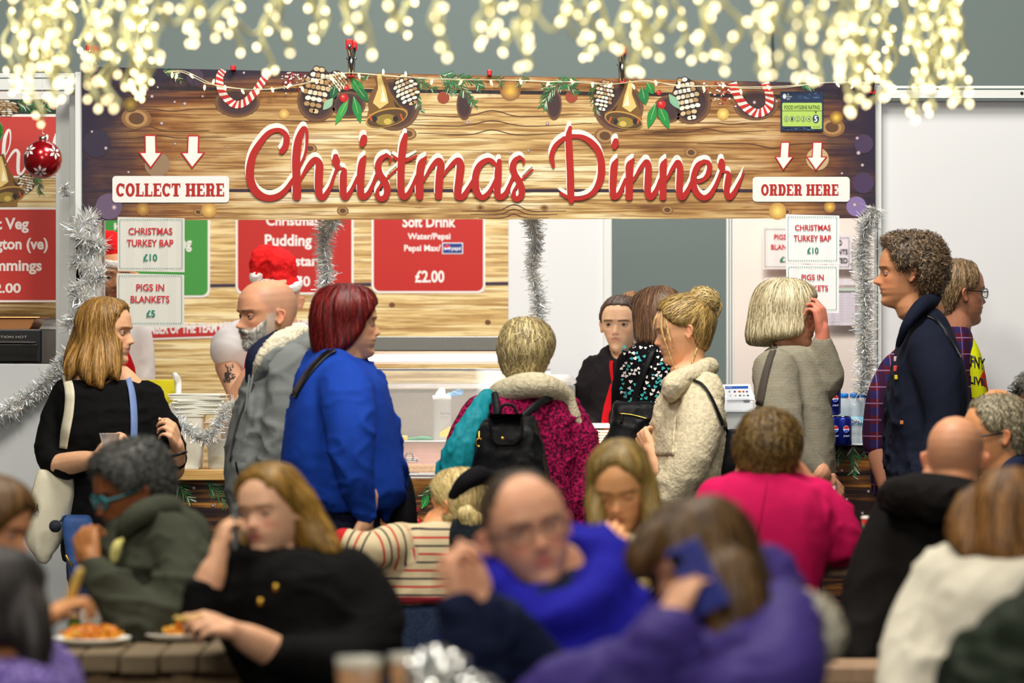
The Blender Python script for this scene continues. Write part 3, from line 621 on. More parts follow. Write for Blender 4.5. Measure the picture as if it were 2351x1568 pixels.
A.text('Remarks: Vol 8', 1904, 738, 1926, 742, (120, 120, 130), 0); A.build('printed_grid', e)

# ---- menu boards printed on the rear wall
def card(name, label, x0, y0, x1, y1, colr, lines, d=DW, r=18, slope=0):
    e = empty(name, W((x0+x1)/2, y1, d - .004), label, 'menu board')
    A = Art(d - .002, .0012); A.rect(x0, y0, x1, y1, (244, 238, 234), r); A.lay = 2; A.rect(x0+5, y0, x1-5, y1-5, colr, r-4)
    for t, a, b, c, dd in lines: A.lay = 3; A.text(t, a, b, c, dd, (248, 240, 238), .025)
    A.build('printed_card', e, PRINTC); q = MB(); q.pbox(x0+3, y0+3, x1-3, y1-3, d - .002, .003); q.build('backing', M_white, e); return e
RC = (190, 34, 30)
card('menu_card', 'green menu card half hidden behind the paper price signs', 195, 440, 482, 683, (66, 150, 66), [('Hot Roast', 262, 512, 400, 528), ('Meat Dinner', 244, 545, 392, 573), ('ing', 410, 546, 440, 578)])
card('menu_card', 'red menu card reading Christmas Pudding behind the santa hat', 541, 430, 812, 676, RC, [('Christmas', 611, 495, 733, 518), ('Pudding', 608, 538, 716, 573), ('& Custard', 606, 587, 744, 611), ('£3.50', 640, 634, 712, 658)])
e = card('menu_card', 'red soft drink menu card reading £2.00 above the steel food display', 853, 430, 1114, 673, RC, [('Soft Drink', 924, 496, 1046, 522), ('Water/Pepsi', 936, 535, 1034, 554), ('Pepsi Max/', 928, 562, 1012, 581), ('£2.00', 953, 621, 1020, 649)])
A = Art(DW - .004, .0012); A.lay = 3; A.rect(1015, 557, 1063, 583, (240, 240, 240), 2); A.lay = 4; A.rect(1017, 559, 1061, 581, (30, 60, 140), 1); A.lay = 5; A.ell(1027, 570, 7.5, 8.5, (240, 240, 245)); A.lay = 5.5; A.poly([(1020, 567), (1023, 562.5), (1027, 561.5), (1032, 563), (1034, 567), (1028, 568.5), (1024, 570)], (214, 40, 50)); A.poly([(1020.5, 574), (1025, 572.5), (1031, 572), (1033.5, 573), (1031, 577), (1027, 578.5), (1023, 577.5)], (24, 70, 170)); A.text('pepsi', 1037, 566, 1058, 577, (240, 240, 245), .02)
A.build('printed_drink_logo', e)
e = empty('allergy_strip', W(500, 780, DW - .004), 'red strip asking to tell a member of the team, behind the servers', 'notice')
A = Art(DW - .002, .0012); A.poly([(235, 753), (745, 738), (745, 767), (235, 784)], (244, 238, 234)); A.lay = 2; A.poly([(235, 757), (745, 742), (745, 763), (235, 780)], (190, 44, 44)); A.lay = 3; A.text('PLEASE TELL A MEMBER OF THE TEAM BEFORE YOU ORDER CUSTOM', 205, 747, 742, 771, (244, 236, 234), .03, slope=0.026)
A.build('printed_strip', e)
A = Art(DW, .0012); A.lay = 1
for y in (207, 654): A.stroke([(232, y+4, 8), (700, y, 8), (1167, y-3, 8)], (60, 44, 66), 2, False)
A.lay = 1.3
for (x, y) in ((735, 735), (1120, 740), (300, 720), (640, 905), (900, 700)): A.ell(x, y, 7, 6, (110, 70, 34), 14)
A.build('printed_board_seam', bpy.data.objects['wall_stall_rear'])
A = Art(DW, .0012); A.ell(1157, 725, 2.5, 4, (60, 90, 70), 10); 
# ---- neighbouring stall: menu poster
np_ = empty('neighbour_menu_poster', W(80, 725, DB + .46), 'roast dinner menu poster of the neighbouring stall beside the white post', 'poster')
dn = DB + .45
V, Fc = sheet(((-200, 226), (161, 230), (161, 728), (-200, 735)), dn + .003, .004); mesh('vinyl_sheet', V, Fc, M_backwood, np_)
A = Art(dn, .0008)
A.rect(-200, 262, 161, 268, (244, 240, 236)); A.rect(-200, 268, 161, 404, (198, 62, 56)); A.rect(-200, 404, 161, 408, (244, 240, 236))
A.lay = 1; A.rect(-200, 228, 161, 262, (40, 60, 44)); A.rect(-200, 408, 40, 474, (150, 110, 60))
rr = random.Random(8)
cone(A, 12, 248, 34, 18, 0, rr); sprig(A, [(40, 235), (70, 245), (110, 250)], 26, 24, rr)
for k in range(26): A.lay = 3.5 + k*.01; a = rr.uniform(0, 6.28); A.stroke([(145, 236, 3), (145 + 26*math.cos(a), 240 + 24*abs(math.sin(a)), 2)], rr.choice([(200, 40, 40), (150, 24, 30), (230, 110, 110)]), 1, False)
bell(A, 14, 448, .9, 1); sprig(A, [(78, 404), (90, 425), (94, 445)], 14, 18, rr); cone(A, 60, 420, 20, 22, .2, rr)
A.lay = 5; A.rect(-200, 476, 148, 694, (244, 240, 236), 22); A.lay = 5.6; A.rect(-200, 481, 143, 689, (190, 52, 46), 18)
A.lay = 6.4
wl = (238, 232, 230)
A.text('Roast Veg', -74, 500, 66, 535, wl, .03); A.text('Wellington (ve)', -98, 546, 110, 581, wl, .03); A.text('& Trimmings', -90, 596, 96, 630, wl, .03); A.text('£12.00', -50, 650, 48, 673, wl, .03)
A.lay = 3
k = 360/2351
def sc(s, dx, dy, q): return [(dx + x*q, dy + y*q, w*q) for x, y, w in s]
for s in (LET[0][1][1:6]): A.stroke(sc([(x-860, y, w*.7) for x, y, w in s], 3, 276, .098), (246, 240, 236), 6)
for s in LET[1][1][:2]: A.stroke(sc([(x, y, w*.7) for x, y, w in s], 96, 276, .098), (246, 240, 236), 6)
A.stroke(sc([(x, y, w*.7) for x, y, w in LET[1][1][3]], 92, 274, .098), (246, 240, 236), 6); A.stroke(sc([(x, y, w*.7) for x, y, w in LET[1][1][4][:5]], 84, 274, .098), (246, 240, 236), 6)
A.build('printed_menu', np_)
# ---- roasting tin and oven of the neighbour
ov = empty('black_oven', W(40, 836, 13.9), 'black double oven with a row of tiny letters, on the neighbouring counter', 'oven')
q = MB(); q.pbox(-200, 755, 96, 834, 14.3, .5); q.build('body', M_black, ov, bevel=.006)
q = MB(); q.pbox(-200, 790, 84, 830, 14.28, .02); q.build('door', mat('oven_glass', (38, 36, 34), .12), ov, bevel=.003)
q = MB(); q.tube([W(-200, 784, 14.22), W(80, 787, 14.22)], .007); q.build('handle', M_black, ov, True)
A = Art(14.285, .0006); A.text('SOLUTION HOT', -30, 771, 62, 776, (170, 170, 160), 0); A.build('printed_text', ov)
q = MB(); v = Vol(); 
R0 = []
for y, g in ((731, 0), (734, -2), (752, -12), (757, -18)):
    a = W(-200, y, 14.4); b = W(88 + g, y, 14.4); R0.append([(a.x, 14.34, a.z), (b.x, 14.34, a.z), (b.x, 14.62, a.z), (a.x, 14.62, a.z)])
v.rings(R0[::-1]); q.add(v.V, v.F); q.pbox(-200, 727, 92, 731, 14.33, .31)
o = q.build('roasting_tin', mat('copper_tin', (205, 140, 90), .28, .8), bevel=.004); tag(o, 'coppery roasting tin on top of the black oven', 'tin')

# ================================================================ COUNTER
cn = empty('stall_counter', W(1100, 1834, DB), 'stall counter with dark wood-print skirt behind the queue', 'counter')
def skirt(x0, x1, y0):
    q = MB(); q.pbox(x0, y0, x1, 1832, DB - .03, .02); q.build('printed_skirt', M_skirt, cn)
skirt(200, 830, 1098); skirt(830, 1350, 1100); skirt(1350, 2014, 1022)
a, b = W(190, 1078, DB - .07), W(832, 1103, DB - .07)
q = MB(); q.box((a.x, DB - .07, b.z), (b.x, DB + .38, a.z)); q.build('wooden_worktop', wood('pale_oak_worktop', [(.3, (176, 130, 70)), (.5, (205, 160, 92)), (.7, (226, 188, 124))], 20, seed=3, lines=.25), cn, bevel=.004)
a, b = W(1350, 1019, DB - .06), W(2012, 1023, DB - .06)
q = MB(); q.box((a.x, DB - .06, b.z), (b.x, DB + .36, a.z)); q.build('white_worktop', mat('white_worktop', (222, 226, 226), .3), cn, bevel=.003)
A = Art(DB - .03, .0012); rr = random.Random(12)
for pts, n, ln in (([(405, 1104), (420, 1130), (440, 1150)], 16, 34), ([(470, 1104), (490, 1120), (520, 1160)], 16, 40), ([(545, 1104), (550, 1130), (560, 1170)], 16, 34), ([(1930, 1024), (1930, 1045), (1922, 1062)], 16, 26), ([(1958, 1024), (1962, 1050), (1958, 1092)], 22, 32), ([(2000, 1024), (1990, 1034), (1985, 1046)], 10, 20), ([(1352, 1130), (1358, 1160), (1355, 1180)], 14, 26), ([(640, 1104), (650, 1130), (680, 1150)], 14, 34), ([(1000, 1104), (990, 1124), (968, 1140)], 14, 24)):
    sprig(A, pts, n, ln, rr, 1.8, .6)
A.lay = 3.4; leaf(A, 968, 1168, 984, 1138, 16); berry(A, 955, 1170, 6); berry(A, 962, 1196, 7)
A.lay = 2
for (x, y) in ((1918, 1082, ), (1944, 1146), (1936, 1128), (1980, 1178), (1994, 1128), (2002, 1090), (1933, 1080), (1940, 1430), (445, 1120), (489, 1160), (600, 1220), (560, 1190)): soft(A, x, y, 4, (110, 84, 92), (226, 214, 232), 4); A.lay = 2
A.lay = 1.4
for y in (1186, 1240, 1300, 1370, 1420): A.stroke([(1900, y+4, 3), (1960, y-3, 4), (2012, y, 3)], (40, 22, 30), 4, False)
A.lay = 1.6
for k in range(0): A.ell(1998, 1150, 26-6*k, 18-4*k, [(40, 24, 32), (190, 134, 60), (50, 30, 34), (170, 120, 56)][k], 20, .3); A.lay += .1
A.build('printed_fir', cn)
# ================================================================ PEOPLE
FR = [(-.3,.10),(-.04,.15),(-.01,.27),(.02,.345),(.08,.372),(.155,.350),(.20,.386),(.235,.378),(.27,.398),(.31,.375),(.36,.365),(.45,.368),(.52,.372),(.58,.408),(.66,.398),(.76,.378),(.85,.325),(.92,.245),(.97,.14),(1.0,-.03)]
BK = [(-.3,.24),(-.04,.25),(.1,.26),(.2,.29),(.3,.34),(.4,.40),(.5,.445),(.6,.465),(.7,.46),(.8,.425),(.9,.34),(.97,.21),(1.0,.03)]
HW = [(-.3,.06),(-.04,.09),(.02,.13),(.06,.165),(.12,.21),(.2,.25),(.28,.275),(.35,.295),(.42,.31),(.5,.322),(.6,.33),(.7,.325),(.8,.295),(.9,.225),(.97,.13),(1.0,.01)]
NOSE = [(.30,0),(.312,.03),(.328,.09),(.345,.118),(.365,.122),(.40,.095),(.44,.062),(.48,.03),(.52,.008),(.55,0)]
def head_surface(z, th, face=True, nose=1.0, wid=1.0):
    """x, f of the head's surface at height z and angle th (0 = front)"""
    fr = interp(z, FR); bk = interp(z, BK); hw = interp(z, HW) * wid
    c = np.cos(th); s = np.sin(th); e = 2 / 2.25
    x = hw * np.sign(s) * np.abs(s) ** e; f = np.where(c > 0, fr, bk) * np.sign(c) * np.abs(c) ** e
    if face:
        g = lambda x0, z0, sx, sz: np.exp(-((x - x0) / sx) ** 2 - ((z - z0) / sz) ** 2)
        front = np.clip(c * 2, 0, 1)
        sig = interp(z, [(.30,.062),(.34,.060),(.40,.040),(.52,.034)]); f = f + nose * interp(z, NOSE) * np.exp(-(x / sig) ** 2) * front
        d = -.050 * (g(.14,.495,.075,.050) + g(-.14,.495,.075,.050)) + .020 * (g(.13,.575,.09,.025) + g(-.13,.575,.09,.025)) + .016 * (g(.2,.40,.08,.07) + g(-.2,.40,.08,.07))
        d = d - .014 * g(0,.236,.10,.010) - .006 * (g(.125,.235,.025,.02) + g(-.125,.235,.025,.02)) + .010 * (g(0,.268,.075,.02) + g(0,.2,.07,.022)) + .012 * (g(.075,.335,.02,.025) + g(-.075,.335,.02,.025)) + .014 * g(0,.07,.07,.05)
        f = f + d * front
    return x, f
def head_grid(fn, nth=72, nz=64, z0=-.12):
    t = np.linspace(0, 1, nz); z = z0 + (1 - z0) * np.sin(t * math.pi / 2) ** 1.0; z[-1] = .9995
    th = np.linspace(0, 2 * math.pi, nth, endpoint=False); R = []
    for zz in z: R.append(fn(np.full(nth, zz), th))
    return R
def skl(c): return np.array(lin(c)) * (.97, .92, .80)
class Head:
    def __init__(s, c, H, yaw=0, pitch=0, roll=0):
        s.H = H; s.c = Vector(c); r = math.radians
        s.M = Matrix.Rotation(r(yaw), 3, 'Z') @ Matrix.Rotation(r(pitch), 3, 'X') @ Matrix.Rotation(r(roll), 3, 'Y'); s.A = np.array(s.M)
    def w(s, P):                                  # local (x, f, z) in head units -> world
        P = np.atleast_2d(np.asarray(P, dtype=float)); Q = np.stack([P[:, 0], -P[:, 1], P[:, 2] - .5], 1) * s.H
        return Q @ s.A.T + np.array(s.c)
    def l(s, V):
        Q = (np.asarray(V) - np.array(s.c)) @ s.A / s.H; return np.stack([Q[:, 0], -Q[:, 1], Q[:, 2] + .5], 1)
    def fwd(s): return s.M @ Vector((0, -1, 0))
def sm01(x, a, b):
    t = np.clip((x - a) / (b - a), 0, 1); return t * t * (3 - 2 * t)
def build_head(h, neck, skin, voxel=.0040, lips=(176, 96, 88), brow=(70, 50, 36), eye=(70, 50, 34), lid=.35, wid=1.0, nose=1.0, beard=None, bald=None, blush=.5, ears=True, gaze=(0, 0), mouth_open=0, jaw=1.0, brow_z=0):
    v = Vol(); R = head_grid(lambda z, th: head_surface(z, th, True, nose, wid)); z = np.linspace(0, 1, 64); zs = -.12 + 1.12 * np.sin(z * math.pi / 2); zs[-1] = .9995
    jw = lambda q: 1 - (1 - jaw) * float(1 - sm01(np.array([q]), .12, .46)[0])
    v.rings([list(map(tuple, h.w(np.stack([x * jw(q), f, np.full(len(x), q)], 1)))) for (x, f), q in zip(R, zs)])
    if neck is not None:
        a = Vector(h.w([(0, -.10, .30)])[0]); b = Vector(h.w([(0, -.06, .02)])[0]); n = Vector(neck[:3]); r = neck[3] if len(neck) > 3 else .058
        v.tube([tuple(a), tuple(b), tuple(b.lerp(n, .55)), tuple(n)], [r*.95, r, r*1.05, r*1.5], n=20)
    if ears:
        for sg in (-1, 1):
            ex = sg * .335 * wid
            E = [(ex + sg*.03, -.045, .56), (ex + sg*.055, -.085, .545), (ex + sg*.06, -.10, .50), (ex + sg*.045, -.085, .44), (ex + sg*.02, -.045, .385), (ex + sg*.012, -.02, .375), (ex, -.0, .42)]
            v.tube(list(map(tuple, h.w(E))), [q * h.H for q in (.02, .022, .022, .02, .028, .026, .014)], n=8)
            v.tube(list(map(tuple, h.w([(ex - sg*.01, -.02, .55), (ex + sg*.012, -.05, .50), (ex, -.03, .41)]))), [q * h.H for q in (.022, .03, .026)], n=8)
    V, Fc = remesh(v, voxel, 2, .5)
    L = h.l(V); x, f, z = L.T; ax = np.abs(x)
    sk = skl(skin); C = np.tile(sk, (len(V), 1))
    def blend(m, c): 
        nonlocal C
        C = C * (1 - m[:, None]) + np.array(lin(c)) * m[:, None]
    fr = sm01(f, .1, .25)
    red = [min(255, skin[0]*1.02), skin[1]*.72, skin[2]*.68]
    blend(blush * .5 * fr * np.exp(-((ax-.17)/.08)**2 - ((z-.36)/.07)**2), red); blend(blush * .45 * np.exp(-(x/.06)**2 - ((z-.35)/.045)**2) * fr, red)
    blend(.35 * sm01(ax, .335, .37) * (np.abs(z-.47) < .13), red)
    C = C * (1 + .05 * vn(V * 40, 3) + .04 * vn(V * 110, 8))[:, None]
    lm = np.exp(-(x/.088)**4) * (sm01(z, .186, .198) - sm01(z, .272 - .25*ax, .285 - .25*ax)) * fr; blend(lm * .85, lips)
    blend(np.exp(-((z-.236 - .02*np.cos(x*30))/.006)**2 - (x/.10)**4) * fr * .6, [v2*.55 for v2 in lips])
    if mouth_open: blend(np.exp(-((z-.232)/(.018*mouth_open))**2 - (x/.06)**4) * fr, (60, 20, 20))
    bz = .572 + brow_z + .03 * np.sqrt(np.clip(1 - ((ax-.14)/.13)**2, 0, 1)) - .02; bm = np.exp(-((z-bz)/.016)**2) * sm01(ax, .035, .06) * (1 - sm01(ax, .21, .25)) * fr; blend(bm * .95, brow)
    blend(np.exp(-((ax-.035)/.018)**2 - ((z-.322)/.010)**2) * fr * .7, (90, 40, 36))
    if beard:
        bc, b0 = beard; m = sm01(.36 - .5*np.abs(f-.18)*0 - z, 0, .03) * sm01(z, -.12, -.02) * sm01(f, -.02, .05) * (1 - np.exp(-(x/.085)**4 - ((z-.236)/.030)**2)) 
        m = np.maximum(m, sm01(ax, .24, .28) * sm01(f, .0, .04) * (1-sm01(f, .13, .17)) * (z < .52) * (z > .2)); m = m * (1 - np.exp(-((ax-.17)/.08)**2 - ((z-.36)/.035)**2)*.8*fr); m = m * (.75 + .35 * vn(V*200, 4)); blend(np.clip(m, 0, 1) * b0, bc)
    if bald: bc, b0 = bald; m = (1 - sm01(z, .80, .93)) * sm01(-f + z*.55, .12, .26) * sm01(z + .2*f, .20, .30); blend(np.clip(m, 0, 1) * b0 * (1 - sm01(ax, .345, .36) * (np.abs(z-.47) < .12)), bc)
    parts = [(V, Fc, np.clip(C, 0, 1))]
    # eyes: balls with drawn iris, lids as caps a little larger
    for sg in (-1, 1):
        ec = Vector(h.w([(sg * .138, .291, .497)])[0]); er = .056 * h.H; g = Vector((gaze[0] + sg*0, -1, gaze[1])).normalized()
        q = Vol(); q.ell((0, 0, 0), (er, er, er), None, 22, 16); P = np.array(q.V); dr = P / er; ga = dr @ np.array(g)
        c = np.tile(lin((226, 220, 214)), (len(P), 1)); c[ga > .86] = lin(eye); c[ga > .965] = lin((12, 10, 10)); c[ga < .55] = lin((200, 150, 140))
        Fq = [list(t) if len(t) == 4 else None for t in q.F]; Fq = [t for t in Fq if t]
        parts.append((P @ h.A.T + np.array(ec), np.array(Fq), c))
        for up in (1, -1):
            q = Vol(); er2 = er * 1.12; n1, n2 = 14, 7; vv = []; ff = []
            top = (lid if up > 0 else -.42)        # lid edge height over the ball, -1..1
            for j in range(n2 + 1):
                for i in range(n1 + 1):
                    az = math.radians(-88 + 176*i/n1); edge = top * (1 - .55*abs(math.sin(az))**2 * (1 if up > 0 else 1)); zz = edge + ((1.0 if up > 0 else -1.0) - edge) * j / n2
                    zz = max(-.999, min(.999, zz)); rr_ = math.sqrt(1 - zz*zz); vv.append((er2*rr_*math.sin(az), -er2*rr_*math.cos(az), er2*zz))
            for j in range(n2):
                for i in range(n1): a = j*(n1+1)+i; ff.append([a, a+1, a+n1+2, a+n1+1])
            vv = np.array(vv); cc = np.tile(sk * (.86 if up > 0 else .92), (len(vv), 1))
            if up > 0: cc[:n1+1] = np.array(lin((50, 36, 30)))
            parts.append((vv @ h.A.T + np.array(ec), np.array(ff), cc))
    return parts
def build_hand(wrist, tip, nrm, L=.18, side='R', curl=(25, 35, 25), thumb=(.75, .55, -.35), spread=1.0, skin=(222, 170, 140), voxel=.0042, fore=None, each=None, rf=1.0):
    """wrist and fingertip direction in world space; nrm = the way the palm faces; fore = point back along the forearm"""
    w = Vector(wrist); y = (Vector(tip) - w).normalized(); n = Vector(nrm); n = (n - n.dot(y) * y).normalized(); z = -n
    x = y.cross(z) if side == 'L' else -(y.cross(z))
    x = n.cross(y) if side == 'L' else y.cross(n)
    P = lambda a, b, c: tuple(w + (x*a + y*b + z*c) * L)
    v = Vol(); bases = [(.165, .50, .0), (.055, .525, .012), (-.055, .505, .008), (-.155, .46, -.008)]; lens = [.40, .45, .42, .33]; rad = [.047, .049, .046, .041]
    for k, (b, l, r) in enumerate(zip(bases, lens, rad)):
        r *= rf; cv = each[k] if each else curl; pts = [P(b[0]*.45, .08, -.0), P(b[0]*.8, .30, .005), P(*b)]; v.tube(pts, [.09*L*rf, .085*L*rf, .062*L*rf], n=10)
        a = 0; p = Vector(b); sx = b[0] * .35 * spread; pt = [P(*p)]; rr_ = [r*L*1.12]
        for seg, cc in zip((.45, .31, .24), cv):
            a += math.radians(cc); dirn = Vector((sx, math.cos(a), -math.sin(a))).normalized(); p = p + dirn * seg * l; pt.append(P(*p)); rr_.append(r*L*(1.0 - .1*len(rr_)))
        for i in range(3): v.tube([pt[i], pt[i+1]], [rr_[i], rr_[i+1]], n=10)
    v.tube([P(.08, .06, -.01), P(.19, .18, -.04), P(.22, .30, -.06)], [.09*L, .085*L, .06*L], n=10)
    t = Vector(thumb).normalized(); p = Vector((.20, .16, -.04)); q = p + t*.20; t2 = (t + Vector((-.25, .35, -.1))).normalized(); q2 = q + t2*.19; q3 = q2 + (t2 + Vector((-.2, .25, -.05))).normalized()*.13
    v.tube([P(*p), P(*q)], [.075*L, .058*L], n=10); v.tube([P(*q), P(*q2)], [.056*L, .05*L], n=10); v.tube([P(*q2), P(*q3)], [.05*L, .042*L], n=10)
    if fore is not None:
        f = Vector(fore[:3]); r1 = fore[3] if len(fore) > 3 else .036; v.tube([tuple(w + y*L*.12), tuple(w), tuple(w.lerp(f, .4)), tuple(f)], [.115*L*1.3, .125*L*1.15, r1*.86, r1], n=14)
    V, Fc = remesh(v, voxel, 2, .5); sk = skl(skin); C = np.tile(sk, (len(V), 1)) * (1 + .06*vn(V*60, 2) + .04*vn(V*170, 5))[:, None]
    return [(V, Fc, np.clip(C, 0, 1))]
def body_object(name, parts, parent):
    V = []; Fc = []; C = []; b = 0
    for v, f, c in parts: V.append(v); Fc.append(np.asarray(f) + b); C.append(c); b += len(v)
    V = np.vstack(V); C = np.vstack(C); Fl = [r.tolist() for r in Fc]; FL = [q if q[3] != q[0] else q[:3] for r in Fl for q in r]
    return mesh(name, V, FL, SKIN, parent, col=C)
# ---- hair
def hair_fn(line, T, top=.06, openz=None, curtain=None, flare=1.0, back=1.0, wid=1.0, part=None, seed=0):
    """returns a surface function for a cap of hair: line = [(deg, z)] hairline, T = thickness"""
    def fn(z, th, h0=0):
        d = np.degrees(np.abs((th + math.pi) % (2*math.pi) - math.pi)); zl = interp(d, line)
        zs = z if curtain is None else np.maximum(z, .55)
        x, f = head_surface(zs, th, False, 1, wid)
        on = sm01(z, zl - .03, zl + .05)
        if openz is not None: on = on * sm01(d, interp(z, openz) - 6, interp(z, openz) + 6)
        tt = interp(d, T) if isinstance(T, list) else T
        tt = tt * (1 + .25 * vn(np.stack([th*2, z*4, th*0 + seed], 1), seed)); 
        r = np.sqrt(x*x + f*f) + 1e-6; fl = 1.0
        if curtain is not None: fl = 1 + (flare - 1) * np.clip((.55 - z) / (.55 - curtain), 0, 1)
        out = (1 + tt / r * 1.0) * fl; k = on * out + (1 - on) * .72
        if curtain is not None: k = np.where(z < .5, on * out + (1 - on) * .30, k)
        return x * k, f * k * np.where(f < 0, back, 1)
    return fn
def add_cap(vol, h, fn, top=.05, z0=-.1, nth=80, nz=60):
    t = np.linspace(0, 1, nz); zs = z0 + (1 - z0) * np.sin(t * math.pi / 2); zs[-1] = .9995; th = np.linspace(0, 2*math.pi, nth, endpoint=False); R = []
    for q in zs:
        x, f = fn(np.full(nth, q), th); zz = q + top * sm01(np.array([q]), .6, 1.0)[0]; R.append(list(map(tuple, h.w(np.stack([x, f, np.full(nth, zz)], 1)))))
    vol.rings(R)
def hair_object(name, vol, parent, cols, h, voxel=.007, strands=900, slen=.10, width=.0011, seed=0, groove=.002, flow=None, curl=0, smooth=3, lift=.002, jitter=.12, label=None, base=.72):
    rg = np.random.RandomState(seed); strands = int(strands * (1.35 if not curl else 1)); V, Fc = remesh(vol, voxel, smooth, .5); c0 = np.array(lin(cols[0])); c1 = np.array(lin(cols[1])); N = normals(V, Fc)
    hc = np.array(h.c); A = h.A
    def fl(P):
        if flow is not None: return flow(P)
        D = np.zeros_like(P); D[:, 2] = -1.0; o = P - hc; D += .35 * o / (np.linalg.norm(o, axis=1)[:, None] + 1e-9); return D
    ang = np.arctan2(V[:, 1] - hc[1], V[:, 0] - hc[0])
    g = vn(np.stack([ang*14, V[:, 2]*7, V[:, 2]*0], 1), seed) + .6*vn(np.stack([ang*34, V[:, 2]*10, V[:, 2]*0], 1), seed+3)
    if groove: V = V + N * (g * groove)[:, None]
    m = np.clip(.5 + .5*g + .25*vn(V*60, 1), 0, 1)[:, None]; C = (c0*(1-m) + c1*m) * base
    FL = Fc.tolist(); VV = [V]; CC = [C]
    if strands:
        bv = BVHTree.FromPolygons(V.tolist(), FL); fi = rg.randint(0, len(FL), strands*3); Lc = h.l(V[Fc[fi, 0]]); hx, hf = head_surface(np.clip(Lc[:, 2], -.3, .99), np.arctan2(Lc[:, 0], Lc[:, 1]), False)
        ok = (np.hypot(Lc[:, 0], Lc[:, 1]) > np.hypot(hx, hf)*1.005) | (Lc[:, 2] > .97) | (Lc[:, 2] < -.05); fi = fi[ok][:strands]; strands = len(fi); P = V[Fc[fi, 0]].copy(); b = len(V); ns = 7 if not curl else 12
        pts = [P]; nrm = [N[Fc[fi, 0]]]
        if curl:
            T = np.cross(nrm[0], rg.normal(size=P.shape)); T /= np.linalg.norm(T, axis=1)[:, None]; B = np.cross(nrm[0], T); r = curl * rg.uniform(.6, 1.2, (strands, 1)); out = nrm[0]
            X = out + .3*T; X /= np.linalg.norm(X, axis=1)[:, None]
            S = []
            for k in range(ns):
                a = k / (ns-1) * 2*math.pi*1.3; S.append(P + X*(r*(1-math.cos(a)) * .8) + B*(r*math.sin(a)) + T*(k/ns*r*1.2))
            S = np.array(S)
        else:
            S = [P + nrm[0]*.0005]; cur = P.copy(); ln = slen * rg.uniform(.5, 1.25, strands); lo = lift * rg.uniform(.1, 1.6, strands)
            jit = rg.normal(size=(strands, 3)) * jitter
            for k in range(ns - 1):
                D = fl(cur); D = D / (np.linalg.norm(D, axis=1)[:, None] + 1e-9) + jit; n_ = nrm[-1]; D = D - (D*n_).sum(1)[:, None]*n_; D /= np.linalg.norm(D, axis=1)[:, None] + 1e-9; cur = cur + D * (ln/(ns-1))[:, None]; nn = np.empty_like(cur); q = np.empty_like(cur)
                for i in range(strands):
                    loc, no, _, _ = bv.find_nearest(Vector(cur[i])); q[i] = loc; nn[i] = no
                sg = np.sign((nn * n_).sum(1))[:, None]; cur = q; nrm.append(nn); S.append(q + nn * (lo * math.sin(math.pi*min(1, (k+1)/(ns-1)*.8+.1)))[:, None])
            S = np.array(S)
        T = np.gradient(S, axis=0); T /= np.linalg.norm(T, axis=2)[:, :, None] + 1e-12
        NN = np.array(nrm) if not curl else np.repeat(nrm[0][None], ns, 0); SD = np.cross(T, NN); SD /= np.linalg.norm(SD, axis=2)[:, :, None] + 1e-12
        w = width * rg.uniform(.6, 1.4, strands)[None, :, None] * np.sin(np.linspace(.25, math.pi-.12, ns))[:, None, None]
        if curl: w = w * .9
        Lf = S - SD*w; Rt = S + SD*w; Vs = np.stack([Lf, Rt], 2).transpose(1, 0, 2, 3).reshape(-1, 3); mm = rg.uniform(.05, 1.1, (strands, 1)); mm = np.repeat(mm, ns*2, 0); cs = c0*(1-mm) + c1*mm
        idx = (b + np.arange(strands)[:, None]*ns*2 + np.arange(ns-1)[None]*2).ravel(); FL += np.stack([idx, idx+1, idx+3, idx+2], 1).tolist(); VV.append(Vs); CC.append(np.clip(cs, 0, 1))
    o = mesh(name, np.vstack(VV), FL, HAIRM, parent, col=np.vstack(CC))
    if label: o['label'] = label
    return o
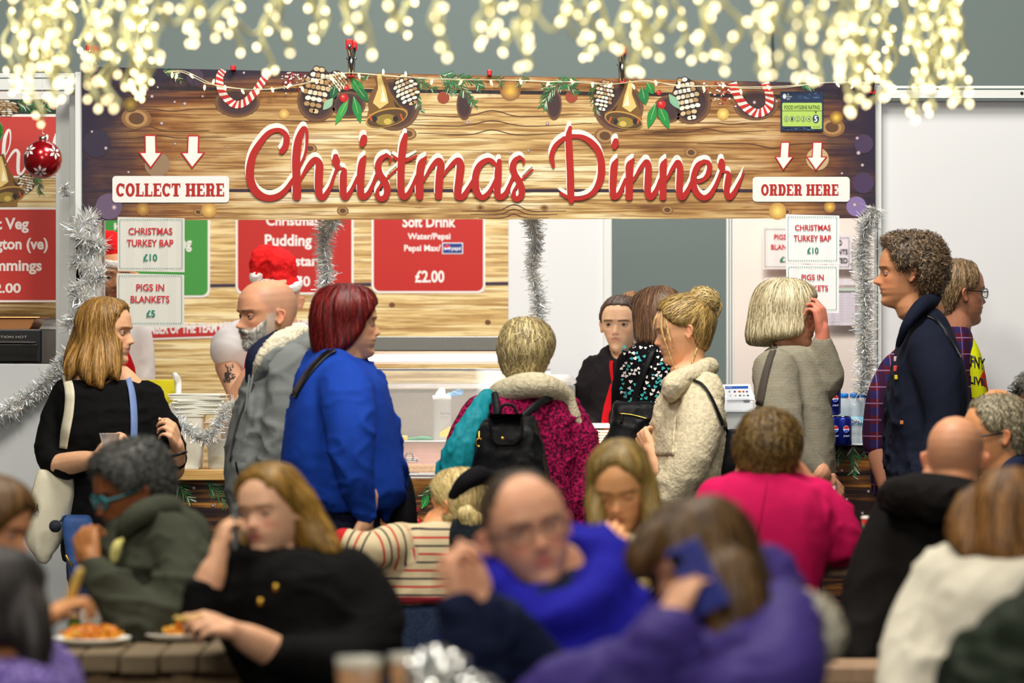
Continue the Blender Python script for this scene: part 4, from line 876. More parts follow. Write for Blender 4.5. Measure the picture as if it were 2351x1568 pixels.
# ---- clothes
def cloth(name, kind, c, c2=None, rough=.85):
    key = 'cloth_' + name
    if key in MATS: return MATS[key]
    m, n, b, N, L = nt(key); c_ = lin(c); b.inputs['Roughness'].default_value = rough; b.inputs['Specular IOR Level'].default_value = .12
    tc = N.new('ShaderNodeTexCoord')
    def noise(sc, det=3, st=(1, 1, 1)):
        mp = N.new('ShaderNodeMapping'); mp.inputs['Scale'].default_value = st; L.new(tc.outputs['Object'], mp.inputs[0]); t = N.new('ShaderNodeTexNoise'); t.inputs['Scale'].default_value = sc; t.inputs['Detail'].default_value = det; L.new(mp.outputs[0], t.inputs['Vector']); return t.outputs[0]
    def mixc(f, A, B):
        r = N.new('ShaderNodeMix'); r.data_type = 'RGBA'
        for k, v in (('A', A), ('B', B)):
            if isinstance(v, tuple): r.inputs[k].default_value = (*v[:3], 1)
            else: L.new(v, r.inputs[k])
        L.new(f, r.inputs['Factor']); return r.outputs['Result']
    def ramp(v, a, bb):
        t = N.new('ShaderNodeMapRange'); L.new(v, t.inputs[0]); t.inputs[1].default_value = a; t.inputs[2].default_value = bb; return t.outputs[0]
    def bump(v, s, d):
        u = N.new('ShaderNodeBump'); u.inputs['Strength'].default_value = s; u.inputs['Distance'].default_value = d; L.new(v, u.inputs['Height']); L.new(u.outputs[0], b.inputs['Normal'])
    base = mixc(noise(14), tuple(v*.88 for v in c_), tuple(min(1, v*1.1) for v in c_))
    if kind == 'plain': bump(noise(320, 2), .25, .002)
    elif kind == 'fleece': base = mixc(ramp(noise(70, 4), .35, .65), tuple(v*.8 for v in c_), tuple(min(1, v*1.08) for v in c_)); bump(noise(90, 4), .8, .006)
    elif kind == 'boucle': base = mixc(ramp(noise(95, 4), .42, .6), tuple(lin(c2)), c_); bump(noise(110, 4), .9, .006)
    elif kind == 'knit':
        s = N.new('ShaderNodeSeparateXYZ'); L.new(tc.outputs['Object'], s.inputs[0]); w = N.new('ShaderNodeTexWave'); w.bands_direction = 'Z'; w.inputs['Scale'].default_value = 78; w.inputs['Distortion'].default_value = 1.4; w.inputs['Detail'].default_value = 1; w.inputs['Detail Scale'].default_value = 3
        L.new(tc.outputs['Object'], w.inputs['Vector']); base = mixc(w.outputs['Fac'] if 'Fac' in w.outputs else w.outputs[1], tuple(v*.62 for v in c_), tuple(min(1, v*1.12) for v in c_)); bump(w.outputs[1], .6, .005)
    elif kind == 'stripe':                          # red and navy bands on cream, driven by distance along body or sleeve
        a = N.new('ShaderNodeAttribute'); a.attribute_name = 'sv'
        fr = N.new('ShaderNodeMath'); fr.operation = 'FRACT'; mu = N.new('ShaderNodeMath'); mu.operation = 'MULTIPLY'; mu.inputs[1].default_value = 1/.050; L.new(a.outputs['Fac'], mu.inputs[0]); L.new(mu.outputs[0], fr.inputs[0])
        r = N.new('ShaderNodeValToRGB'); r.color_ramp.interpolation = 'CONSTANT'; L.new(fr.outputs[0], r.inputs[0]); e = r.color_ramp.elements
        e[0].position = 0; e[0].color = (*lin((186, 40, 44)), 1); e[1].position = .13; e[1].color = (*lin((206, 188, 150)), 1)
        for p, cc in ((.5, (34, 32, 52)), (.62, (206, 188, 150))): q = e.new(p); q.color = (*lin(cc), 1)
        base = r.outputs[0]; bump(noise(200, 2), .3, .003)
    elif kind == 'plaid':
        s = N.new('ShaderNodeSeparateXYZ'); L.new(tc.outputs['Object'], s.inputs[0])
        def band(o, sc, w_, off=0):
            mu = N.new('ShaderNodeMath'); mu.operation = 'MULTIPLY_ADD'; mu.inputs[1].default_value = sc; mu.inputs[2].default_value = off; L.new(o, mu.inputs[0]); fr = N.new('ShaderNodeMath'); fr.operation = 'FRACT'; L.new(mu.outputs[0], fr.inputs[0]); lt = N.new('ShaderNodeMath'); lt.operation = 'LESS_THAN'; lt.inputs[1].default_value = w_; L.new(fr.outputs[0], lt.inputs[0]); return lt.outputs[0]
        base = mixc(band(s.outputs[2], 17, .5), tuple(lin((92, 28, 40))), tuple(lin((46, 40, 92)))); base = mixc(band(s.outputs[0], 19, .4), base, tuple(lin((60, 26, 56)))); base = mixc(band(s.outputs[2], 17, .07, .3), base, tuple(lin((150, 110, 150)))); base = mixc(band(s.outputs[0], 19, .07, .2), base, tuple(lin((140, 90, 130))))
    elif kind == 'graphic':
        base = mixc(ramp(noise(9, 2, (1, 1, .5)), .5, .51), tuple(lin((24, 26, 22))), tuple(lin((206, 210, 20)))); base = mixc(ramp(noise(7, 2), .56, .57), base, tuple(lin((214, 50, 30))))
    elif kind == 'denim': base = mixc(ramp(noise(160, 3), .4, .6), tuple(v*.7 for v in c_), tuple(min(1, v*1.25) for v in c_)); bump(noise(240, 2), .3, .002)
    elif kind == 'leather': bump(noise(60, 4), .3, .004)
    elif kind == 'shell': bump(noise(26, 3), .35, .01)
    L.new(base, b.inputs['Base Color']); MATS[key] = m; return m
def garment(name, m, parent, d, rows=None, arms=(), extra=None, voxel=.010, smooth=4, fold=.006, seed=0, fx=(7, 7, 13), stripe=False, e=2.5, label=None):
    """rows: silhouette of the body part; arms: list of (points px, radii m, up to which joint)"""
    v = Vol()
    if rows: v.loft(rows, d, e=e)
    for pts, rad in arms: v.tube([tuple(W(x, y, d + dd)) for x, y, dd in pts], list(rad), n=18, sm=5)
    if extra: extra(v)
    V, Fc = remesh(v, voxel, smooth, .5)
    sv = None
    if stripe:
        sv = V[:, 2].copy()
        for pts, rad in arms:
            P = [np.array(W(x, y, d + dd)) for x, y, dd in pts]; best = np.full(len(V), 1e9); val = np.zeros(len(V)); acc = 0
            for a, b in zip(P[:-1], P[1:]):
                ab = b - a; L_ = np.linalg.norm(ab); t = np.clip(((V - a) @ ab) / L_**2, 0, 1); dd_ = np.linalg.norm(V - (a + t[:, None]*ab), axis=1); val = np.where(dd_ < best, acc + t*L_, val); best = np.minimum(best, dd_); acc += L_
            use = (best < rad[1]*1.3) & (val > .05) & (V[:, 0] < P[0][0]); sv = np.where(use, val, sv)
    if fold: V = folds(V, Fc, fold, seed, fx)
    o = mesh(name, V, Fc, m, parent, sval=sv)
    if label: o['label'] = label
    o['_bv'] = 0; del o['_bv']; GARM[o.name] = (V, Fc); return o
GARM = {}
def drape(name, m, parent, target, rows=None, path=None, d=12, off=.004, nx=8, th=.003, label=None, cols=None, sub=5):
    """a strap, bib, pocket or print that lies on a garment: rows (y, xl, xr) or path (x, y, width px), dropped onto its surface"""
    V0, F0 = GARM[target.name]; bv = BVHTree.FromPolygons(V0.tolist(), F0.tolist()); o = Vector((0, 0, CAMZ)); G = []
    if rows: A = cr(rows, sub); A = [[(xl + (xr-xl)*i/nx, y) for i in range(nx+1)] for y, xl, xr in A]
    else:
        A = cr(path, sub); P = A[:, :2]; T = np.gradient(P, axis=0); T /= np.linalg.norm(T, axis=1)[:, None]; N = np.stack([-T[:, 1], T[:, 0]], 1); nx = 3
        A = [[tuple(p + q*w*(i/nx-.5)) for i in range(nx+1)] for p, q, w in zip(P, N, A[:, 2])]
    last = d
    for r in A:
        row = []
        for x, y in r:
            dr = (W(x, y, d) - o).normalized(); hit, no, _, dist = bv.ray_cast(o, dr)
            if hit is None or abs(hit.y - last) > .35 and last != d: row.append(None)
            else: row.append(hit); last = hit.y
        ys = [q.y for q in row if q is not None]; y0 = (sum(ys)/len(ys)) if ys else last
        row = [q if q is not None else W(x, y, y0) for q, (x, y) in zip(row, r)]; G.append(row)
    D = np.array([[q.y for q in r] for r in G])
    for _ in range(2):
        if len(D) > 2: D[1:-1] = (D[:-2] + D[1:-1]*2 + D[2:]) / 4
    V = []; Fc = []; R, C = len(G), nx + 1
    for s in (0, 1):
        for j in range(R):
            for i in range(C):
                x, y = A[j][i]; V.append(tuple(W(x, y, min(D[j][i], G[j][i].y) - off - (th if s == 0 else 0))))
    M_ = R*C
    for j in range(R-1):
        for i in range(C-1): a = j*C+i; Fc.append((a, a+C, a+C+1, a+1)); Fc.append((M_+a, M_+a+1, M_+a+C+1, M_+a+C))
    for j in range(R-1): Fc.append((j*C, M_+j*C, M_+(j+1)*C, (j+1)*C)); Fc.append((j*C+nx, (j+1)*C+nx, M_+(j+1)*C+nx, M_+j*C+nx))
    for i in range(nx): Fc.append((i, i+1, M_+i+1, M_+i)); Fc.append(((R-1)*C+i, M_+(R-1)*C+i, M_+(R-1)*C+i+1, (R-1)*C+i+1))
    ob = mesh(name, V, Fc, m, parent)
    if label: ob['label'] = label
    return ob
def print_on(name, art, target, parent, off=.004):  # flat artwork (already laid out in pixels) dropped onto a garment
    V0, F0 = GARM[target.name]; bv = BVHTree.FromPolygons(V0.tolist(), F0.tolist()); o = Vector((0, 0, CAMZ)); V = []
    for p in art.V:
        p = Vector(p); hit, *_ = bv.ray_cast(o, (p - o).normalized()); k = (hit.y - off) / p.y if hit is not None else 1; V.append(tuple(o + (p - o) * k - Vector((0, (art.d - p.y), 0))))
    ob = mesh(name, V, art.F, PRINT, parent, col=art.C, smooth=False)
    if len(art.F) > 12: ob['kind'] = 'stuff'
    return ob
def person(label, foot, group=None): return empty('person', foot, label, 'person', group)
def legs(root, m, d, xl, xr, y, dd=0, foot_yaw=0, r=.085, shoe=M_black, name='trousers', floor=True):
    """standing legs and shoes from the hips down to the floor"""
    v = Vol(); q = MB(); fy = Vector((math.sin(math.radians(foot_yaw)), -math.cos(math.radians(foot_yaw)), 0)); sx = Vector((-fy.y, fy.x, 0))
    c = W((xl + xr)/2, y, d + dd)
    for s in (-1, 1):
        hip = c + sx*(s*.09) ; kn = Vector((hip.x + fy.x*.02, hip.y + fy.y*.02, .50)) + sx*(s*.01); an = Vector((hip.x, hip.y, .09)) + sx*(s*.01)
        v.tube([tuple(hip), tuple(kn), tuple(an)], [r, r*.72, r*.55], n=14)
        v2 = Vol(); v2.tube([tuple(Vector((an.x, an.y, .045)) - fy*.05), tuple(Vector((an.x, an.y, .045)) + fy*.06), tuple(Vector((an.x, an.y, .036)) + fy*.17)], [.044, .044, .034], n=12); q.add(v2.V, v2.F)
    v.ell(tuple(c), (.12, .12, .11))
    V, Fc = remesh(v, .014, 4); V = folds(V, Fc, .005, 3); mesh(name, V, Fc, m, root)
    for k in range(2):
        n = len(q.V)//2; me = MB(); me.V = q.V[k*n:(k+1)*n]; me.F = [tuple(i - k*n for i in f) for f in q.F if k*n <= f[0] < (k+1)*n]; me.C = [(1,1,1)]*n; me.build('shoe', shoe, root, True)
def seat_legs(root, m, d, x, y, yaw, dd=0, r=.09, shoe=M_black):
    """seated legs: thighs forward along yaw, shins down"""
    v = Vol(); f = Vector((math.sin(math.radians(yaw)), -math.cos(math.radians(yaw)), 0)); s_ = Vector((-f.y, f.x, 0)); c = W(x, y, d + dd); c.z = .52
    for s in (-1, 1):
        h = c + s_*(s*.10); k = h + f*.42 + Vector((0, 0, .02)); a = Vector((k.x, k.y, .10)) - f*.03; v.tube([tuple(h), tuple(k)], [r, r*.8]); v.tube([tuple(k), tuple(a)], [r*.76, r*.5])
        v2 = MB(); v3 = Vol(); v3.tube([tuple(Vector((a.x, a.y, .045)) - f*.05), tuple(Vector((a.x, a.y, .045)) + f*.06), tuple(Vector((a.x, a.y, .036)) + f*.17)], [.044, .044, .034], n=12); v2.add(v3.V, v3.F); v2.build('shoe', shoe, root, True)
    v.ell(tuple(c), (.17, .15, .11)); V, Fc = remesh(v, .016, 4); mesh('trousers', V, Fc, m, root)
def inner(d, rows, arms, skin):
    """the hidden trunk and upper arms that join head and hands under the clothes"""
    v = Vol(); v.loft([(y, xl + (xr-xl)*.2, xr - (xr-xl)*.2, th*.6, *r) for y, xl, xr, th, *r in rows], d, n=24)
    V, Fc = remesh(v, .03, 1); return [(V, Fc, np.tile(skl(skin), (len(V), 1)))]
M_gold = mat('gold', (212, 168, 70), .25, 1)
M_glass = mat('spectacle_lens', (240, 244, 244), .05, 0, trans=.95, alpha=.35)
def glasses(root, h, m, w=.0022, lens=True, rx=.105, rz=.075, name='glasses'):
    q = MB()
    for sg in (-1, 1):
        c = (sg*.145, .41, .49); P = [Vector(h.w([(c[0] + rx*math.cos(a), c[1] - .03*abs(math.cos(a)), c[2] + rz*math.sin(a))])[0]) for a in np.linspace(0, 2*math.pi, 17)]; q.tube(P, w, 6, sm=1)
        q.tube([Vector(h.w([p])[0]) for p in ((sg*.25, .39, .51), (sg*.335, .2, .52), (sg*.345, -.02, .53), (sg*.35, -.09, .49))], w, 6)
    q.tube([Vector(h.w([p])[0]) for p in ((-.045, .43, .5), (0, .45, .51), (.045, .43, .5))], w, 6)
    o = q.build(name, m, root, True)
    if lens:
        for sg in (-1, 1):
            n = 16; P = [tuple(h.w([(sg*.145 + rx*.95*math.cos(a), .408, .49 + rz*.95*math.sin(a))])[0]) for a in np.linspace(0, 2*math.pi, n, endpoint=False)]; Q = [tuple(h.w([(sg*.145 + rx*.95*math.cos(a), .402, .49 + rz*.95*math.sin(a))])[0]) for a in np.linspace(0, 2*math.pi, n, endpoint=False)]
            l = mesh('lens', P + Q, [tuple(range(n)), tuple(range(n, 2*n))[::-1]] + [(i, (i+1) % n, n+(i+1) % n, n+i) for i in range(n)], M_glass, None, smooth=False); l.parent = o
    return o
# hairlines
LINE_F = [(0,.80),(30,.78),(48,.68),(62,.56),(75,.44),(95,.44),(112,.28),(140,.10),(180,.05)]
LINE_M = [(0,.84),(30,.82),(48,.72),(62,.60),(74,.50),(92,.56),(108,.36),(130,.20),(180,.14)]
def HC(x, y, d, dd=0): return W(x, y, d + dd)
def ft(x, d): return (W(x, 784, d).x, d, 0)
M_jeans = cloth('blue_jeans', 'denim', (44, 56, 92)); M_navy = cloth('navy_trousers', 'denim', (28, 32, 52)); M_blk = cloth('black_trousers', 'plain', (20, 20, 22))
SK = (232, 178, 146)
LONG = [(1.0, -20), (.80, -20), (.74, 68), (.5, 62), (.2, 60), (-.2, 62)]
# ---------------------------------------------------------------- woman in black, far left of the queue
def p_black_top():
    d = 13.4; r = person('long-haired woman in a black top holding a small clear cup, tote on her shoulder', ft(240, d)); H = .225
    h = Head(HC(243, 762, d), H, 78, 2); sk = (236, 184, 152); B = build_head(h, (*W(225, 862, d), .052), sk, ears=False, lips=(184, 110, 100), brow=(110, 76, 44))
    v = Vol(); v.tube([tuple(W(150, 905, d)), tuple(W(200, 868, d, )), tuple(W(262, 868, d)), tuple(W(330, 905, d))], [.03, .06, .06, .03], n=16); V, Fc = remesh(v, .006, 3)
    B.append((V, Fc, np.tile(skl(sk), (len(V), 1))))
    rows = [(872,150,300,.16),(884,134,328,.2),(910,128,345,.25),(960,128,358,.29),(1010,132,364,.30),(1060,138,362,.28),(1110,146,352,.25),(1180,146,342,.27),(1250,142,345,.30),(1290,145,345,.30)]
    B += inner(d, rows, (), sk)
    B += build_hand(W(222, 1052, d-.26), W(262, 1012, d-.28), (.2, -.2, -1) if 0 else (.55, .55, -.4), .17, 'R', each=[(35,45,30),(40,50,30),(45,55,30),(50,55,30)], thumb=(.5,.75,-.5), skin=sk, fore=(*W(140, 1068, d-.12), .042))
    B += build_hand(W(408, 1030, d-.12), W(388, 965, d-.2), (-.8, .3, -.1), .17, 'L', each=[(40,55,40),(45,60,40),(50,65,40),(55,65,40)], thumb=(.3,.8,-.6), skin=sk, fore=(*W(398, 1078, d-.05), .040))
    body_object('body', B, r)
    top = garment('black_top', cloth('black_jersey', 'plain', (12, 12, 13)), r, d, rows, [(((150,900,0),(122,985,-.02),(114,1052,-.06),(155,1074,-.14)), (.050,.055,.050,.044)), (((336,905,0),(370,975,-.02),(398,1050,-.06),(402,1062,-.08)), (.055,.055,.048,.04))], seed=1, fold=.005)
    v = Vol(); fn = hair_fn([(0,.84),(40,.80),(54,.66),(62,.45),(66,.2),(180,.0)], .05, curtain=-.42, openz=[(1.0,-20),(.82,-20),(.74,56),(.5,58),(.2,60),(-.42,64)], flare=.96, back=.96); add_cap(v, h, fn, .05, -.42)
    for pts in (((195,760,.02),(170,820,0),(152,868,0)), ((190,790,-.0),(168,840,-.05),(156,874,-.06)), ((225,780,-.04),(226,850,-.09),(232,893,-.12)), ((255,780,-.04),(258,840,-.08),(272,872,-.10)), ((205,790,-.03),(200,845,-.08),(205,882,-.11))):
        v.tube([tuple(W(x, y, d+q)) for x, y, q in pts], [.04, .034, .006], n=10)
    hair_object('hair', v, r, ((86, 58, 24), (196, 146, 74)), h, strands=3200, slen=.20, width=.0012, lift=.0025, jitter=.07, groove=.004, seed=2, base=.8)
    drape('tote_strap', cloth('canvas', 'plain', (214, 206, 182)), r, top, path=[(152,862,20),(160,900,22),(158,945,22),(150,990,22),(145,1030,18)], d=d, off=.006)
    drape('bag_strap', mat('blue_strap', (110, 134, 184), .5), r, top, path=[(292,862,12),(303,900,15),(308,960,16),(306,1030,16),(300,1090,16)], d=d, off=.006)
    q = MB(); c = W(252, 1006, d-.33); q.lathe(c - Vector((0,0,.03)), [(.024,0),(.036,.045),(.038,.047),(.036,.047),(.023,.003)], 20); q.build('clear_cup', mat('clear_plastic', (236, 240, 240), .1, trans=.8, alpha=.5), r, True)
    q = MB(); q.tube([W(186 + 7*math.cos(a)*0, 1060, d-.19) + Vector((.004*math.cos(a), .036*math.sin(a)+.0, .034*math.cos(a))) for a in np.linspace(0, 6.28, 13)], .0022, 6); q.build('bangle', M_gold, r, True)
    q = MB(); q.tube([W(404, 1044, d-.1) + Vector((.036*math.cos(a), .038*math.sin(a), .010*math.cos(a))) for a in np.linspace(0, 6.28, 13)], .005, 6); q.build('watch_strap', M_black, r, True)
    legs(r, M_jeans, d, 180, 320, 1290, 0, 45)
    # tote bag and blue handbag hang from her shoulders: things of their own
    t = empty('tote_bag', W(100, 1300, d-.1), 'cream cotton tote bag with black lettering hanging from the shoulder of the woman in black', 'bag')
    v = Vol(); v.loft([(1075,88,160,.05,-.1),(1100,78,172,.08,-.1),(1150,62,170,.10,-.1),(1200,50,158,.10,-.1),(1250,58,140,.08,-.1),(1285,82,118,.05,-.1),(1300,100,112,.03,-.1)], d, e=3); V, Fc = remesh(v, .008, 3); V = folds(V, Fc, .007, 8, (9, 9, 4)); GARM['tb'] = (V, Fc); o = mesh('cloth_body', V, Fc, cloth('canvas', 'plain', (214, 206, 182)), t); GARM[o.name] = (V, Fc)
    A = Art(d - .3, .0003); A.text('TERSIA', 54, 1146, 90, 1168, (40, 38, 36), .01, slope=.2-.5); A.lay = 1; A.text('CAMBRIDGE', 66, 1174, 88, 1179, (110, 108, 100), 0, slope=-.3); print_on('printed_lettering', A, o, t)
    t = empty('blue_handbag', W(170, 1330, d-.12), 'small blue leather handbag below the cream tote', 'bag')
    v = Vol(); v.loft([(1182,142,205,.06,-.14),(1200,142,215,.09,-.14),(1270,150,225,.09,-.14),(1330,162,230,.07,-.14)], d, e=4); V, Fc = remesh(v, .008, 3); V = folds(V, Fc, .004, 8); mesh('leather_body', V, Fc, cloth('blue_leather', 'leather', (66, 96, 156), rough=.45), t)
    q = MB(); q.tube([W(152, 1276, d-.2), W(166, 1300, d-.2)], .004, 6); q.build('zip_pull', M_gold, t, True)
    q = MB(); q.ell(W(127, 1208, d-.2), (.022, .018, .022)); q.tube([W(150, 1185, d-.17), W(127, 1208, d-.2)], .003); tag(q.build('key_charm', mat('dark_fur', (30, 34, 44), .9, 0, .8, 60), None, True), 'dark furry key charm hanging beside the blue handbag', 'charm')
p_black_top()
# ---------------------------------------------------------------- servers behind the counter
M_tee = cloth('white_tee', 'plain', (238, 234, 236)); M_red = cloth('red_apron', 'plain', (206, 22, 34)); M_hatred = cloth('santa_red', 'fleece', (226, 34, 36)); M_fur = cloth('white_fur', 'fleece', (244, 242, 240))
def santa_hat(r, h, tailpts, d):
    v = Vol(); zs = [.73, .80, .87, .93, .98, 1.03, 1.08]; th = np.linspace(0, 2*math.pi, 40, endpoint=False); R = []
    for z, k in zip(zs, (1.12, 1.13, 1.15, 1.2, 1.3, 1.2, .6)):
        x, f = head_surface(np.full(40, min(z, .93)), th, False); sl = .10*np.cos(th)*0 + .05*-np.cos(th)
        R.append(list(map(tuple, h.w(np.stack([x*k, f*k, z + sl], 1)))))
    v.rings(R); v.tube([tuple(p) for p in tailpts], [.075, .06, .035, .02], n=12)
    V, Fc = remesh(v, .007, 3); V = folds(V, Fc, .006, 4, (14, 14, 10)); e = mesh('santa_hat', V, Fc, M_hatred, r)
    v = Vol(); R = []
    for z, k in ((.70, 1.05), (.70, 1.16), (.735, 1.20), (.80, 1.20), (.835, 1.16), (.835, 1.05)):
        x, f = head_surface(np.full(40, .73), th, False); R.append(list(map(tuple, h.w(np.stack([x*k, f*k, z - .05*np.cos(th)], 1)))))
    v.rings(R); v.ell(tuple(tailpts[-1]), (.028, .028, .028)); V, Fc = remesh(v, .005, 2); V = folds(V, Fc, .003, 4, (60, 60, 60)); mesh('fur_band', V, Fc, M_fur, e)
def p_server_left():
    d = 15.0; r = person('server in a santa hat whose face is half hidden by the price signs', ft(220, d)); h = Head(HC(266, 636, d), .232, 8, 2); sk = (226, 168, 132)
    rows = [(726,215,300,.18),(742,140,315,.24),(770,92,322,.28),(810,78,322,.30),(870,80,322,.30),(960,90,322,.30),(1100,95,320,.30),(1250,100,315,.30)]
    B = build_head(h, (*W(250, 735, d), .062), sk, .004, beard=((50, 36, 30), .55), brow=(40, 28, 22), lips=(180, 90, 84)) + inner(d, rows, (), sk)
    body_object('body', B, r); t = garment('white_tee_shirt', M_tee, r, d, rows, [(((120,775,0),(82,830,-.02),(60,880,-.05)), (.075,.08,.08)), (((308,760,0),(316,820,0),(318,880,-.02)), (.07,.07,.07))], seed=3)
    santa_hat(r, h, [W(262, 572, d), W(215, 560, d+.03), W(172, 585, d+.03), W(156, 625, d+.02)], d)
    drape('red_apron', M_red, r, t, rows=[(755,262,276),(800,274,292),(825,262,303),(860,262,312),(950,262,312),(1100,262,312)], d=d)
    legs(r, M_blk, d, 140, 300, 1250, 0, 0)
p_server_left()
def p_server_mid():
    d = 15.0; r = person('tattooed server in a santa hat bending down behind the bald bearded man', ft(620, d)); h = Head(HC(642, 692, d), .235, -8, 8); sk = (222, 172, 146)
    rows = [(738,590,690,.2),(752,552,725,.26),(790,530,745,.30),(830,530,750,.30),(860,545,750,.30),(900,550,750,.30),(1000,505,745,.30),(1150,510,740,.3),(1260,515,735,.3)]
    B = build_head(h, (*W(640, 760, d, ), .062), sk, .005) + inner(d, rows, (), sk)
    B += build_hand(W(588, 842, d-.32), W(600, 800, d-.32), (.5, .6, 0), .18, 'R', skin=sk, fore=(*W(552, 905, d-.26), .046))
    v = Vol(); v.tube([tuple(W(522, 840, d-.06)), tuple(W(538, 878, d-.16)), tuple(W(550, 908, d-.26))], [.05, .047, .045], n=16); V, Fc = remesh(v, .005, 3); B.append((V, Fc, np.tile(skl(sk), (len(V), 1))))
    b = body_object('body', B, r); GARM[b.name] = (V, Fc); bn = b
    t = garment('white_tee_shirt', M_tee, r, d, rows, [(((575,770,0),(535,790,-.03),(524,806,-.06)), (.075,.080,.078))], seed=5)
    santa_hat(r, h, [W(640, 612, d), W(610, 592, d), W(592, 600, d-.03), W(588, 636, d-.04)], d)
    drape('red_apron', M_red, r, t, rows=[(745,604,616),(800,572,600),(850,560,690),(950,560,700),(1100,560,700)], d=d)
    A = Art(d - .4, .0002); rr = random.Random(2)
    for k in range(26):
        x, y = rr.gauss(524, 5), rr.uniform(842, 880); a = rr.uniform(-2.2, -.6); A.lay = 1 + k*.02; A.stroke([(x, y, 3.4), (x+5*math.cos(a), y+7*math.sin(a), 2), (x+9*math.cos(a+.5), y+10*math.sin(a+.5), .5)], (54, 54, 58), 3, False)
    print_on('tattoo', A, b, r, .003)
    legs(r, M_blk, d, 560, 700, 1260, 0, 0)
p_server_mid()
def p_server_woman():
    d = 15.0; r = person('female server in a black hoodie and red apron looking towards the camera', ft(1430, d)); H = .222; h = Head(HC(1424, 745, d), H, -14, 0, 0); sk = (250, 206, 178)
    rows = [(826,1385,1470,.15),(836,1362,1500,.2),(852,1346,1515,.25),(890,1338,1525,.27),(940,1334,1525,.27),(1000,1340,1520,.26),(1100,1350,1510,.25),(1220,1350,1510,.27)]
    B = build_head(h, (*W(1428, 832, d), .046), sk, .0036, lips=(214, 142, 126), brow=(74, 46, 34), eye=(80, 56, 36), lid=.34, blush=.5, wid=.97, nose=.88, jaw=.86, brow_z=-.014) + inner(d, rows, (), sk); body_object('body', B, r)
    t = garment('black_hoodie', cloth('black_hoodie', 'plain', (34, 31, 33)), r, d, rows, [(((1364,845,0),(1345,900,-.02),(1336,960,-.05),(1370,1000,-.22)), (.052,.055,.05,.045)), (((1500,845,0),(1515,910,-.02),(1518,965,-.05),(1480,1000,-.22)), (.052,.055,.05,.045))], seed=7,
                extra=lambda v: v.tube([tuple(W(x, y, d+q)) for x, y, q in ((1404,842,-.10),(1388,822,-.04),(1396,806,.06),(1430,800,.10),(1462,806,.06),(1470,826,-.04),(1458,846,-.10))], [.02,.026,.03,.034,.03,.026,.02], n=12))
    drape('red_apron', M_red, r, t, rows=[(828,1400,1408),(845,1399,1407),(878,1404,1412),(882,1401,1440),(900,1396,1460),(940,1385,1480),(1000,1378,1490),(1100,1378,1490)], d=d, off=.006)
    v = Vol(); add_cap(v, h, hair_fn([(0,.80),(40,.79),(60,.66),(72,.52),(90,.46),(110,.3),(180,.1)], .028), .02, 0); v.ell(tuple(W(1452, 687, d+.06)), (.036, .036, .026)); hb = lambda P: np.array(W(1452, 690, d+.08)) - P
    hair_object('hair', v, r, ((44, 34, 32), (120, 92, 76)), h, .006, 1300, .08, flow=hb, lift=.0015, seed=4)
    v = Vol(); v.ell(tuple(W(1450, 686, d+.06)), (.040, .040, .028)); hair_object('hair_bun', v, r, ((96, 60, 30), (206, 150, 92)), h, .006, 260, .05, lift=.004, seed=5, jitter=1.2)
    legs(r, M_blk, d, 1380, 1480, 1220, 0, 0)
p_server_woman()
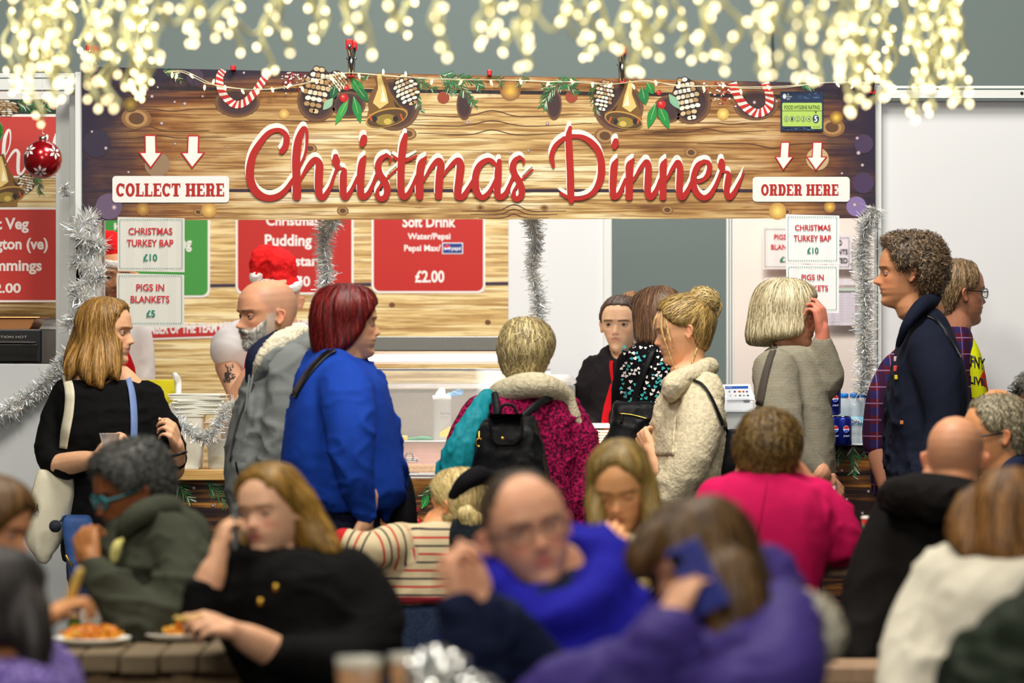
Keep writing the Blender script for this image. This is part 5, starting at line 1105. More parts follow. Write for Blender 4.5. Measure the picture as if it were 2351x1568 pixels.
# ---------------------------------------------------------------- the queue
def p_bald():
    d = 12.9; r = person('bald man with a white beard in a grey hooded jacket', ft(610, d)); H = .238; h = Head(HC(611, 722, d), H, -60, 4, 0); sk = (226, 166, 136)
    rows = [(800,600,690,.22),(830,578,728,.32),(870,564,735,.38),(920,545,720,.42),(980,530,700,.43),(1050,518,692,.43),(1110,516,690,.42),(1160,526,690,.42),(1230,536,690,.42),(1300,540,690,.40)]
    B = build_head(h, (*W(628, 815, d+.02), .064), sk, .0035, lips=(178, 104, 92), brow=(120, 86, 66), beard=((206, 198, 186), .95), bald=((150, 120, 104), .5), eye=(70, 80, 90), lid=.15, nose=1.08, blush=.75) + inner(d, rows, (), sk)
    body_object('body', B, r)
    v = Vol(); th = np.linspace(0, 2*math.pi, 72, endpoint=False)
    def bf(z, t_):
        x, f = head_surface(z, t_); dg = np.degrees(np.abs((t_ + math.pi) % (2*math.pi) - math.pi)); lo = interp(dg, [(0,.185),(12,.20),(22,.285),(40,.345),(60,.42),(76,.53),(84,.2),(180,.2)]); on = sm01(lo + .02 - z, 0, .04) * (1 - sm01(dg, 70, 82)); k = on*1.035 + (1-on)*.8; return x*k, f*k
    add_cap(v, h, bf, 0, -.10)
    for sg in (-1, 1): v.tube([tuple(h.w([p])[0]) for p in ((0,.405,.300),(sg*.06,.395,.298),(sg*.115,.345,.262),(sg*.135,.315,.22))], [.005,.0065,.006,.005], n=8)
    hair_object('beard', v, r, ((140, 132, 124), (244, 240, 232)), h, .0045, 1500, .022, .0011, 3, lift=.003, groove=.001, jitter=.5, base=1.0)
    M_h = cloth('grey_jersey', 'plain', (122, 126, 124)); t = garment('grey_hooded_jacket', M_h, r, d, rows, [(((668,850,-.16),(660,940,-.2),(640,1060,-.22),(585,1150,-.2)), (.085,.078,.070,.055))], seed=9, fold=.007, fx=(6, 6, 9))
    v = Vol(); v.tube([tuple(W(x, y, d+q)) for x, y, q in ((592,872,-.15),(618,830,-.18),(665,800,-.12),(712,800,.0),(716,800,.12),(660,790,.2),(612,800,.16))], [.018,.034,.05,.055,.05,.04,.02], n=14, flat=1); v.tube([tuple(W(x, y, d+q)) for x, y, q in ((690,800,-.05),(712,830,-.02),(722,860,0))], [.06,.07,.03])
    V, Fc = remesh(v, .008, 3); V = folds(V, Fc, .005, 5); mesh('hood', V, Fc, M_h, t)
    v = Vol(); v.tube([tuple(W(x, y, d+q)) for x, y, q in ((584,862,-.15),(598,828,-.185),(635,790,-.165),(680,770,-.08),(700,772,.02))], [.010,.022,.034,.036,.024], n=12); V, Fc = remesh(v, .006, 3); V = folds(V, Fc, .003, 5, (40,40,40)); o = mesh('fleece_lining', V, Fc, cloth('sherpa', 'fleece', (226, 216, 190)), t); o['label'] = 'cream fleece lining of the hood'
    v = Vol(); v.tube([tuple(W(x, y, d)) for x, y in ((625,812),(622,790),(622,776))], [.085,.075,.066], n=18); v.tube([tuple(W(582,870,d-.1)), tuple(W(592,820,d-.1)), tuple(W(610,792,d-.06))], [.03,.04,.03]); V, Fc = remesh(v, .007, 3); mesh('navy_collar', V, Fc, cloth('navy_knit', 'plain', (30, 34, 58)), r)
    drape('zip', mat('zip_tape', (60, 62, 62), .6), t, t, path=[(582,880,4),(560,930,4),(540,990,4),(528,1060,4)], d=d)
    drape('pocket_slit', M_blk, t, t, path=[(541,1060,4),(546,1085,5),(556,1106,4)], d=d)
    for k, x in ((0, 575), (1, 566)):
        q = MB(); q.tube([W(x+6, 862, d-.24), W(x-2+4*k, 905, d-.26), W(x-6+2*k, 945, d-.27)], .0028); q.build('drawstring', M_h, t, True)
    legs(r, M_jeans, d, 560, 690, 1300, 0, -70)
p_bald()
def p_redhair():
    d = 12.4; r = person('woman with a dark red bob in a royal blue sweatshirt, bag strap over her shoulder', ft(790, d)); H = .225; h = Head(HC(800, 742, d), H, 98, 0, 0); sk = (238, 184, 152)
    rows = [(798,744,786,.2),(812,722,818,.28),(838,696,850,.36),(880,676,884,.44),(930,664,900,.50),(990,652,912,.52),(1050,646,922,.52),(1100,650,932,.52),(1140,668,930,.50),(1170,700,916,.46)]
    B = build_head(h, (*W(783, 835, d), .062), sk, .0036, ears=False, lips=(198, 118, 106), brow=(120, 60, 44), nose=.9, blush=.7) + inner(d, rows, (), sk)
    B += build_hand(W(842, 1190, d-.26), W(826, 1238, d-.28), (-.3, .6, .5), .175, 'R', (18, 25, 18), skin=sk, fore=(*W(840, 1140, d-.26), .04)); body_object('body', B, r)
    M_b = cloth('royal_blue_jersey', 'plain', (24, 62, 158)); t = garment('blue_sweatshirt', M_b, r, d, rows, [(((790,890,-.18),(806,960,-.27),(812,1060,-.31),(838,1178,-.27)), (.10,.092,.075,.050))], seed=11, fold=.011, fx=(6, 6, 9),
        extra=lambda v: (v.loft([(1080,850,930,.30),(1140,862,922,.26),(1190,868,900,.16),(1205,880,895,.08)], d), v.tube([tuple(W(x, y, d+q)) for x, y, q in ((742,812,-.08),(775,808,-.12),(822,836,-.09),(846,872,-.03))], [.022,.022,.022,.02])))
    drape('crossbody_strap', M_black, r, t, path=[(770,800,13),(745,815,14),(715,845,15),(690,880,15),(672,912,15)], d=d, off=.006)
    v = Vol(); add_cap(v, h, hair_fn([(0,.80),(30,.66),(48,.58),(60,.50),(70,.36),(78,.30),(90,.14),(110,.06),(180,.0)], [(0,.06),(60,.07),(90,.10),(180,.10)], curtain=.0, openz=[(1.0,-20),(.80,-20),(.70,40),(.6,52),(.5,58),(.3,66),(.05,84),(-.1,90)], flare=.90), .07, .02)
    hair_object('hair', v, r, ((42, 8, 9), (138, 26, 22)), h, .007, 2600, .10, seed=6, lift=.003, groove=.003)
    legs(r, M_navy, d, 720, 860, 1180, 0, 90, r=.12)
    t = empty('black_shoulder_bag', W(940, 1230, d+.1), 'black bag against the hip of the woman in royal blue', 'bag'); v = Vol(); v.loft([(1070,900,930,.08,.16),(1110,890,948,.12,.16),(1180,885,958,.14,.16),(1240,885,955,.12,.16)], d, e=3.5); V, Fc = remesh(v, .01, 3); mesh('leather_body', V, Fc, cloth('black_leather', 'leather', (22, 22, 24), rough=.45), t)
p_redhair()
def p_backpack():
    d = 12.9; r = person('short-haired woman in a mottled magenta cardigan seen from behind, beige scarf', ft(1200, d)); H = .225; h = Head(HC(1208, 815, d), H, 168, 4, 0); sk = (236, 176, 150)
    rows = [(896,1150,1262,.18),(912,1108,1292,.24),(945,1078,1316,.28),(1000,1056,1322,.30),(1060,1050,1326,.31),(1120,1052,1322,.32),(1180,1060,1322,.34),(1250,1062,1325,.34),(1310,1070,1320,.32)]
    B = build_head(h, (*W(1210, 890, d), .05), sk, .005) + inner(d, rows, (), sk)
    B += build_hand(W(1352, 1072, d+.24), W(1356, 1046, d+.34), (-.7, 0, -.5), .17, 'R', skin=sk, fore=(*W(1345, 1100, d+.12), .04)); body_object('body', B, r)
    t = garment('magenta_cardigan', cloth('magenta_boucle', 'boucle', (176, 22, 82), (74, 8, 40)), r, d, rows, [(((1290,940,0),(1325,1010,0),(1344,1090,.02),(1350,1092,.12)), (.062,.066,.062,.05)), (((1100,945,0),(1062,1020,0),(1048,1110,.03),(1050,1110,.1)), (.06,.062,.06,.05))], seed=13, fold=.006, extra=lambda v: v.tube([tuple(W(x, y, d)) for x, y in ((1330,1060),(1335,1130),(1322,1215))], [.06,.065,.04]))
    v = Vol(); add_cap(v, h, hair_fn([(0,.80),(60,.62),(80,.46),(95,.40),(115,.16),(180,.02)], [(0,.08),(180,.09)]), .06, -.06)
    hair_object('hair', v, r, ((92, 72, 38), (232, 210, 150)), h, .007, 2200, .09, seed=8, lift=.004, jitter=.35, groove=.003)
    v = Vol(); v.tube([tuple(W(x, y, d+q)) for x, y, q in ((1290,905,.08),(1230,886,.14),(1165,900,.10),(1146,905,-.03),(1190,888,-.11),(1240,884,-.13),(1290,905,-.06),(1312,938,-.02))], [.03,.04,.045,.045,.048,.048,.04,.026], n=14); v.tube([tuple(W(x, y, d+q)) for x, y, q in ((1300,915,-.05),(1328,975,-.04),(1340,1040,.03))], [.03,.024,.02]); V, Fc = remesh(v, .008, 3); V = folds(V, Fc, .006, 3, (20, 20, 9)); o = mesh('beige_scarf', V, Fc, cloth('beige_wool', 'fleece', (204, 192, 162)), r)
    v = Vol(); v.tube([tuple(W(x, y, d+q)) for x, y, q in ((1122,905,-.1),(1095,945,-.17),(1072,1000,-.21),(1052,1060,-.22),(1046,1095,-.22))], [.02,.04,.05,.055,.03], n=14, flat=.5); v.tube([tuple(W(x, y, d+q)) for x, y, q in ((1050,1050,-.2),(1034,1100,-.2),(1022,1160,-.2))], [.045,.05,.01], n=12, flat=.4); V, Fc = remesh(v, .007, 3); V = folds(V, Fc, .008, 4, (22, 22, 7)); o = mesh('teal_scarf', V, Fc, cloth('teal_silk', 'plain', (22, 128, 140), rough=.5), r)
    legs(r, M_blk, d, 1110, 1290, 1310, 0, 180)
    # backpack worn on her back
    b = empty('black_backpack', W(1160, 1180, d-.3), 'small black leather backpack with a buttoned flap on the magenta cardigan', 'backpack'); L_ = cloth('black_leather', 'leather', (22, 22, 24), rough=.45)
    v = Vol(); v.loft([(956,1116,1220,.10,-.28),(985,1100,1236,.15,-.30),(1050,1090,1252,.17,-.30),(1110,1082,1262,.17,-.30),(1165,1078,1266,.16,-.30),(1200,1085,1262,.12,-.30)], d, e=3.2); V, Fc = remesh(v, .008, 3); V = folds(V, Fc, .006, 9, (12, 12, 5)); o = mesh('pack_body', V, Fc, L_, b); GARM[o.name] = (V, Fc)
    f = drape('flap', L_, b, o, rows=[(950,1124,1200),(962,1121,1202),(990,1124,1202),(1012,1128,1196),(1022,1142,1180)], d=d-.4, off=.012, th=.004)
    for pts in (((1136,905,-.16),(1140,935,-.2),(1145,962,-.24)), ((1264,912,-.13),(1232,930,-.2),(1196,962,-.24))):
        q = MB(); v = Vol(); v.tube([tuple(W(x, y, d+k)) for x, y, k in pts], [.012, .013, .013], n=10, flat=.35); q.add(v.V, v.F); q.build('shoulder_strap', L_, b, True)
    q = MB(); q.tube([W(x, y, d-.28) for x, y in ((1146,952),(1152,934),(1166,928),(1180,934),(1188,952))], .005); q.build('carry_handle', L_, b, True)
    q = MB(); q.ell(W(1154, 1007, d-.395), (.008, .004, .008)); q.build('gold_stud', M_gold, b, True)
    q = MB(); q.tube([W(1100 + 7*math.cos(a), 1016 + 9*math.sin(a), d-.37) for a in np.linspace(0, 6.28, 13)], .0035); q.tube([W(1100, 1006, d-.37), W(1100, 992, d-.36)], .004); q.build('ring_charm', M_gold, b, True)
    q = MB(); q.tube([W(x, y, d-.36) for x, y in ((1168,1078),(1180,1068),(1192,1076))], .006); q.build('gold_buckle', M_gold, b, True)
p_backpack()
def hearts(art, rr, x0, y0, x1, y1, n):
    pts = []
    for _ in range(n*14):
        x, y = rr.uniform(x0, x1), rr.uniform(y0, y1)
        if all((x-a)**2 + (y-b)**2 > 52 for a, b in pts): pts.append((x, y))
        if len(pts) >= n: break
    for x, y in pts:
        s = rr.uniform(3.4, 5.2); a = rr.uniform(-.6, .6) + (math.pi if rr.random() < .4 else 0); c = (240, 236, 232) if rr.random() < .68 - .25*(y > 870) else (60, 176, 178); P = []
        for t in np.linspace(0, 2*math.pi, 12, endpoint=False):
            u = .95*math.sin(t)**3; v_ = -(.8*math.cos(t) - .32*math.cos(2*t) - .12*math.cos(3*t)); P.append((x + s*(u*math.cos(a) - v_*math.sin(a)), y + s*(u*math.sin(a) + v_*math.cos(a))))
        art.raw(P, [tuple(range(12))], c)
def p_hearts():
    d = 13.95; r = person('brown-bobbed woman seen from behind in a black top printed with hearts', ft(1490, d)); H = .225; h = Head(HC(1508, 735, d), H, -142, 6, 0); sk = (236, 186, 156)
    rows = [(786,1462,1530,.16),(800,1446,1560,.22),(830,1432,1575,.27),(870,1426,1575,.29),(920,1424,1570,.29),(980,1424,1568,.29),(1060,1430,1565,.3),(1150,1425,1570,.32),(1250,1425,1570,.32)]
    B = build_head(h, (*W(1500, 800, d), .05), sk, .005, ears=False) + inner(d, rows, (), sk); body_object('body', B, r)
    t = garment('heart_print_top', cloth('black_viscose', 'plain', (12, 11, 15)), r, d, rows, [(((1446,835,0),(1434,890,.0),(1430,950,.05),(1420,960,.18)), (.05,.052,.046,.04)), (((1560,835,0),(1572,890,0),(1575,950,.04)), (.05,.052,.046))], seed=15, fold=.004)
    A = Art(d - .4, .0002); hearts(A, random.Random(4), 1426, 795, 1562, 1060, 260); print_on('printed_hearts', A, t, r, .003)
    v = Vol(); add_cap(v, h, hair_fn([(0,.80),(50,.62),(62,.3),(75,.1),(180,.0)], [(0,.05),(180,.07)], curtain=.06, openz=LONG, flare=.98), .05, .08)
    hair_object('hair', v, r, ((50, 34, 26), (150, 112, 84)), h, .007, 2000, .12, seed=9, lift=.003, groove=.002)
    legs(r, M_blk, d, 1450, 1550, 1250, 0, -150)
    b = empty('black_leather_handbag', W(1440, 1060, d-.25), 'slouchy black leather handbag with a zip, on the heart-print top', 'handbag'); L_ = cloth('black_leather', 'leather', (22, 22, 24), rough=.45)
    v = Vol(); v.loft([(922,1412,1500,.05,-.22),(932,1408,1508,.09,-.22),(970,1404,1512,.12,-.22),(1010,1388,1512,.13,-.22),(1030,1372,1512,.13,-.22),(1060,1380,1500,.10,-.22)], d, e=3.2); V, Fc = remesh(v, .007, 3); V = folds(V, Fc, .005, 19, (10, 10, 6)); o = mesh('bag_body', V, Fc, L_, b); GARM[o.name] = (V, Fc)
    drape('shoulder_strap', L_, b, t, path=[(1502,796,15),(1488,830,15),(1472,870,15),(1460,905,14),(1455,930,14)], d=d, off=.008)
    drape('zip', M_gold, b, o, path=[(1420,949,2),(1450,952,2),(1490,962,2)], d=d-.3); drape('zip_pull', L_, b, o, path=[(1428,950,5),(1427,960,6),(1425,970,6)], d=d-.3, off=.008)
p_hearts()
def p_bun():
    d = 13.3; r = person('blonde woman with a messy bun in a cream fleece jacket, in profile', ft(1570, d)); H = .225; h = Head(HC(1566, 757, d), H, -84, 10, 0); sk = (240, 186, 152)
    rows = [(846,1560,1625,.18),(862,1532,1640,.26),(895,1518,1654,.32),(940,1504,1662,.35),(1000,1494,1668,.36),(1060,1490,1665,.36),(1110,1496,1650,.36),(1160,1500,1640,.36),(1200,1500,1640,.34)]
    B = build_head(h, (*W(1585, 850, d), .048), sk, .0036, lips=(206, 120, 108), brow=(150, 110, 74), eye=(80, 90, 96), lid=-.05, nose=.92, blush=.9, jaw=.9, ears=True) + inner(d, rows, (), sk)
    B += build_hand(W(1500, 1040, d-.1), W(1486, 1018, d-.08), (0, .5, .5), .17, 'R', (60, 70, 40), skin=sk, fore=(*W(1515, 1080, d-.1), .04)); body_object('body', B, r)
    M_f = cloth('cream_fleece', 'fleece', (222, 208, 176)); t = garment('cream_fleece_jacket', M_f, r, d, rows, [(((1612,905,-.14),(1606,980,-.2),(1580,1065,-.23),(1524,1150,-.2)), (.082,.080,.072,.056))], seed=17, fold=.006)
    v = Vol(); v.tube([tuple(W(x, y, d+q)) for x, y, q in ((1530,880,-.12),(1552,872,-.19),(1590,858,-.16),(1624,845,-.05),(1626,842,.05),(1590,850,.14),(1555,868,.12))], [.022,.03,.034,.034,.034,.03,.02], n=14); v.tube([tuple(W(x, y, d+q)) for x, y, q in ((1540,905,-.18),(1548,885,-.2),(1575,862,-.17))], [.03,.04,.03]); V, Fc = remesh(v, .007, 3); V = folds(V, Fc, .003, 6); mesh('collar', V, Fc, M_f, t)
    drape('chest_pocket', M_f, t, t, rows=[(955,1508,1552),(958,1506,1553),(1000,1502,1550),(1045,1500,1548)], d=d, off=.004, th=.006)
    v = Vol(); add_cap(v, h, hair_fn([(0,.82),(30,.80),(50,.70),(64,.60),(76,.55),(92,.52),(104,.34),(120,.18),(180,.06)], [(0,.04),(90,.05),(180,.08)]), .05, .0)
    bc = W(1612, 690, d); fl = lambda P: np.array(W(1608, 702, d)) - P
    v.tube([tuple(W(1592, 712, d)), tuple(W(1606, 700, d))], [.05, .035])
    hair_object('hair', v, r, ((70, 48, 22), (216, 178, 104)), h, .006, 2400, .10, seed=10, lift=.0035, groove=.002, flow=fl)
    v = Vol(); v.ell(tuple(bc), (.043, .043, .040)); v.ell(tuple(W(1628, 694, d)), (.03, .035, .036)); hair_object('hair_bun', v, r, ((140, 104, 52), (242, 214, 146)), h, .006, 700, .09, seed=11, lift=.010, jitter=.8, flow=lambda P: np.cross(P - np.array(bc), (0, 1, .2)))
    v = Vol()
    for pts, ra in ((((1510,718,-.02),(1502,738,-.03),(1500,756,-.035)), .004), (((1520,712,-.05),(1520,760,-.078),(1538,815,-.09),(1548,845,-.09)), .0045), (((1528,722,-.06),(1536,770,-.085),(1546,800,-.09)), .0035), (((1600,800,-.08),(1590,830,-.09),(1584,850,-.09)), .004), (((1640,690,0),(1655,700,0),(1648,725,0)), .007), (((1636,705,0),(1645,722,0),(1640,745,0)), .004)): v.tube([tuple(W(x, y, d+q)) for x, y, q in pts], [ra, ra*.9, ra*.5, .002][:len(pts)], n=8)
    hair_object('hair_wisps', v, r, ((190, 150, 84), (246, 220, 152)), h, .003, 260, .05, .0008, 12, lift=.002, groove=.0, smooth=1)
    q = MB(); q.ell(W(1582, 781, d-.092), (.003, .003, .003)); q.build('earring', M_gold, r, True)
    legs(r, M_jeans, d, 1520, 1620, 1200, 0, -90)
    b = empty('black_shoulder_bag', W(1680, 1100, d+.02), 'black zipped shoulder bag behind the cream fleece jacket', 'bag'); L_ = cloth('black_leather', 'leather', (22, 22, 24), rough=.45)
    v = Vol(); v.loft([(985,1672,1690,.06,-.05),(1005,1660,1712,.12,-.05),(1060,1644,1714,.14,-.05),(1100,1640,1700,.12,-.05)], d, e=3); V, Fc = remesh(v, .008, 3); V = folds(V, Fc, .004, 3); mesh('bag_body', V, Fc, L_, b)
    drape('shoulder_strap', L_, b, t, path=[(1592,872,5),(1612,882,6),(1632,910,7),(1650,950,8),(1668,990,9)], d=d, off=.008)
    q = MB(); q.tube([W(1693, 1060, d-.13), W(1689, 1082, d-.13)], .005); q.build('zip_pull', M_gold, b, True)
p_bun()
def p_bob():
    d = 13.5; r = person('woman with a blonde bob in a grey knitted cardigan, hand raised to her face', ft(1820, d)); H = .228; h = Head(HC(1812, 724, d), H, 84, 2, 0); sk = (218, 158, 132)
    rows = [(792,1778,1846,.2),(808,1752,1868,.28),(845,1740,1880,.34),(890,1736,1896,.38),(940,1738,1908,.40),(1000,1744,1916,.41),(1050,1754,1918,.41),(1090,1772,1914,.40),(1125,1790,1905,.38)]
    B = build_head(h, (*W(1806, 815, d), .05), sk, .0036, ears=False, lips=(180, 90, 84), brow=(150, 120, 90)) + inner(d, rows, (), sk)
    B += build_hand(W(1888, 768, d-.10), W(1880, 700, d-.10), (-.8, .5, 0), .175, 'L', each=[(35,50,40),(30,45,40),(45,55,40),(55,60,40)], thumb=(.7,.6,-.5), skin=(224, 140, 122), fore=(*W(1888, 815, d-.08), .036))
    B += build_hand(W(1896, 1100, d-.22), W(1912, 1118, d-.2), (0, .6, -.5), .17, 'R', skin=sk, fore=(*W(1880, 1085, d-.24), .04)); body_object('body', B, r)
    M_k = cloth('grey_knit', 'knit', (170, 162, 142)); t = garment('knitted_cardigan', M_k, r, d, rows, [(((1780,855,-.16),(1790,940,-.22),(1812,1020,-.25),(1880,1088,-.22)), (.085,.080,.070,.05)), (((1852,850,.05),(1882,880,-.02),(1905,868,-.05),(1892,808,-.08),(1888,790,-.09)), (.06,.058,.056,.045,.04))], seed=19, fold=.006)
    drape('bag_strap', cloth('taupe_strap', 'plain', (84, 76, 70)), r, t, path=[(1782,790,12),(1768,820,14),(1754,870,16),(1742,930,17)], d=d, off=.007)
    v = Vol(); add_cap(v, h, hair_fn([(0,.74),(30,.64),(48,.58),(58,.40),(64,.2),(180,.0)], [(0,.05),(60,.08),(120,.12),(180,.13)], curtain=.02, openz=[(1.0,-20),(.78,-20),(.72,44),(.6,48),(.4,50),(.1,44),(-.1,60)], flare=1.12), .07, .02)
    hair_object('hair', v, r, ((150, 126, 82), (250, 238, 200)), h, .007, 3000, .12, seed=13, lift=.004, groove=.003, base=.8)
    legs(r, M_jeans, d, 1780, 1880, 1125, 0, 90)
p_bob()
def p_curly():
    d = 13.5; r = person('man with curly dark hair in a navy coat at the end of the queue', ft(2110, d)); H = .238; h = Head(HC(2081, 626, d), H, -90, 0, 0); sk = (208, 148, 112)
    rows = [(700,2098,2150,.2),(722,2078,2172,.30),(765,2060,2192,.40),(820,2050,2208,.46),(880,2044,2220,.48),(950,2040,2224,.49),(1020,2040,2222,.49),(1090,2040,2220,.49),(1160,2044,2220,.48),(1250,2046,2220,.47)]
    B = build_head(h, (*W(2112, 715, d), .058), sk, .0035, lips=(164, 92, 78), brow=(70, 50, 36), eye=(60, 50, 40), lid=.25, nose=1.18, blush=.8, wid=.95, bald=((60, 48, 38), .6)) + inner(d, rows, (), sk)
    body_object('body', B, r)
    M_c = cloth('navy_wool', 'plain', (24, 28, 44)); t = garment('navy_coat', M_c, r, d, rows, [(((2140,800,-.18),(2160,880,-.25),(2168,980,-.28),(2130,1090,-.3)), (.092,.085,.072,.06))], seed=21, fold=.011, fx=(6, 6, 8))
    v = Vol(); v.tube([tuple(W(x, y, d+q)) for x, y, q in ((2062,792,-.14),(2082,745,-.19),(2112,706,-.15),(2140,690,-.03),(2140,690,.05),(2112,712,.14))], [.012,.020,.028,.031,.028,.018], n=14); V, Fc = remesh(v, .007, 3); mesh('collar', V, Fc, M_c, t)
    drape('shoulder_strap', M_black, r, t, path=[(2122,722,5),(2150,735,5),(2180,775,5),(2206,820,5)], d=d, off=.007)
    v = Vol(); add_cap(v, h, hair_fn([(0,.86),(30,.84),(48,.80),(60,.70),(70,.52),(80,.50),(94,.56),(108,.34),(125,.16),(180,.10)], [(0,.10),(60,.08),(100,.10),(140,.14),(180,.17)]), .09, .05)
    V, Fc = remesh(v, .006, 3); hair_object('hair', v, r, ((34, 26, 20), (150, 122, 92)), h, .007, 2300, .03, .0013, 14, groove=.003, curl=.0085, base=.5)
    for k, (x, y, c, s) in enumerate(((2057, 824, (226, 190, 190), .008), (2057, 846, (220, 60, 60), .009), (2058, 866, (222, 196, 30), .007), (2070, 970, (200, 120, 60), .006))):
        V0, F0 = GARM[t.name]; bv = BVHTree.FromPolygons(V0.tolist(), F0.tolist()); o = Vector((0, 0, CAMZ)); hit, *_ = bv.ray_cast(o, (W(x, y, d) - o).normalized())
        if hit is None: continue
        q = MB(); q.box(hit + Vector((-s, -.007, -s*1.1)), hit + Vector((s, .001, s*1.1))); q.build('pin_badge', mat('badge_%d' % k, c, .4), r, bevel=.002)
    legs(r, M_navy, d, 2060, 2200, 1250, 0, -90)
p_curly()
def p_glasses():
    d = 14.0; r = person('man in glasses and a plaid shirt standing behind the man in the navy coat', ft(2150, d)); H = .236; h = Head(HC(2200, 672, d), H, 108, 0, 0); sk = (196, 136, 112)
    rows = [(748,2140,2225,.22),(775,2085,2235,.32),(815,2040,2240,.40),(870,2014,2244,.44),(930,2004,2250,.46),(1000,2000,2252,.46),(1080,2002,2250,.44),(1130,2006,2240,.42)]
    B = build_head(h, (*W(2180, 770, d), .062), sk, .0036, nose=.9, blush=.8, bald=((110, 84, 60), .7)) + inner(d, rows, (), sk)
    v = Vol(); v.tube([tuple(W(2016, 1015, d-.2)), tuple(W(2022, 1060, d-.22)), tuple(W(2036, 1118, d-.24))], [.045, .042, .032], n=16); V, Fc = remesh(v, .006, 3); B.append((V, Fc, np.tile(skl(sk), (len(V), 1))))
    B += build_hand(W(2036, 1118, d-.24), W(2040, 1160, d-.24), (.4, .7, 0), .18, 'R', skin=sk); body_object('body', B, r)
    t = garment('plaid_shirt', cloth('plaid', 'plaid', (92, 28, 40)), r, d, rows, [(((2062,845,-.14),(2032,900,-.2),(2014,980,-.2),(2016,1024,-.2)), (.07,.068,.060,.058))], seed=23, fold=.007, fx=(6, 6, 8), extra=lambda v: v.loft([(1040,2000,2060,.2,-.1),(1100,1998,2050,.16,-.1),(1140,2004,2040,.1,-.1)], d))
    ts = garment('graphic_t_shirt', cloth('graphic', 'graphic', (24, 26, 22)), r, d, [(772,2205,2234,.14),(810,2200,2248,.28),(860,2200,2259,.34),(920,2200,2270,.36),(980,2200,2274,.36),(1080,2200,2268,.34)], seed=3, fold=.004)
    v = Vol(); add_cap(v, h, hair_fn([(0,.90),(30,.88),(50,.80),(64,.64),(74,.52),(92,.54),(108,.34),(130,.14),(180,.06)], [(0,.02),(60,.03),(180,.05)]), .03, .0)
    hair_object('hair', v, r, ((60, 44, 26), (176, 144, 104)), h, .006, 2600, .03, .0011, 15, lift=.003, jitter=.2, base=.8)
    A = Art(d - .4, .0003); A.text('TFNY', 2216, 812, 2262, 838, (24, 24, 20), .03, slope=-.25); A.lay = 1; A.text('LIVE', 2226, 862, 2262, 880, (24, 24, 20), .03, slope=-.2); print_on('printed_lettering', A, ts, r, .003)
    glasses(r, h, M_black, .0016)
    legs(r, M_jeans, d, 2030, 2200, 1120, 0, 90, r=.11)
p_glasses()
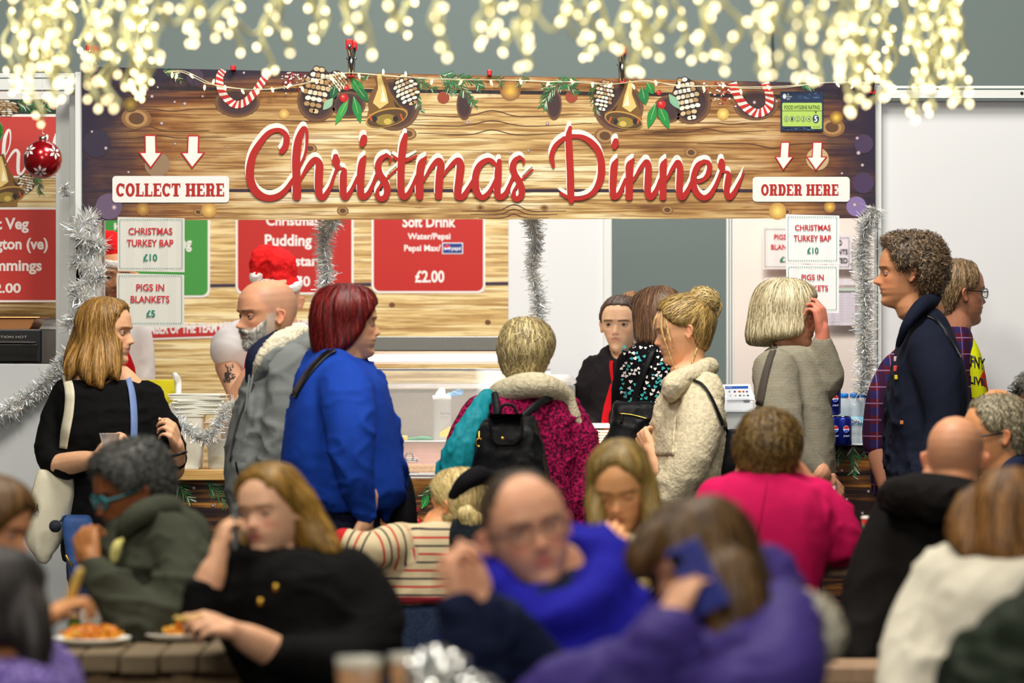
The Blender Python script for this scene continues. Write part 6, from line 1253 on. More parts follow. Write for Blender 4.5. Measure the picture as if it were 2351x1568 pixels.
# ================================================================ SEATED PEOPLE
def p_child():
    d = 11.8; r = person('child with a blonde plait in a striped jumper reaching out one arm', ft(960, d)); H = .205; h = Head(HC(1052, 1158, d), H, -128, 10, 0); sk = (240, 176, 130)
    rows = [(1196,975,1058,.16),(1212,938,1085,.2),(1245,905,1100,.23),(1300,876,1108,.24),(1345,866,1108,.24),(1376,872,1108,.24),(1386,884,1108,.23)]
    B = build_head(h, (*W(1018, 1212, d), .045), sk, .005, wid=1.0) + inner(d, rows, (), sk); B += build_hand(W(786, 1240, d-.1), W(758, 1244, d-.1), (0, .2, -1), .14, 'L', skin=sk, fore=(*W(810, 1238, d-.08), .03)); body_object('body', B, r)
    t = garment('striped_jumper', cloth('striped_knit', 'stripe', (206, 188, 150)), r, d, rows, [(((955,1240,-.03),(900,1250,-.08),(850,1262,-.12),(788,1240,-.1)), (.055,.066,.058,.040)), (((1090,1240,0),(1110,1290,0),(1100,1330,.05)), (.05,.05,.04))], seed=31, fold=.006, stripe=True, fx=(6, 6, 12))
    drape('hem_band', cloth('maroon_rib', 'plain', (128, 36, 44)), r, t, rows=[(1370,876,1104),(1380,880,1104),(1388,886,1102)], d=d, off=.004, nx=16)
    v = Vol(); v.loft([(1188,1042,1120,.2,-.04),(1215,1030,1128,.22,-.04),(1260,1026,1128,.24,-.03),(1310,1030,1126,.24,-.02)], d, e=3); V, Fc = remesh(v, .01, 3); o = mesh('dark_scarf', V, Fc, cloth('charcoal_wool', 'fleece', (34, 40, 46)), r)
    v = Vol(); v.loft([(1384,884,1100,.22),(1420,880,1105,.23),(1500,872,1085,.22),(1600,876,1080,.2),(1720,880,1075,.18)], d, e=2.6); V, Fc = remesh(v, .012, 3); V = folds(V, Fc, .010, 6, (10, 10, 4)); mesh('denim_skirt', V, Fc, cloth('dark_denim', 'denim', (40, 52, 76)), r)
    v = Vol(); add_cap(v, h, hair_fn([(0,.80),(50,.72),(70,.52),(92,.46),(110,.2),(180,.05)], .055), .05, -.05); v.ell(tuple(W(1030, 1190, d-.04)), (.03,.03,.025))
    hair_object('hair', v, r, ((150, 118, 56), (250, 226, 160)), h, .008, 1500, .09, seed=21, flow=lambda P: np.array(W(1085, 1200, d-.05)) - P, groove=.003)
    v = Vol(); 
    for k in range(9):
        y = 1180 + k*13; x = 1078 + 3*math.sin(k*.9) + k*.2; s = 1 if k % 2 else -1; ra = .030 - .0012*k; v.ell(tuple(W(x + s*7, y, d-.13+.004*k)), (ra, ra*.8, ra*.95), Matrix.Rotation(s*.6, 3, 'Y'))
    v.tube([tuple(W(1080, 1290, d-.1)), tuple(W(1078, 1330, d-.1))], [.018, .006]); hair_object('plait', v, r, ((168, 134, 62), (252, 232, 168)), h, .005, 900, .05, seed=22, groove=.002)
    v = Vol(); v.tube([tuple(h.w([p])[0]) for p in ((-.33,-.22,.62),(-.25,-.38,.78),(0,-.46,.86),(.25,-.38,.78),(.33,-.2,.62))], [.018,.028,.032,.028,.018], n=12); V, Fc = remesh(v, .005, 2); mesh('black_headband', V, Fc, cloth('black_velvet', 'plain', (18, 16, 20)), r)
    q = MB()
    for s in (-1, 1):
        me = MB(); c = W(960 + s*45, 784, d); v = Vol(); v.tube([(c.x, d, .72), (c.x, d, .3), (c.x, d, .06)], [.055, .045, .035]); v.tube([(c.x, d+.03, .04), (c.x, d-.10, .035)], [.035, .03]); me.add(v.V, v.F); me.build('boot', M_black, r, True)
p_child()
def p_eater():
    d = 9.95; r = person('long-haired woman in a cream top eating with her eyes lowered', ft(1420, d)); H = .222; h = Head(HC(1424, 1117, d), H, -10, 20, -3); sk = (238, 176, 128)
    rows = [(1222,1385,1475,.16),(1240,1355,1505,.2),(1285,1330,1520,.24),(1350,1322,1525,.25),(1430,1330,1520,.25),(1520,1335,1515,.26),(1600,1330,1520,.26)]
    B = build_head(h, (*W(1430, 1240, d+.05), .048), sk, .005, lips=(176, 70, 66), brow=(130, 90, 50), lid=-.35, nose=.95, blush=.6) + inner(d, rows, (), sk)
    B += build_hand(W(1398, 1292, d-.3), W(1420, 1212, d-.25), (.1, 1, .2), .17, 'R', each=[(20,40,30),(25,45,30),(30,50,35),(35,50,35)], thumb=(.8,.7,-.4), skin=sk, fore=(*W(1392, 1350, d-.28), .04)); body_object('body', B, r)
    t = garment('cream_top', cloth('cream_jersey', 'plain', (214, 206, 180)), r, d, rows, [(((1352,1265,0),(1325,1340,-.08),(1370,1400,-.2),(1398,1320,-.28)), (.06,.062,.056,.045)), (((1500,1265,0),(1525,1350,-.06),(1500,1440,-.18)), (.06,.06,.05))], seed=33, voxel=.014)
    drape('crossbody_strap', M_black, r, t, path=[(1478,1245,8),(1455,1275,9),(1430,1310,9),(1405,1350,9)], d=d)
    v = Vol(); add_cap(v, h, hair_fn([(0,.86),(22,.80),(40,.66),(55,.56),(66,.4),(180,.0)], .045, curtain=-.35, openz=[(1,-20),(.84,-20),(.78,34),(.66,50),(.5,60),(.2,66),(-.35,66)], flare=1.05), .05, -.35)
    v.tube([tuple(W(x, y, d+q)) for x, y, q in ((1378,1090,-.02),(1368,1150,-.04),(1372,1210,-.08),(1378,1250,-.1))], [.03,.028,.026,.01]); v.tube([tuple(W(x, y, d+q)) for x, y, q in ((1476,1090,-.02),(1492,1150,-.04),(1500,1210,-.06),(1488,1250,-.1))], [.03,.032,.03,.01])
    hair_object('hair', v, r, ((78, 58, 24), (186, 152, 78)), h, .009, 1400, .14, seed=23, lift=.003)
    seat_legs(r, M_jeans, d, 1425, 1600, 0)
p_eater()
def p_pink():
    d = 11.0; r = person('brown-haired person in a bright pink jumper sitting with their back turned', ft(1770, d)); H = .225; h = Head(HC(1764, 1045, d), H, 172, 8, 0); sk = (232, 170, 136)
    rows = [(1082,1690,1818,.18),(1096,1664,1846,.24),(1125,1638,1880,.28),(1170,1618,1905,.31),(1225,1614,1908,.32),(1290,1626,1896,.32),(1350,1648,1886,.32),(1400,1660,1882,.33),(1450,1665,1880,.33)]
    B = build_head(h, (*W(1752, 1098, d), .056), sk, .005) + inner(d, rows, (), sk)
    B += build_hand(W(1868, 1120, d+.1), W(1828, 1068, d+.06), (-.6, .3, -.5), .18, 'R', each=[(30,40,30)]*4, skin=(222,150,124), fore=(*W(1890, 1150, d+.12), .038)); body_object('body', B, r)
    t = garment('pink_jumper', cloth('pink_knit', 'plain', (206, 24, 88)), r, d, rows, [(((1866,1150,0),(1912,1200,.0),(1940,1262,.02),(1905,1190,.12)), (.07,.07,.062,.045)), (((1650,1150,0),(1628,1220,.0),(1640,1290,.12)), (.07,.07,.05))], seed=35, voxel=.013, fold=.008, fx=(5, 5, 7))
    drape('back_seam', cloth('dark_pink_seam', 'plain', (168, 14, 66)), t, t, path=[(1762,1104,2),(1748,1180,2),(1735,1260,2),(1728,1330,2)], d=d, off=.001, th=.001)
    v = Vol(); add_cap(v, h, hair_fn([(0,.80),(60,.62),(80,.46),(95,.44),(115,.22),(180,.10)], [(0,.08),(180,.10)]), .07, .0)
    hair_object('hair', v, r, ((44, 30, 12), (150, 116, 58)), h, .009, 2000, .05, seed=24, lift=.008, jitter=.9, groove=.004)
    seat_legs(r, M_navy, d, 1770, 1450, 180)
p_pink()
def p_baldback():
    d = 10.7; r = person('bald man in a black hooded top seen from behind at the right', ft(2150, d)); H = .235; h = Head(HC(2194, 1052, d), H, 166, 6, 0); sk = (226, 160, 126)
    rows = [(1120,2100,2220,.2),(1140,2062,2262,.3),(1180,2040,2300,.36),(1250,2018,2320,.38),(1330,2000,2325,.38),(1420,1985,2325,.38),(1500,1968,2325,.40),(1570,1952,2330,.42)]
    B = build_head(h, (*W(2178, 1140, d), .068), sk, .005, bald=((150, 116, 92), .35)) + inner(d, rows, (), sk); v = Vol(); v.tube([tuple(h.w([p])[0]) for p in ((-.2,-.33,.16),(0,-.38,.13),(.2,-.33,.16))], [.016,.02,.016], n=10); V, Fc = remesh(v, .005, 2); B.append((V, Fc, np.tile(skl(sk), (len(V), 1)))); body_object('body', B, r)
    M_b = cloth('black_sweat', 'plain', (22, 19, 18)); t = garment('black_hooded_top', M_b, r, d, rows, [(((2070,1180,0),(2020,1290,-.02),(1992,1400,-.05),(1975,1500,-.1)), (.085,.085,.08,.075)), (((2290,1180,0),(2310,1300,0),(2315,1420,0)), (.08,.08,.07))], seed=37, voxel=.014, fold=.008, fx=(5, 5, 6))
    v = Vol(); v.tube([tuple(W(x, y, d+q)) for x, y, q in ((2070,1128,.08),(2056,1140,-.08),(2100,1136,-.2),(2170,1148,-.25),(2235,1150,-.2),(2270,1135,-.05),(2260,1120,.08))], [.04,.055,.065,.07,.06,.05,.04], n=16); v.loft([(1085,2085,2150,.16,-.12),(1110,2066,2215,.24,-.14),(1150,2060,2245,.26,-.16)], d); V, Fc = remesh(v, .01, 3); V = folds(V, Fc, .009, 7); mesh('hood', V, Fc, M_b, t)
    seat_legs(r, M_blk, d, 2140, 1570, 180)
p_baldback()
def p_greyman():
    d = 12.0; r = person('grey-haired man in dark glasses with a hand on top of his head', ft(2320, d)); H = .235; h = Head(HC(2284, 998, d), H, -82, 6, 0); sk = (220, 156, 112)
    rows = [(1085,2272,2380,.3),(1110,2250,2420,.4),(1160,2235,2440,.42),(1300,2235,2440,.42),(1450,2240,2440,.42)]
    B = build_head(h, (*W(2310, 1095, d), .066), sk, .005, nose=1.05, blush=.7, bald=((150, 136, 110), .6)) + inner(d, rows, (), sk)
    B += build_hand(W(2338, 935, d+.10), W(2292, 898, d+.04), (-.3, 0, -.9), .18, 'R', each=[(25,40,30)]*4, skin=sk, fore=(*W(2372, 985, d+.14), .04)); body_object('body', B, r)
    t = garment('navy_shirt', cloth('navy_cotton', 'plain', (28, 34, 56)), r, d, rows, [(((2380,1150,.1),(2420,1060,.15),(2378,990,.14)), (.07,.062,.05))], seed=39, voxel=.014)
    v = Vol(); v.tube([tuple(W(x, y, d+q)) for x, y, q in ((2290,1112,-.14),(2318,1080,-.1),(2345,1062,-.02),(2350,1070,.1))], [.02,.03,.03,.03], n=12); V, Fc = remesh(v, .008, 2); mesh('collar', V, Fc, cloth('navy_cotton', 'plain', (28, 34, 56)), t)
    v = Vol(); add_cap(v, h, hair_fn([(0,.88),(30,.86),(50,.76),(62,.60),(74,.50),(92,.54),(108,.34),(130,.14),(180,.06)], [(0,.02),(60,.03),(180,.05)]), .035, .0)
    hair_object('hair', v, r, ((84, 72, 48), (190, 178, 146)), h, .008, 2200, .03, .0012, 25, lift=.006, jitter=.4)
    glasses(r, h, M_black, .0032, False)
    seat_legs(r, M_blk, d, 2340, 1500, -90)
p_greyman()
def p_darkcurl():
    d = 12.9; r = person('person with dark fluffy hair mostly beyond the frame, beside the hand on the grey head', ft(2400, d)); H = .23; h = Head(HC(2400, 950, d), H, -70, 0, 0); sk = (200, 150, 120)
    rows = [(1030,2360,2460,.2),(1060,2335,2500,.36),(1200,2330,2510,.4),(1400,2335,2510,.4)]
    body_object('body', build_head(h, (*W(2410, 1045, d), .055), sk, .006) + inner(d, rows, (), sk), r); garment('dark_coat', M_blk, r, d, rows, seed=3, voxel=.016)
    v = Vol(); add_cap(v, h, hair_fn([(0,.8),(60,.6),(90,.4),(120,.1),(180,.0)], .12), .10, -.05); hair_object('hair', v, r, ((22, 22, 20), (110, 106, 96)), h, .010, 900, .03, .0014, 26, curl=.012)
    seat_legs(r, M_blk, d, 2420, 1400, 180)
p_darkcurl()
def p_creamback():
    d = 8.7; r = person('woman in a cream jumper with long brown hair, back turned, nearest the bottom right corner', ft(2330, d)); H = .225; h = Head(HC(2322, 1196, d), H, 160, 6, 0); sk = (226, 170, 136)
    rows = [(1262,2240,2400,.2),(1285,2175,2460,.3),(1330,2128,2500,.36),(1400,2104,2510,.38),(1480,2096,2510,.38),(1570,2082,2510,.4),(1680,2075,2510,.42)]
    body_object('body', build_head(h, (*W(2325, 1290, d), .055), sk, .006) + inner(d, rows, (), sk), r)
    garment('cream_jumper', cloth('cream_wool', 'plain', (226, 218, 198)), r, d, rows, [(((2175,1330,0),(2125,1430,-.02),(2095,1530,-.08),(2080,1640,-.15)), (.09,.09,.085,.07)), (((2470,1330,0),(2500,1450,0)), (.08,.08))], seed=41, voxel=.014, fold=.009, fx=(5, 5, 6))
    v = Vol(); add_cap(v, h, hair_fn([(0,.8),(50,.6),(70,.3),(180,.0)], [(0,.05),(180,.08)], curtain=-.35, openz=LONG, flare=1.05), .05, -.35); v.tube([tuple(W(x, y, d+q)) for x, y, q in ((2225,1150,-.02),(2208,1220,-.04),(2222,1275,-.08))], [.03,.035,.01])
    hair_object('hair', v, r, ((50, 26, 8), (170, 118, 62)), h, .008, 1600, .16, .0022, 27, lift=.004)
    seat_legs(r, M_jeans, d, 2330, 1680, 180)
p_creamback()
def p_greenjacket():
    d = 7.4; r = person('shoulder of a person in a dark green padded jacket at the bottom right corner', ft(2480, d)); H = .23; h = Head(HC(2560, 1150, d), H, 190, 0, 0)
    rows = [(1300,2480,2640,.2),(1345,2360,2700,.34),(1420,2285,2720,.4),(1500,2215,2730,.42),(1580,2165,2730,.44),(1720,2150,2730,.44)]
    body_object('body', build_head(h, (*W(2560, 1290, d), .055), (220, 170, 140), .008) + inner(d, rows, (), (220, 170, 140)), r)
    v = Vol(); add_cap(v, h, hair_fn([(0,.8),(60,.6),(90,.4),(120,.1),(180,.0)], .06), .05, -.05); hair_object('hair', v, r, ((40, 30, 20), (90, 70, 50)), h, .01, 300, .06)
    garment('green_padded_jacket', cloth('dark_green_shell', 'shell', (42, 50, 38), rough=.6), r, d, rows, seed=43, voxel=.016, fold=.018, fx=(4, 4, 9))
    seat_legs(r, M_blk, d, 2500, 1720, 180)
p_greenjacket()
def p_center():
    d = 7.95; r = person('man in a royal blue hooded sweatshirt with clasped hands and short dark hair', ft(1270, d)); H = .245; h = Head(HC(1208, 1217, d), H, 14, -3, -13); sk = (244, 182, 152)
    rows = [(1330,1180,1330,.2),(1350,1130,1392,.3),(1395,1095,1428,.36),(1450,1075,1450,.38),(1510,1062,1470,.38),(1580,1056,1480,.38),(1700,1060,1480,.38)]
    B = build_head(h, (*W(1262, 1350, d+.04), .070), sk, .0055, lips=(206, 96, 92), brow=(70, 48, 36), lid=.15, nose=1.1, blush=.9, wid=1.06, beard=((130, 96, 76), .22), bald=((120, 96, 78), .35)) + inner(d, rows, (), sk)
    B += build_hand(W(1112, 1392, d-.40), W(1048, 1318, d-.45), (-.75, .2, .5), .185, 'L', each=[(35,60,45),(38,62,45),(42,65,45),(45,65,45)], thumb=(.5,.8,-.3), skin=sk, fore=(*W(1170, 1450, d-.34), .042), voxel=.0052)
    B += build_hand(W(1052, 1398, d-.48), W(1040, 1315, d-.46), (.9, .1, .3), .185, 'R', each=[(35,60,45),(38,62,45),(42,65,45),(45,65,45)], thumb=(.4,.9,-.3), skin=sk, fore=(*W(1075, 1470, d-.46), .042), voxel=.0052); body_object('body', B, r)
    M_b = cloth('cobalt_jersey', 'plain', (34, 32, 160)); t = garment('blue_hooded_sweatshirt', M_b, r, d, rows, [(((1378,1385,0),(1430,1470,-.04),(1420,1570,-.12),(1300,1590,-.26)), (.085,.088,.080,.06)), (((1120,1400,0),(1085,1480,-.05),(1120,1575,-.15)), (.07,.07,.06))], seed=45, voxel=.014, fold=.012, fx=(5, 5, 7),
        extra=lambda v: v.tube([tuple(W(x, y, d+q)) for x, y, q in ((1150,1345,-.1),(1142,1300,.04),(1170,1270,.14),(1300,1262,.16),(1372,1282,.08),(1392,1335,-.02),(1330,1400,-.16),(1255,1425,-.19))], [.03,.036,.05,.055,.06,.06,.045,.025], n=16))
    garment('navy_sleeve', cloth('navy_jersey', 'plain', (28, 36, 62)), r, d, None, [(((1120,1400,-.40),(1180,1470,-.34),(1250,1560,-.25),(1300,1600,-.2)), (.048,.062,.068,.06)), (((1056,1405,-.48),(1080,1500,-.44),(1110,1600,-.35)), (.046,.058,.06))], seed=46, fold=.006)
    v = Vol(); add_cap(v, h, hair_fn([(0,.985),(30,.96),(46,.88),(58,.66),(74,.52),(92,.54),(108,.34),(130,.14),(180,.06)], .016), .012, .0)
    hair_object('hair', v, r, ((44, 34, 26), (110, 88, 66)), h, .008, 1800, .02, .0012, 28, lift=.004, jitter=.4)
    glasses(r, h, mat('thin_dark_rim', (60, 50, 50), .4), .0016, False)
    v = Vol(); v.tube([tuple(W(x, y, d+q)) for x, y, q in ((1195,1360,-.06),(1240,1392,-.12),(1300,1360,-.06),(1330,1320,.04))], [.03,.036,.036,.03], n=14); V, Fc = remesh(v, .01, 3); mesh('navy_collar', V, Fc, cloth('navy_jersey', 'plain', (28, 36, 62)), r)
    seat_legs(r, M_navy, d, 1270, 1700, 0)
p_center()
def p_purple():
    d = 7.35; r = person('brown-haired woman in a purple coat with a fur-trimmed hood, phone at her ear', ft(1680, d)); H = .225; h = Head(HC(1600, 1300, d), H, -52, 16, 0); sk = (236, 172, 140)
    rows = [(1410,1560,1720,.22),(1430,1525,1790,.32),(1480,1500,1820,.40),(1540,1480,1830,.42),(1600,1470,1840,.42),(1720,1470,1840,.42)]
    B = build_head(h, (*W(1625, 1440, d), .056), sk, .0055, lips=(170, 84, 76)) + inner(d, rows, (), sk)
    B += build_hand(W(1535, 1440, d-.28), W(1575, 1345, d-.24), (.75, .55, .1), .18, 'R', each=[(15,30,20),(18,30,20),(22,34,20),(28,34,20)], thumb=(.85,.55,-.2), skin=(242, 186, 156), fore=(*W(1530, 1490, d-.3), .042), voxel=.0052); body_object('body', B, r)
    M_p = cloth('purple_shell', 'shell', (66, 52, 124), rough=.55); t = garment('purple_coat', M_p, r, d, rows, [(((1560,1455,-.06),(1470,1560,-.2),(1400,1600,-.28),(1530,1480,-.3)), (.08,.085,.075,.055)), (((1790,1455,-.06),(1780,1560,-.25),(1640,1600,-.3)), (.09,.09,.07)), (((1420,1545,-.26),(1330,1580,-.3),(1250,1620,-.3)), (.062,.06,.05))], seed=47, voxel=.014, fold=.014, fx=(4, 4, 9),
        extra=lambda v: v.tube([tuple(W(x, y, d+q)) for x, y, q in ((1700,1450,.06),(1770,1400,.12),(1795,1340,.14),(1760,1305,.14),(1715,1330,.14),(1690,1400,.12))], [.05,.06,.05,.04,.045,.05], n=14))
    v = Vol(); v.tube([tuple(W(x, y, d+q)) for x, y, q in ((1820,1392,-.04),(1858,1412,-.07),(1880,1455,-.07),(1858,1490,-.06),(1826,1500,-.05))], [.020,.034,.038,.034,.020], n=14); v.ell(tuple(W(1850, 1448, d-.04)), (.042, .05, .050)); v.tube([tuple(W(1800, 1385, d)), tuple(W(1840, 1420, d-.03))], [.03, .03])
    hair_object('fur_trim', v, t, ((186, 176, 148), (246, 240, 222)), h, .008, 2400, .025, .0014, 29, lift=.012, jitter=1.4, groove=.002, base=.85, label='cream fur trim of the hood')
    v = Vol(); add_cap(v, h, hair_fn([(0,.74),(30,.66),(48,.56),(60,.40),(66,.2),(180,.0)], [(0,.07),(60,.09),(180,.12)], curtain=-.20, openz=[(1,-20),(.74,-20),(.66,40),(.5,48),(.2,52),(-.2,60)], flare=1.16), .07, -.20)
    v.tube([tuple(W(x, y, d+q)) for x, y, q in ((1500,1230,-.08),(1470,1285,-.08),(1478,1320,-.08))], [.03,.03,.012]); v.tube([tuple(W(x, y, d+q)) for x, y, q in ((1680,1330,-.1),(1690,1410,-.12),(1650,1480,-.16))], [.06,.06,.02])
    hair_object('hair', v, r, ((30, 18, 9), (128, 92, 46)), h, .009, 2000, .12, .0022, 30, lift=.005, groove=.004)
    p = empty('mobile_phone', W(1605, 1370, d-.22), 'phone in a blue-violet case held to the ear of the woman in purple', 'phone')
    c = W(1602, 1325, d-.235); M3 = Matrix.Rotation(math.radians(-28), 3, 'Y') @ Matrix.Rotation(math.radians(-24), 3, 'Z')
    def slab_(sx, sy, sz, off=(0, 0, 0)):
        q = MB(); q.box((-sx/2, -sy/2, -sz/2), (sx/2, sy/2, sz/2)); q.V = [tuple(c + M3 @ (Vector(v_) + Vector(off))) for v_ in q.V]; return q
    slab_(.072, .009, .135).build('phone_case', mat('violet_case', (76, 84, 170), .35), p, bevel=.004); slab_(.064, .003, .125, (0, .006, 0)).build('screen', M_black, p); slab_(.022, .003, .026, (-.02, -.006, .046)).build('camera_bump', M_black, p)
    seat_legs(r, M_blk, d, 1690, 1720, -40)
p_purple()
def p_phonelady():
    d = 9.4; r = person('long-haired woman in a black fluffy cardigan holding a phone to her ear', ft(660, d)); H = .214; h = Head(HC(622, 1170, d), H, -30, 4, -4); sk = (246, 196, 168)
    rows = [(1262,560,720,.2),(1285,522,772,.28),(1325,500,812,.34),(1380,492,838,.37),(1440,498,856,.38),(1500,520,866,.38),(1580,560,870,.40),(1680,580,870,.4)]
    B = build_head(h, (*W(652, 1300, d+.01), .045), sk, .0045, lips=(206, 104, 100), brow=(130, 96, 66), lid=.1, nose=.95, blush=.9) + inner(d, rows, (), sk)
    B += build_hand(W(500, 1282, d-.2), W(522, 1175, d-.15), (.8, .4, 0), .165, 'R', each=[(35,50,35),(38,52,35),(44,55,40),(50,55,40)], thumb=(.6,.7,-.5), skin=(244, 190, 160), fore=(*W(474, 1350, d-.2), .038), voxel=.005)
    B += build_hand(W(540, 1450, d-.36), W(462, 1425, d-.42), (-.2, .5, -.7), .17, 'L', each=[(35,50,35),(40,52,35),(45,55,35),(50,55,35)], thumb=(.7,.6,-.5), skin=(244, 190, 160), fore=(*W(625, 1495, d-.28), .042), voxel=.004); body_object('body', B, r)
    M_c = cloth('black_mohair', 'fleece', (12, 11, 11)); t = garment('black_cardigan', M_c, r, d, rows, [(((545,1310,-.03),(490,1385,-.14),(462,1420,-.2),(468,1362,-.2)), (.07,.07,.062,.052)), (((800,1330,0),(850,1430,-.04),(800,1530,-.15),(640,1505,-.28)), (.085,.090,.085,.055))], seed=49, voxel=.014, fold=.008)
    for k, (x, y) in enumerate(((633, 1349), (597, 1382))):
        q = MB(); V0, F0 = GARM[t.name]; bv = BVHTree.FromPolygons(V0.tolist(), F0.tolist()); o = Vector((0, 0, CAMZ)); hit, *_ = bv.ray_cast(o, (W(x, y, d) - o).normalized()); q.ell(hit or W(x, y, d-.2), (.010, .005, .010)); q.build('gold_button', M_gold, r, True)
    v = Vol(); add_cap(v, h, hair_fn([(0,.86),(25,.82),(42,.70),(56,.58),(72,.46),(92,.44),(106,.3),(180,.0)], .05, curtain=-.2, openz=[(1,-20),(.82,-20),(.76,46),(.6,66),(.5,84),(.44,96),(.2,104),(-.2,106)], flare=1.0), .05, -.2)
    v.tube([tuple(W(x, y, d+q)) for x, y, q in ((685,1150,0),(705,1200,.02),(740,1248,.0),(770,1262,-.02))], [.045,.05,.045,.02]); v.tube([tuple(W(x, y, d+q)) for x, y, q in ((560,1230,.04),(545,1290,.0),(540,1350,-.10))], [.03,.034,.012])
    hair_object('hair', v, r, ((84, 56, 14), (196, 148, 62)), h, .009, 1800, .15, .0018, 31, lift=.003, flow=lambda P: np.stack([np.where(P[:, 0] > W(640, 0, d).x, .6, -.15), P[:, 0]*0, P[:, 0]*0-1], 1))
    p = empty('mobile_phone', W(545, 1240, d-.13), 'slim grey phone held to the ear of the woman in the fluffy cardigan', 'phone'); q = MB(); a = W(541, 1160, d-.13); q.box((a.x-.0045, d-.17, a.z-.105), (a.x+.0045, d-.10, a.z)); q.build('phone_case', mat('grey_case', (120, 130, 134), .3), p, bevel=.003); q = MB(); q.box((a.x+.0046, d-.167, a.z-.102), (a.x+.0056, d-.103, a.z-.003)); q.build('screen', M_black, p)
    q = MB(); c = W(612, 1520, d-.34); q.ell(c, (.05, .03, .028)); 
    seat_legs(r, M_blk, d, 700, 1600, 0)
p_phonelady()
def p_blackwoman():
    d = 10.1; r = person('woman with short grey-black hair and teal glasses in a grey-green jacket, eating', ft(340, d)); H = .226; h = Head(HC(298, 1128, d), H, -66, 16, 0); sk = (140, 84, 50)
    rows = [(1185,300,400,.2),(1205,262,440,.28),(1245,238,468,.34),(1300,232,484,.38),(1360,250,484,.38),(1430,262,470,.38),(1520,265,460,.38),(1600,268,460,.38)]
    B = build_head(h, (*W(340, 1205, d), .056), sk, .005, lips=(130, 64, 52), brow=(40, 30, 26), nose=1.0, blush=.2) + inner(d, rows, (), sk)
    B += build_hand(W(212, 1290, d-.28), W(192, 1215, d-.22), (.3, .9, .1), .18, 'R', each=[(35,55,40),(38,58,40),(42,60,40),(45,60,40)], thumb=(.4,.85,-.4), skin=(170, 112, 66), fore=(*W(240, 1345, d-.28), .038), voxel=.0042); body_object('body', B, r)
    M_g = cloth('grey_green_cotton', 'plain', (62, 64, 52)); t = garment('grey_green_jacket', M_g, r, d, rows, [(((400,1245,-.12),(432,1330,-.22),(330,1440,-.3),(268,1370,-.3),(222,1310,-.28)), (.085,.085,.078,.062,.046))], seed=51, voxel=.010, fold=.011, fx=(6, 6, 8))
    v = Vol(); v.tube([tuple(W(x, y, d+q)) for x, y, q in ((288,1250,-.12),(290,1210,-.16),(330,1178,-.14),(385,1168,-.02),(400,1180,.1))], [.02,.03,.036,.04,.03], n=12); v.tube([tuple(W(x, y, d+q)) for x, y, q in ((395,1180,.0),(450,1215,-.02),(474,1262,-.05))], [.03,.04,.02]); V, Fc = remesh(v, .009, 3); V = folds(V, Fc, .006, 9); mesh('collar', V, Fc, M_g, t)
    v = Vol(); v.tube([tuple(W(x, y, d+q)) for x, y, q in ((262,1285,-.2),(268,1255,-.2),(280,1240,-.18))], [.014, .016, .01], n=10); v.tube([tuple(W(x, y, d+q)) for x, y, q in ((222,1405,-.2),(238,1380,-.2),(262,1398,-.2))], [.02, .03, .02], n=10); V, Fc = remesh(v, .007, 3); mesh('pale_scarf', V, Fc, cloth('pale_scarf', 'plain', (206, 196, 120)), r)
    v = Vol(); add_cap(v, h, hair_fn([(0,.80),(30,.78),(50,.66),(64,.56),(78,.50),(92,.54),(106,.34),(125,.16),(180,.06)], [(0,.06),(90,.08),(180,.12)]), .08, .0)
    hair_object('hair', v, r, ((18, 18, 16), (92, 92, 86)), h, .009, 1600, .02, .0013, 32, curl=.007, groove=.003)
    glasses(r, h, mat('teal_plastic', (40, 140, 150), .3), .003)
    seat_legs(r, M_blk, d, 350, 1560, -95)
p_blackwoman()
def p_farleft():
    d = 8.8; r = person('brown-haired woman at the left edge, her face cropped by the frame', ft(-20, d)); H = .222; h = Head(HC(-22, 1212, d), H, 70, 12, 0); sk = (222, 158, 118)
    rows = [(1300,-100,40,.22),(1330,-140,56,.32),(1400,-150,70,.36),(1500,-150,70,.36),(1620,-150,70,.36)]
    B = build_head(h, (*W(-40, 1320, d), .055), sk, .0045) + inner(d, rows, (), sk); body_object('body', B, r)
    garment('dark_top', cloth('dark_plum', 'plain', (34, 26, 34)), r, d, rows, seed=53, voxel=.014)
    v = Vol(); add_cap(v, h, hair_fn([(0,.76),(30,.70),(48,.60),(60,.44),(70,.2),(180,.0)], .07, curtain=-.2, openz=[(1,-20),(.76,-20),(.68,40),(.5,52),(.2,56),(-.2,60)], flare=1.1), .06, -.2); hair_object('hair', v, r, ((60, 38, 14), (140, 100, 50)), h, .009, 1200, .14, .002, 33)
    seat_legs(r, M_blk, d, -40, 1620, 60)
p_farleft()
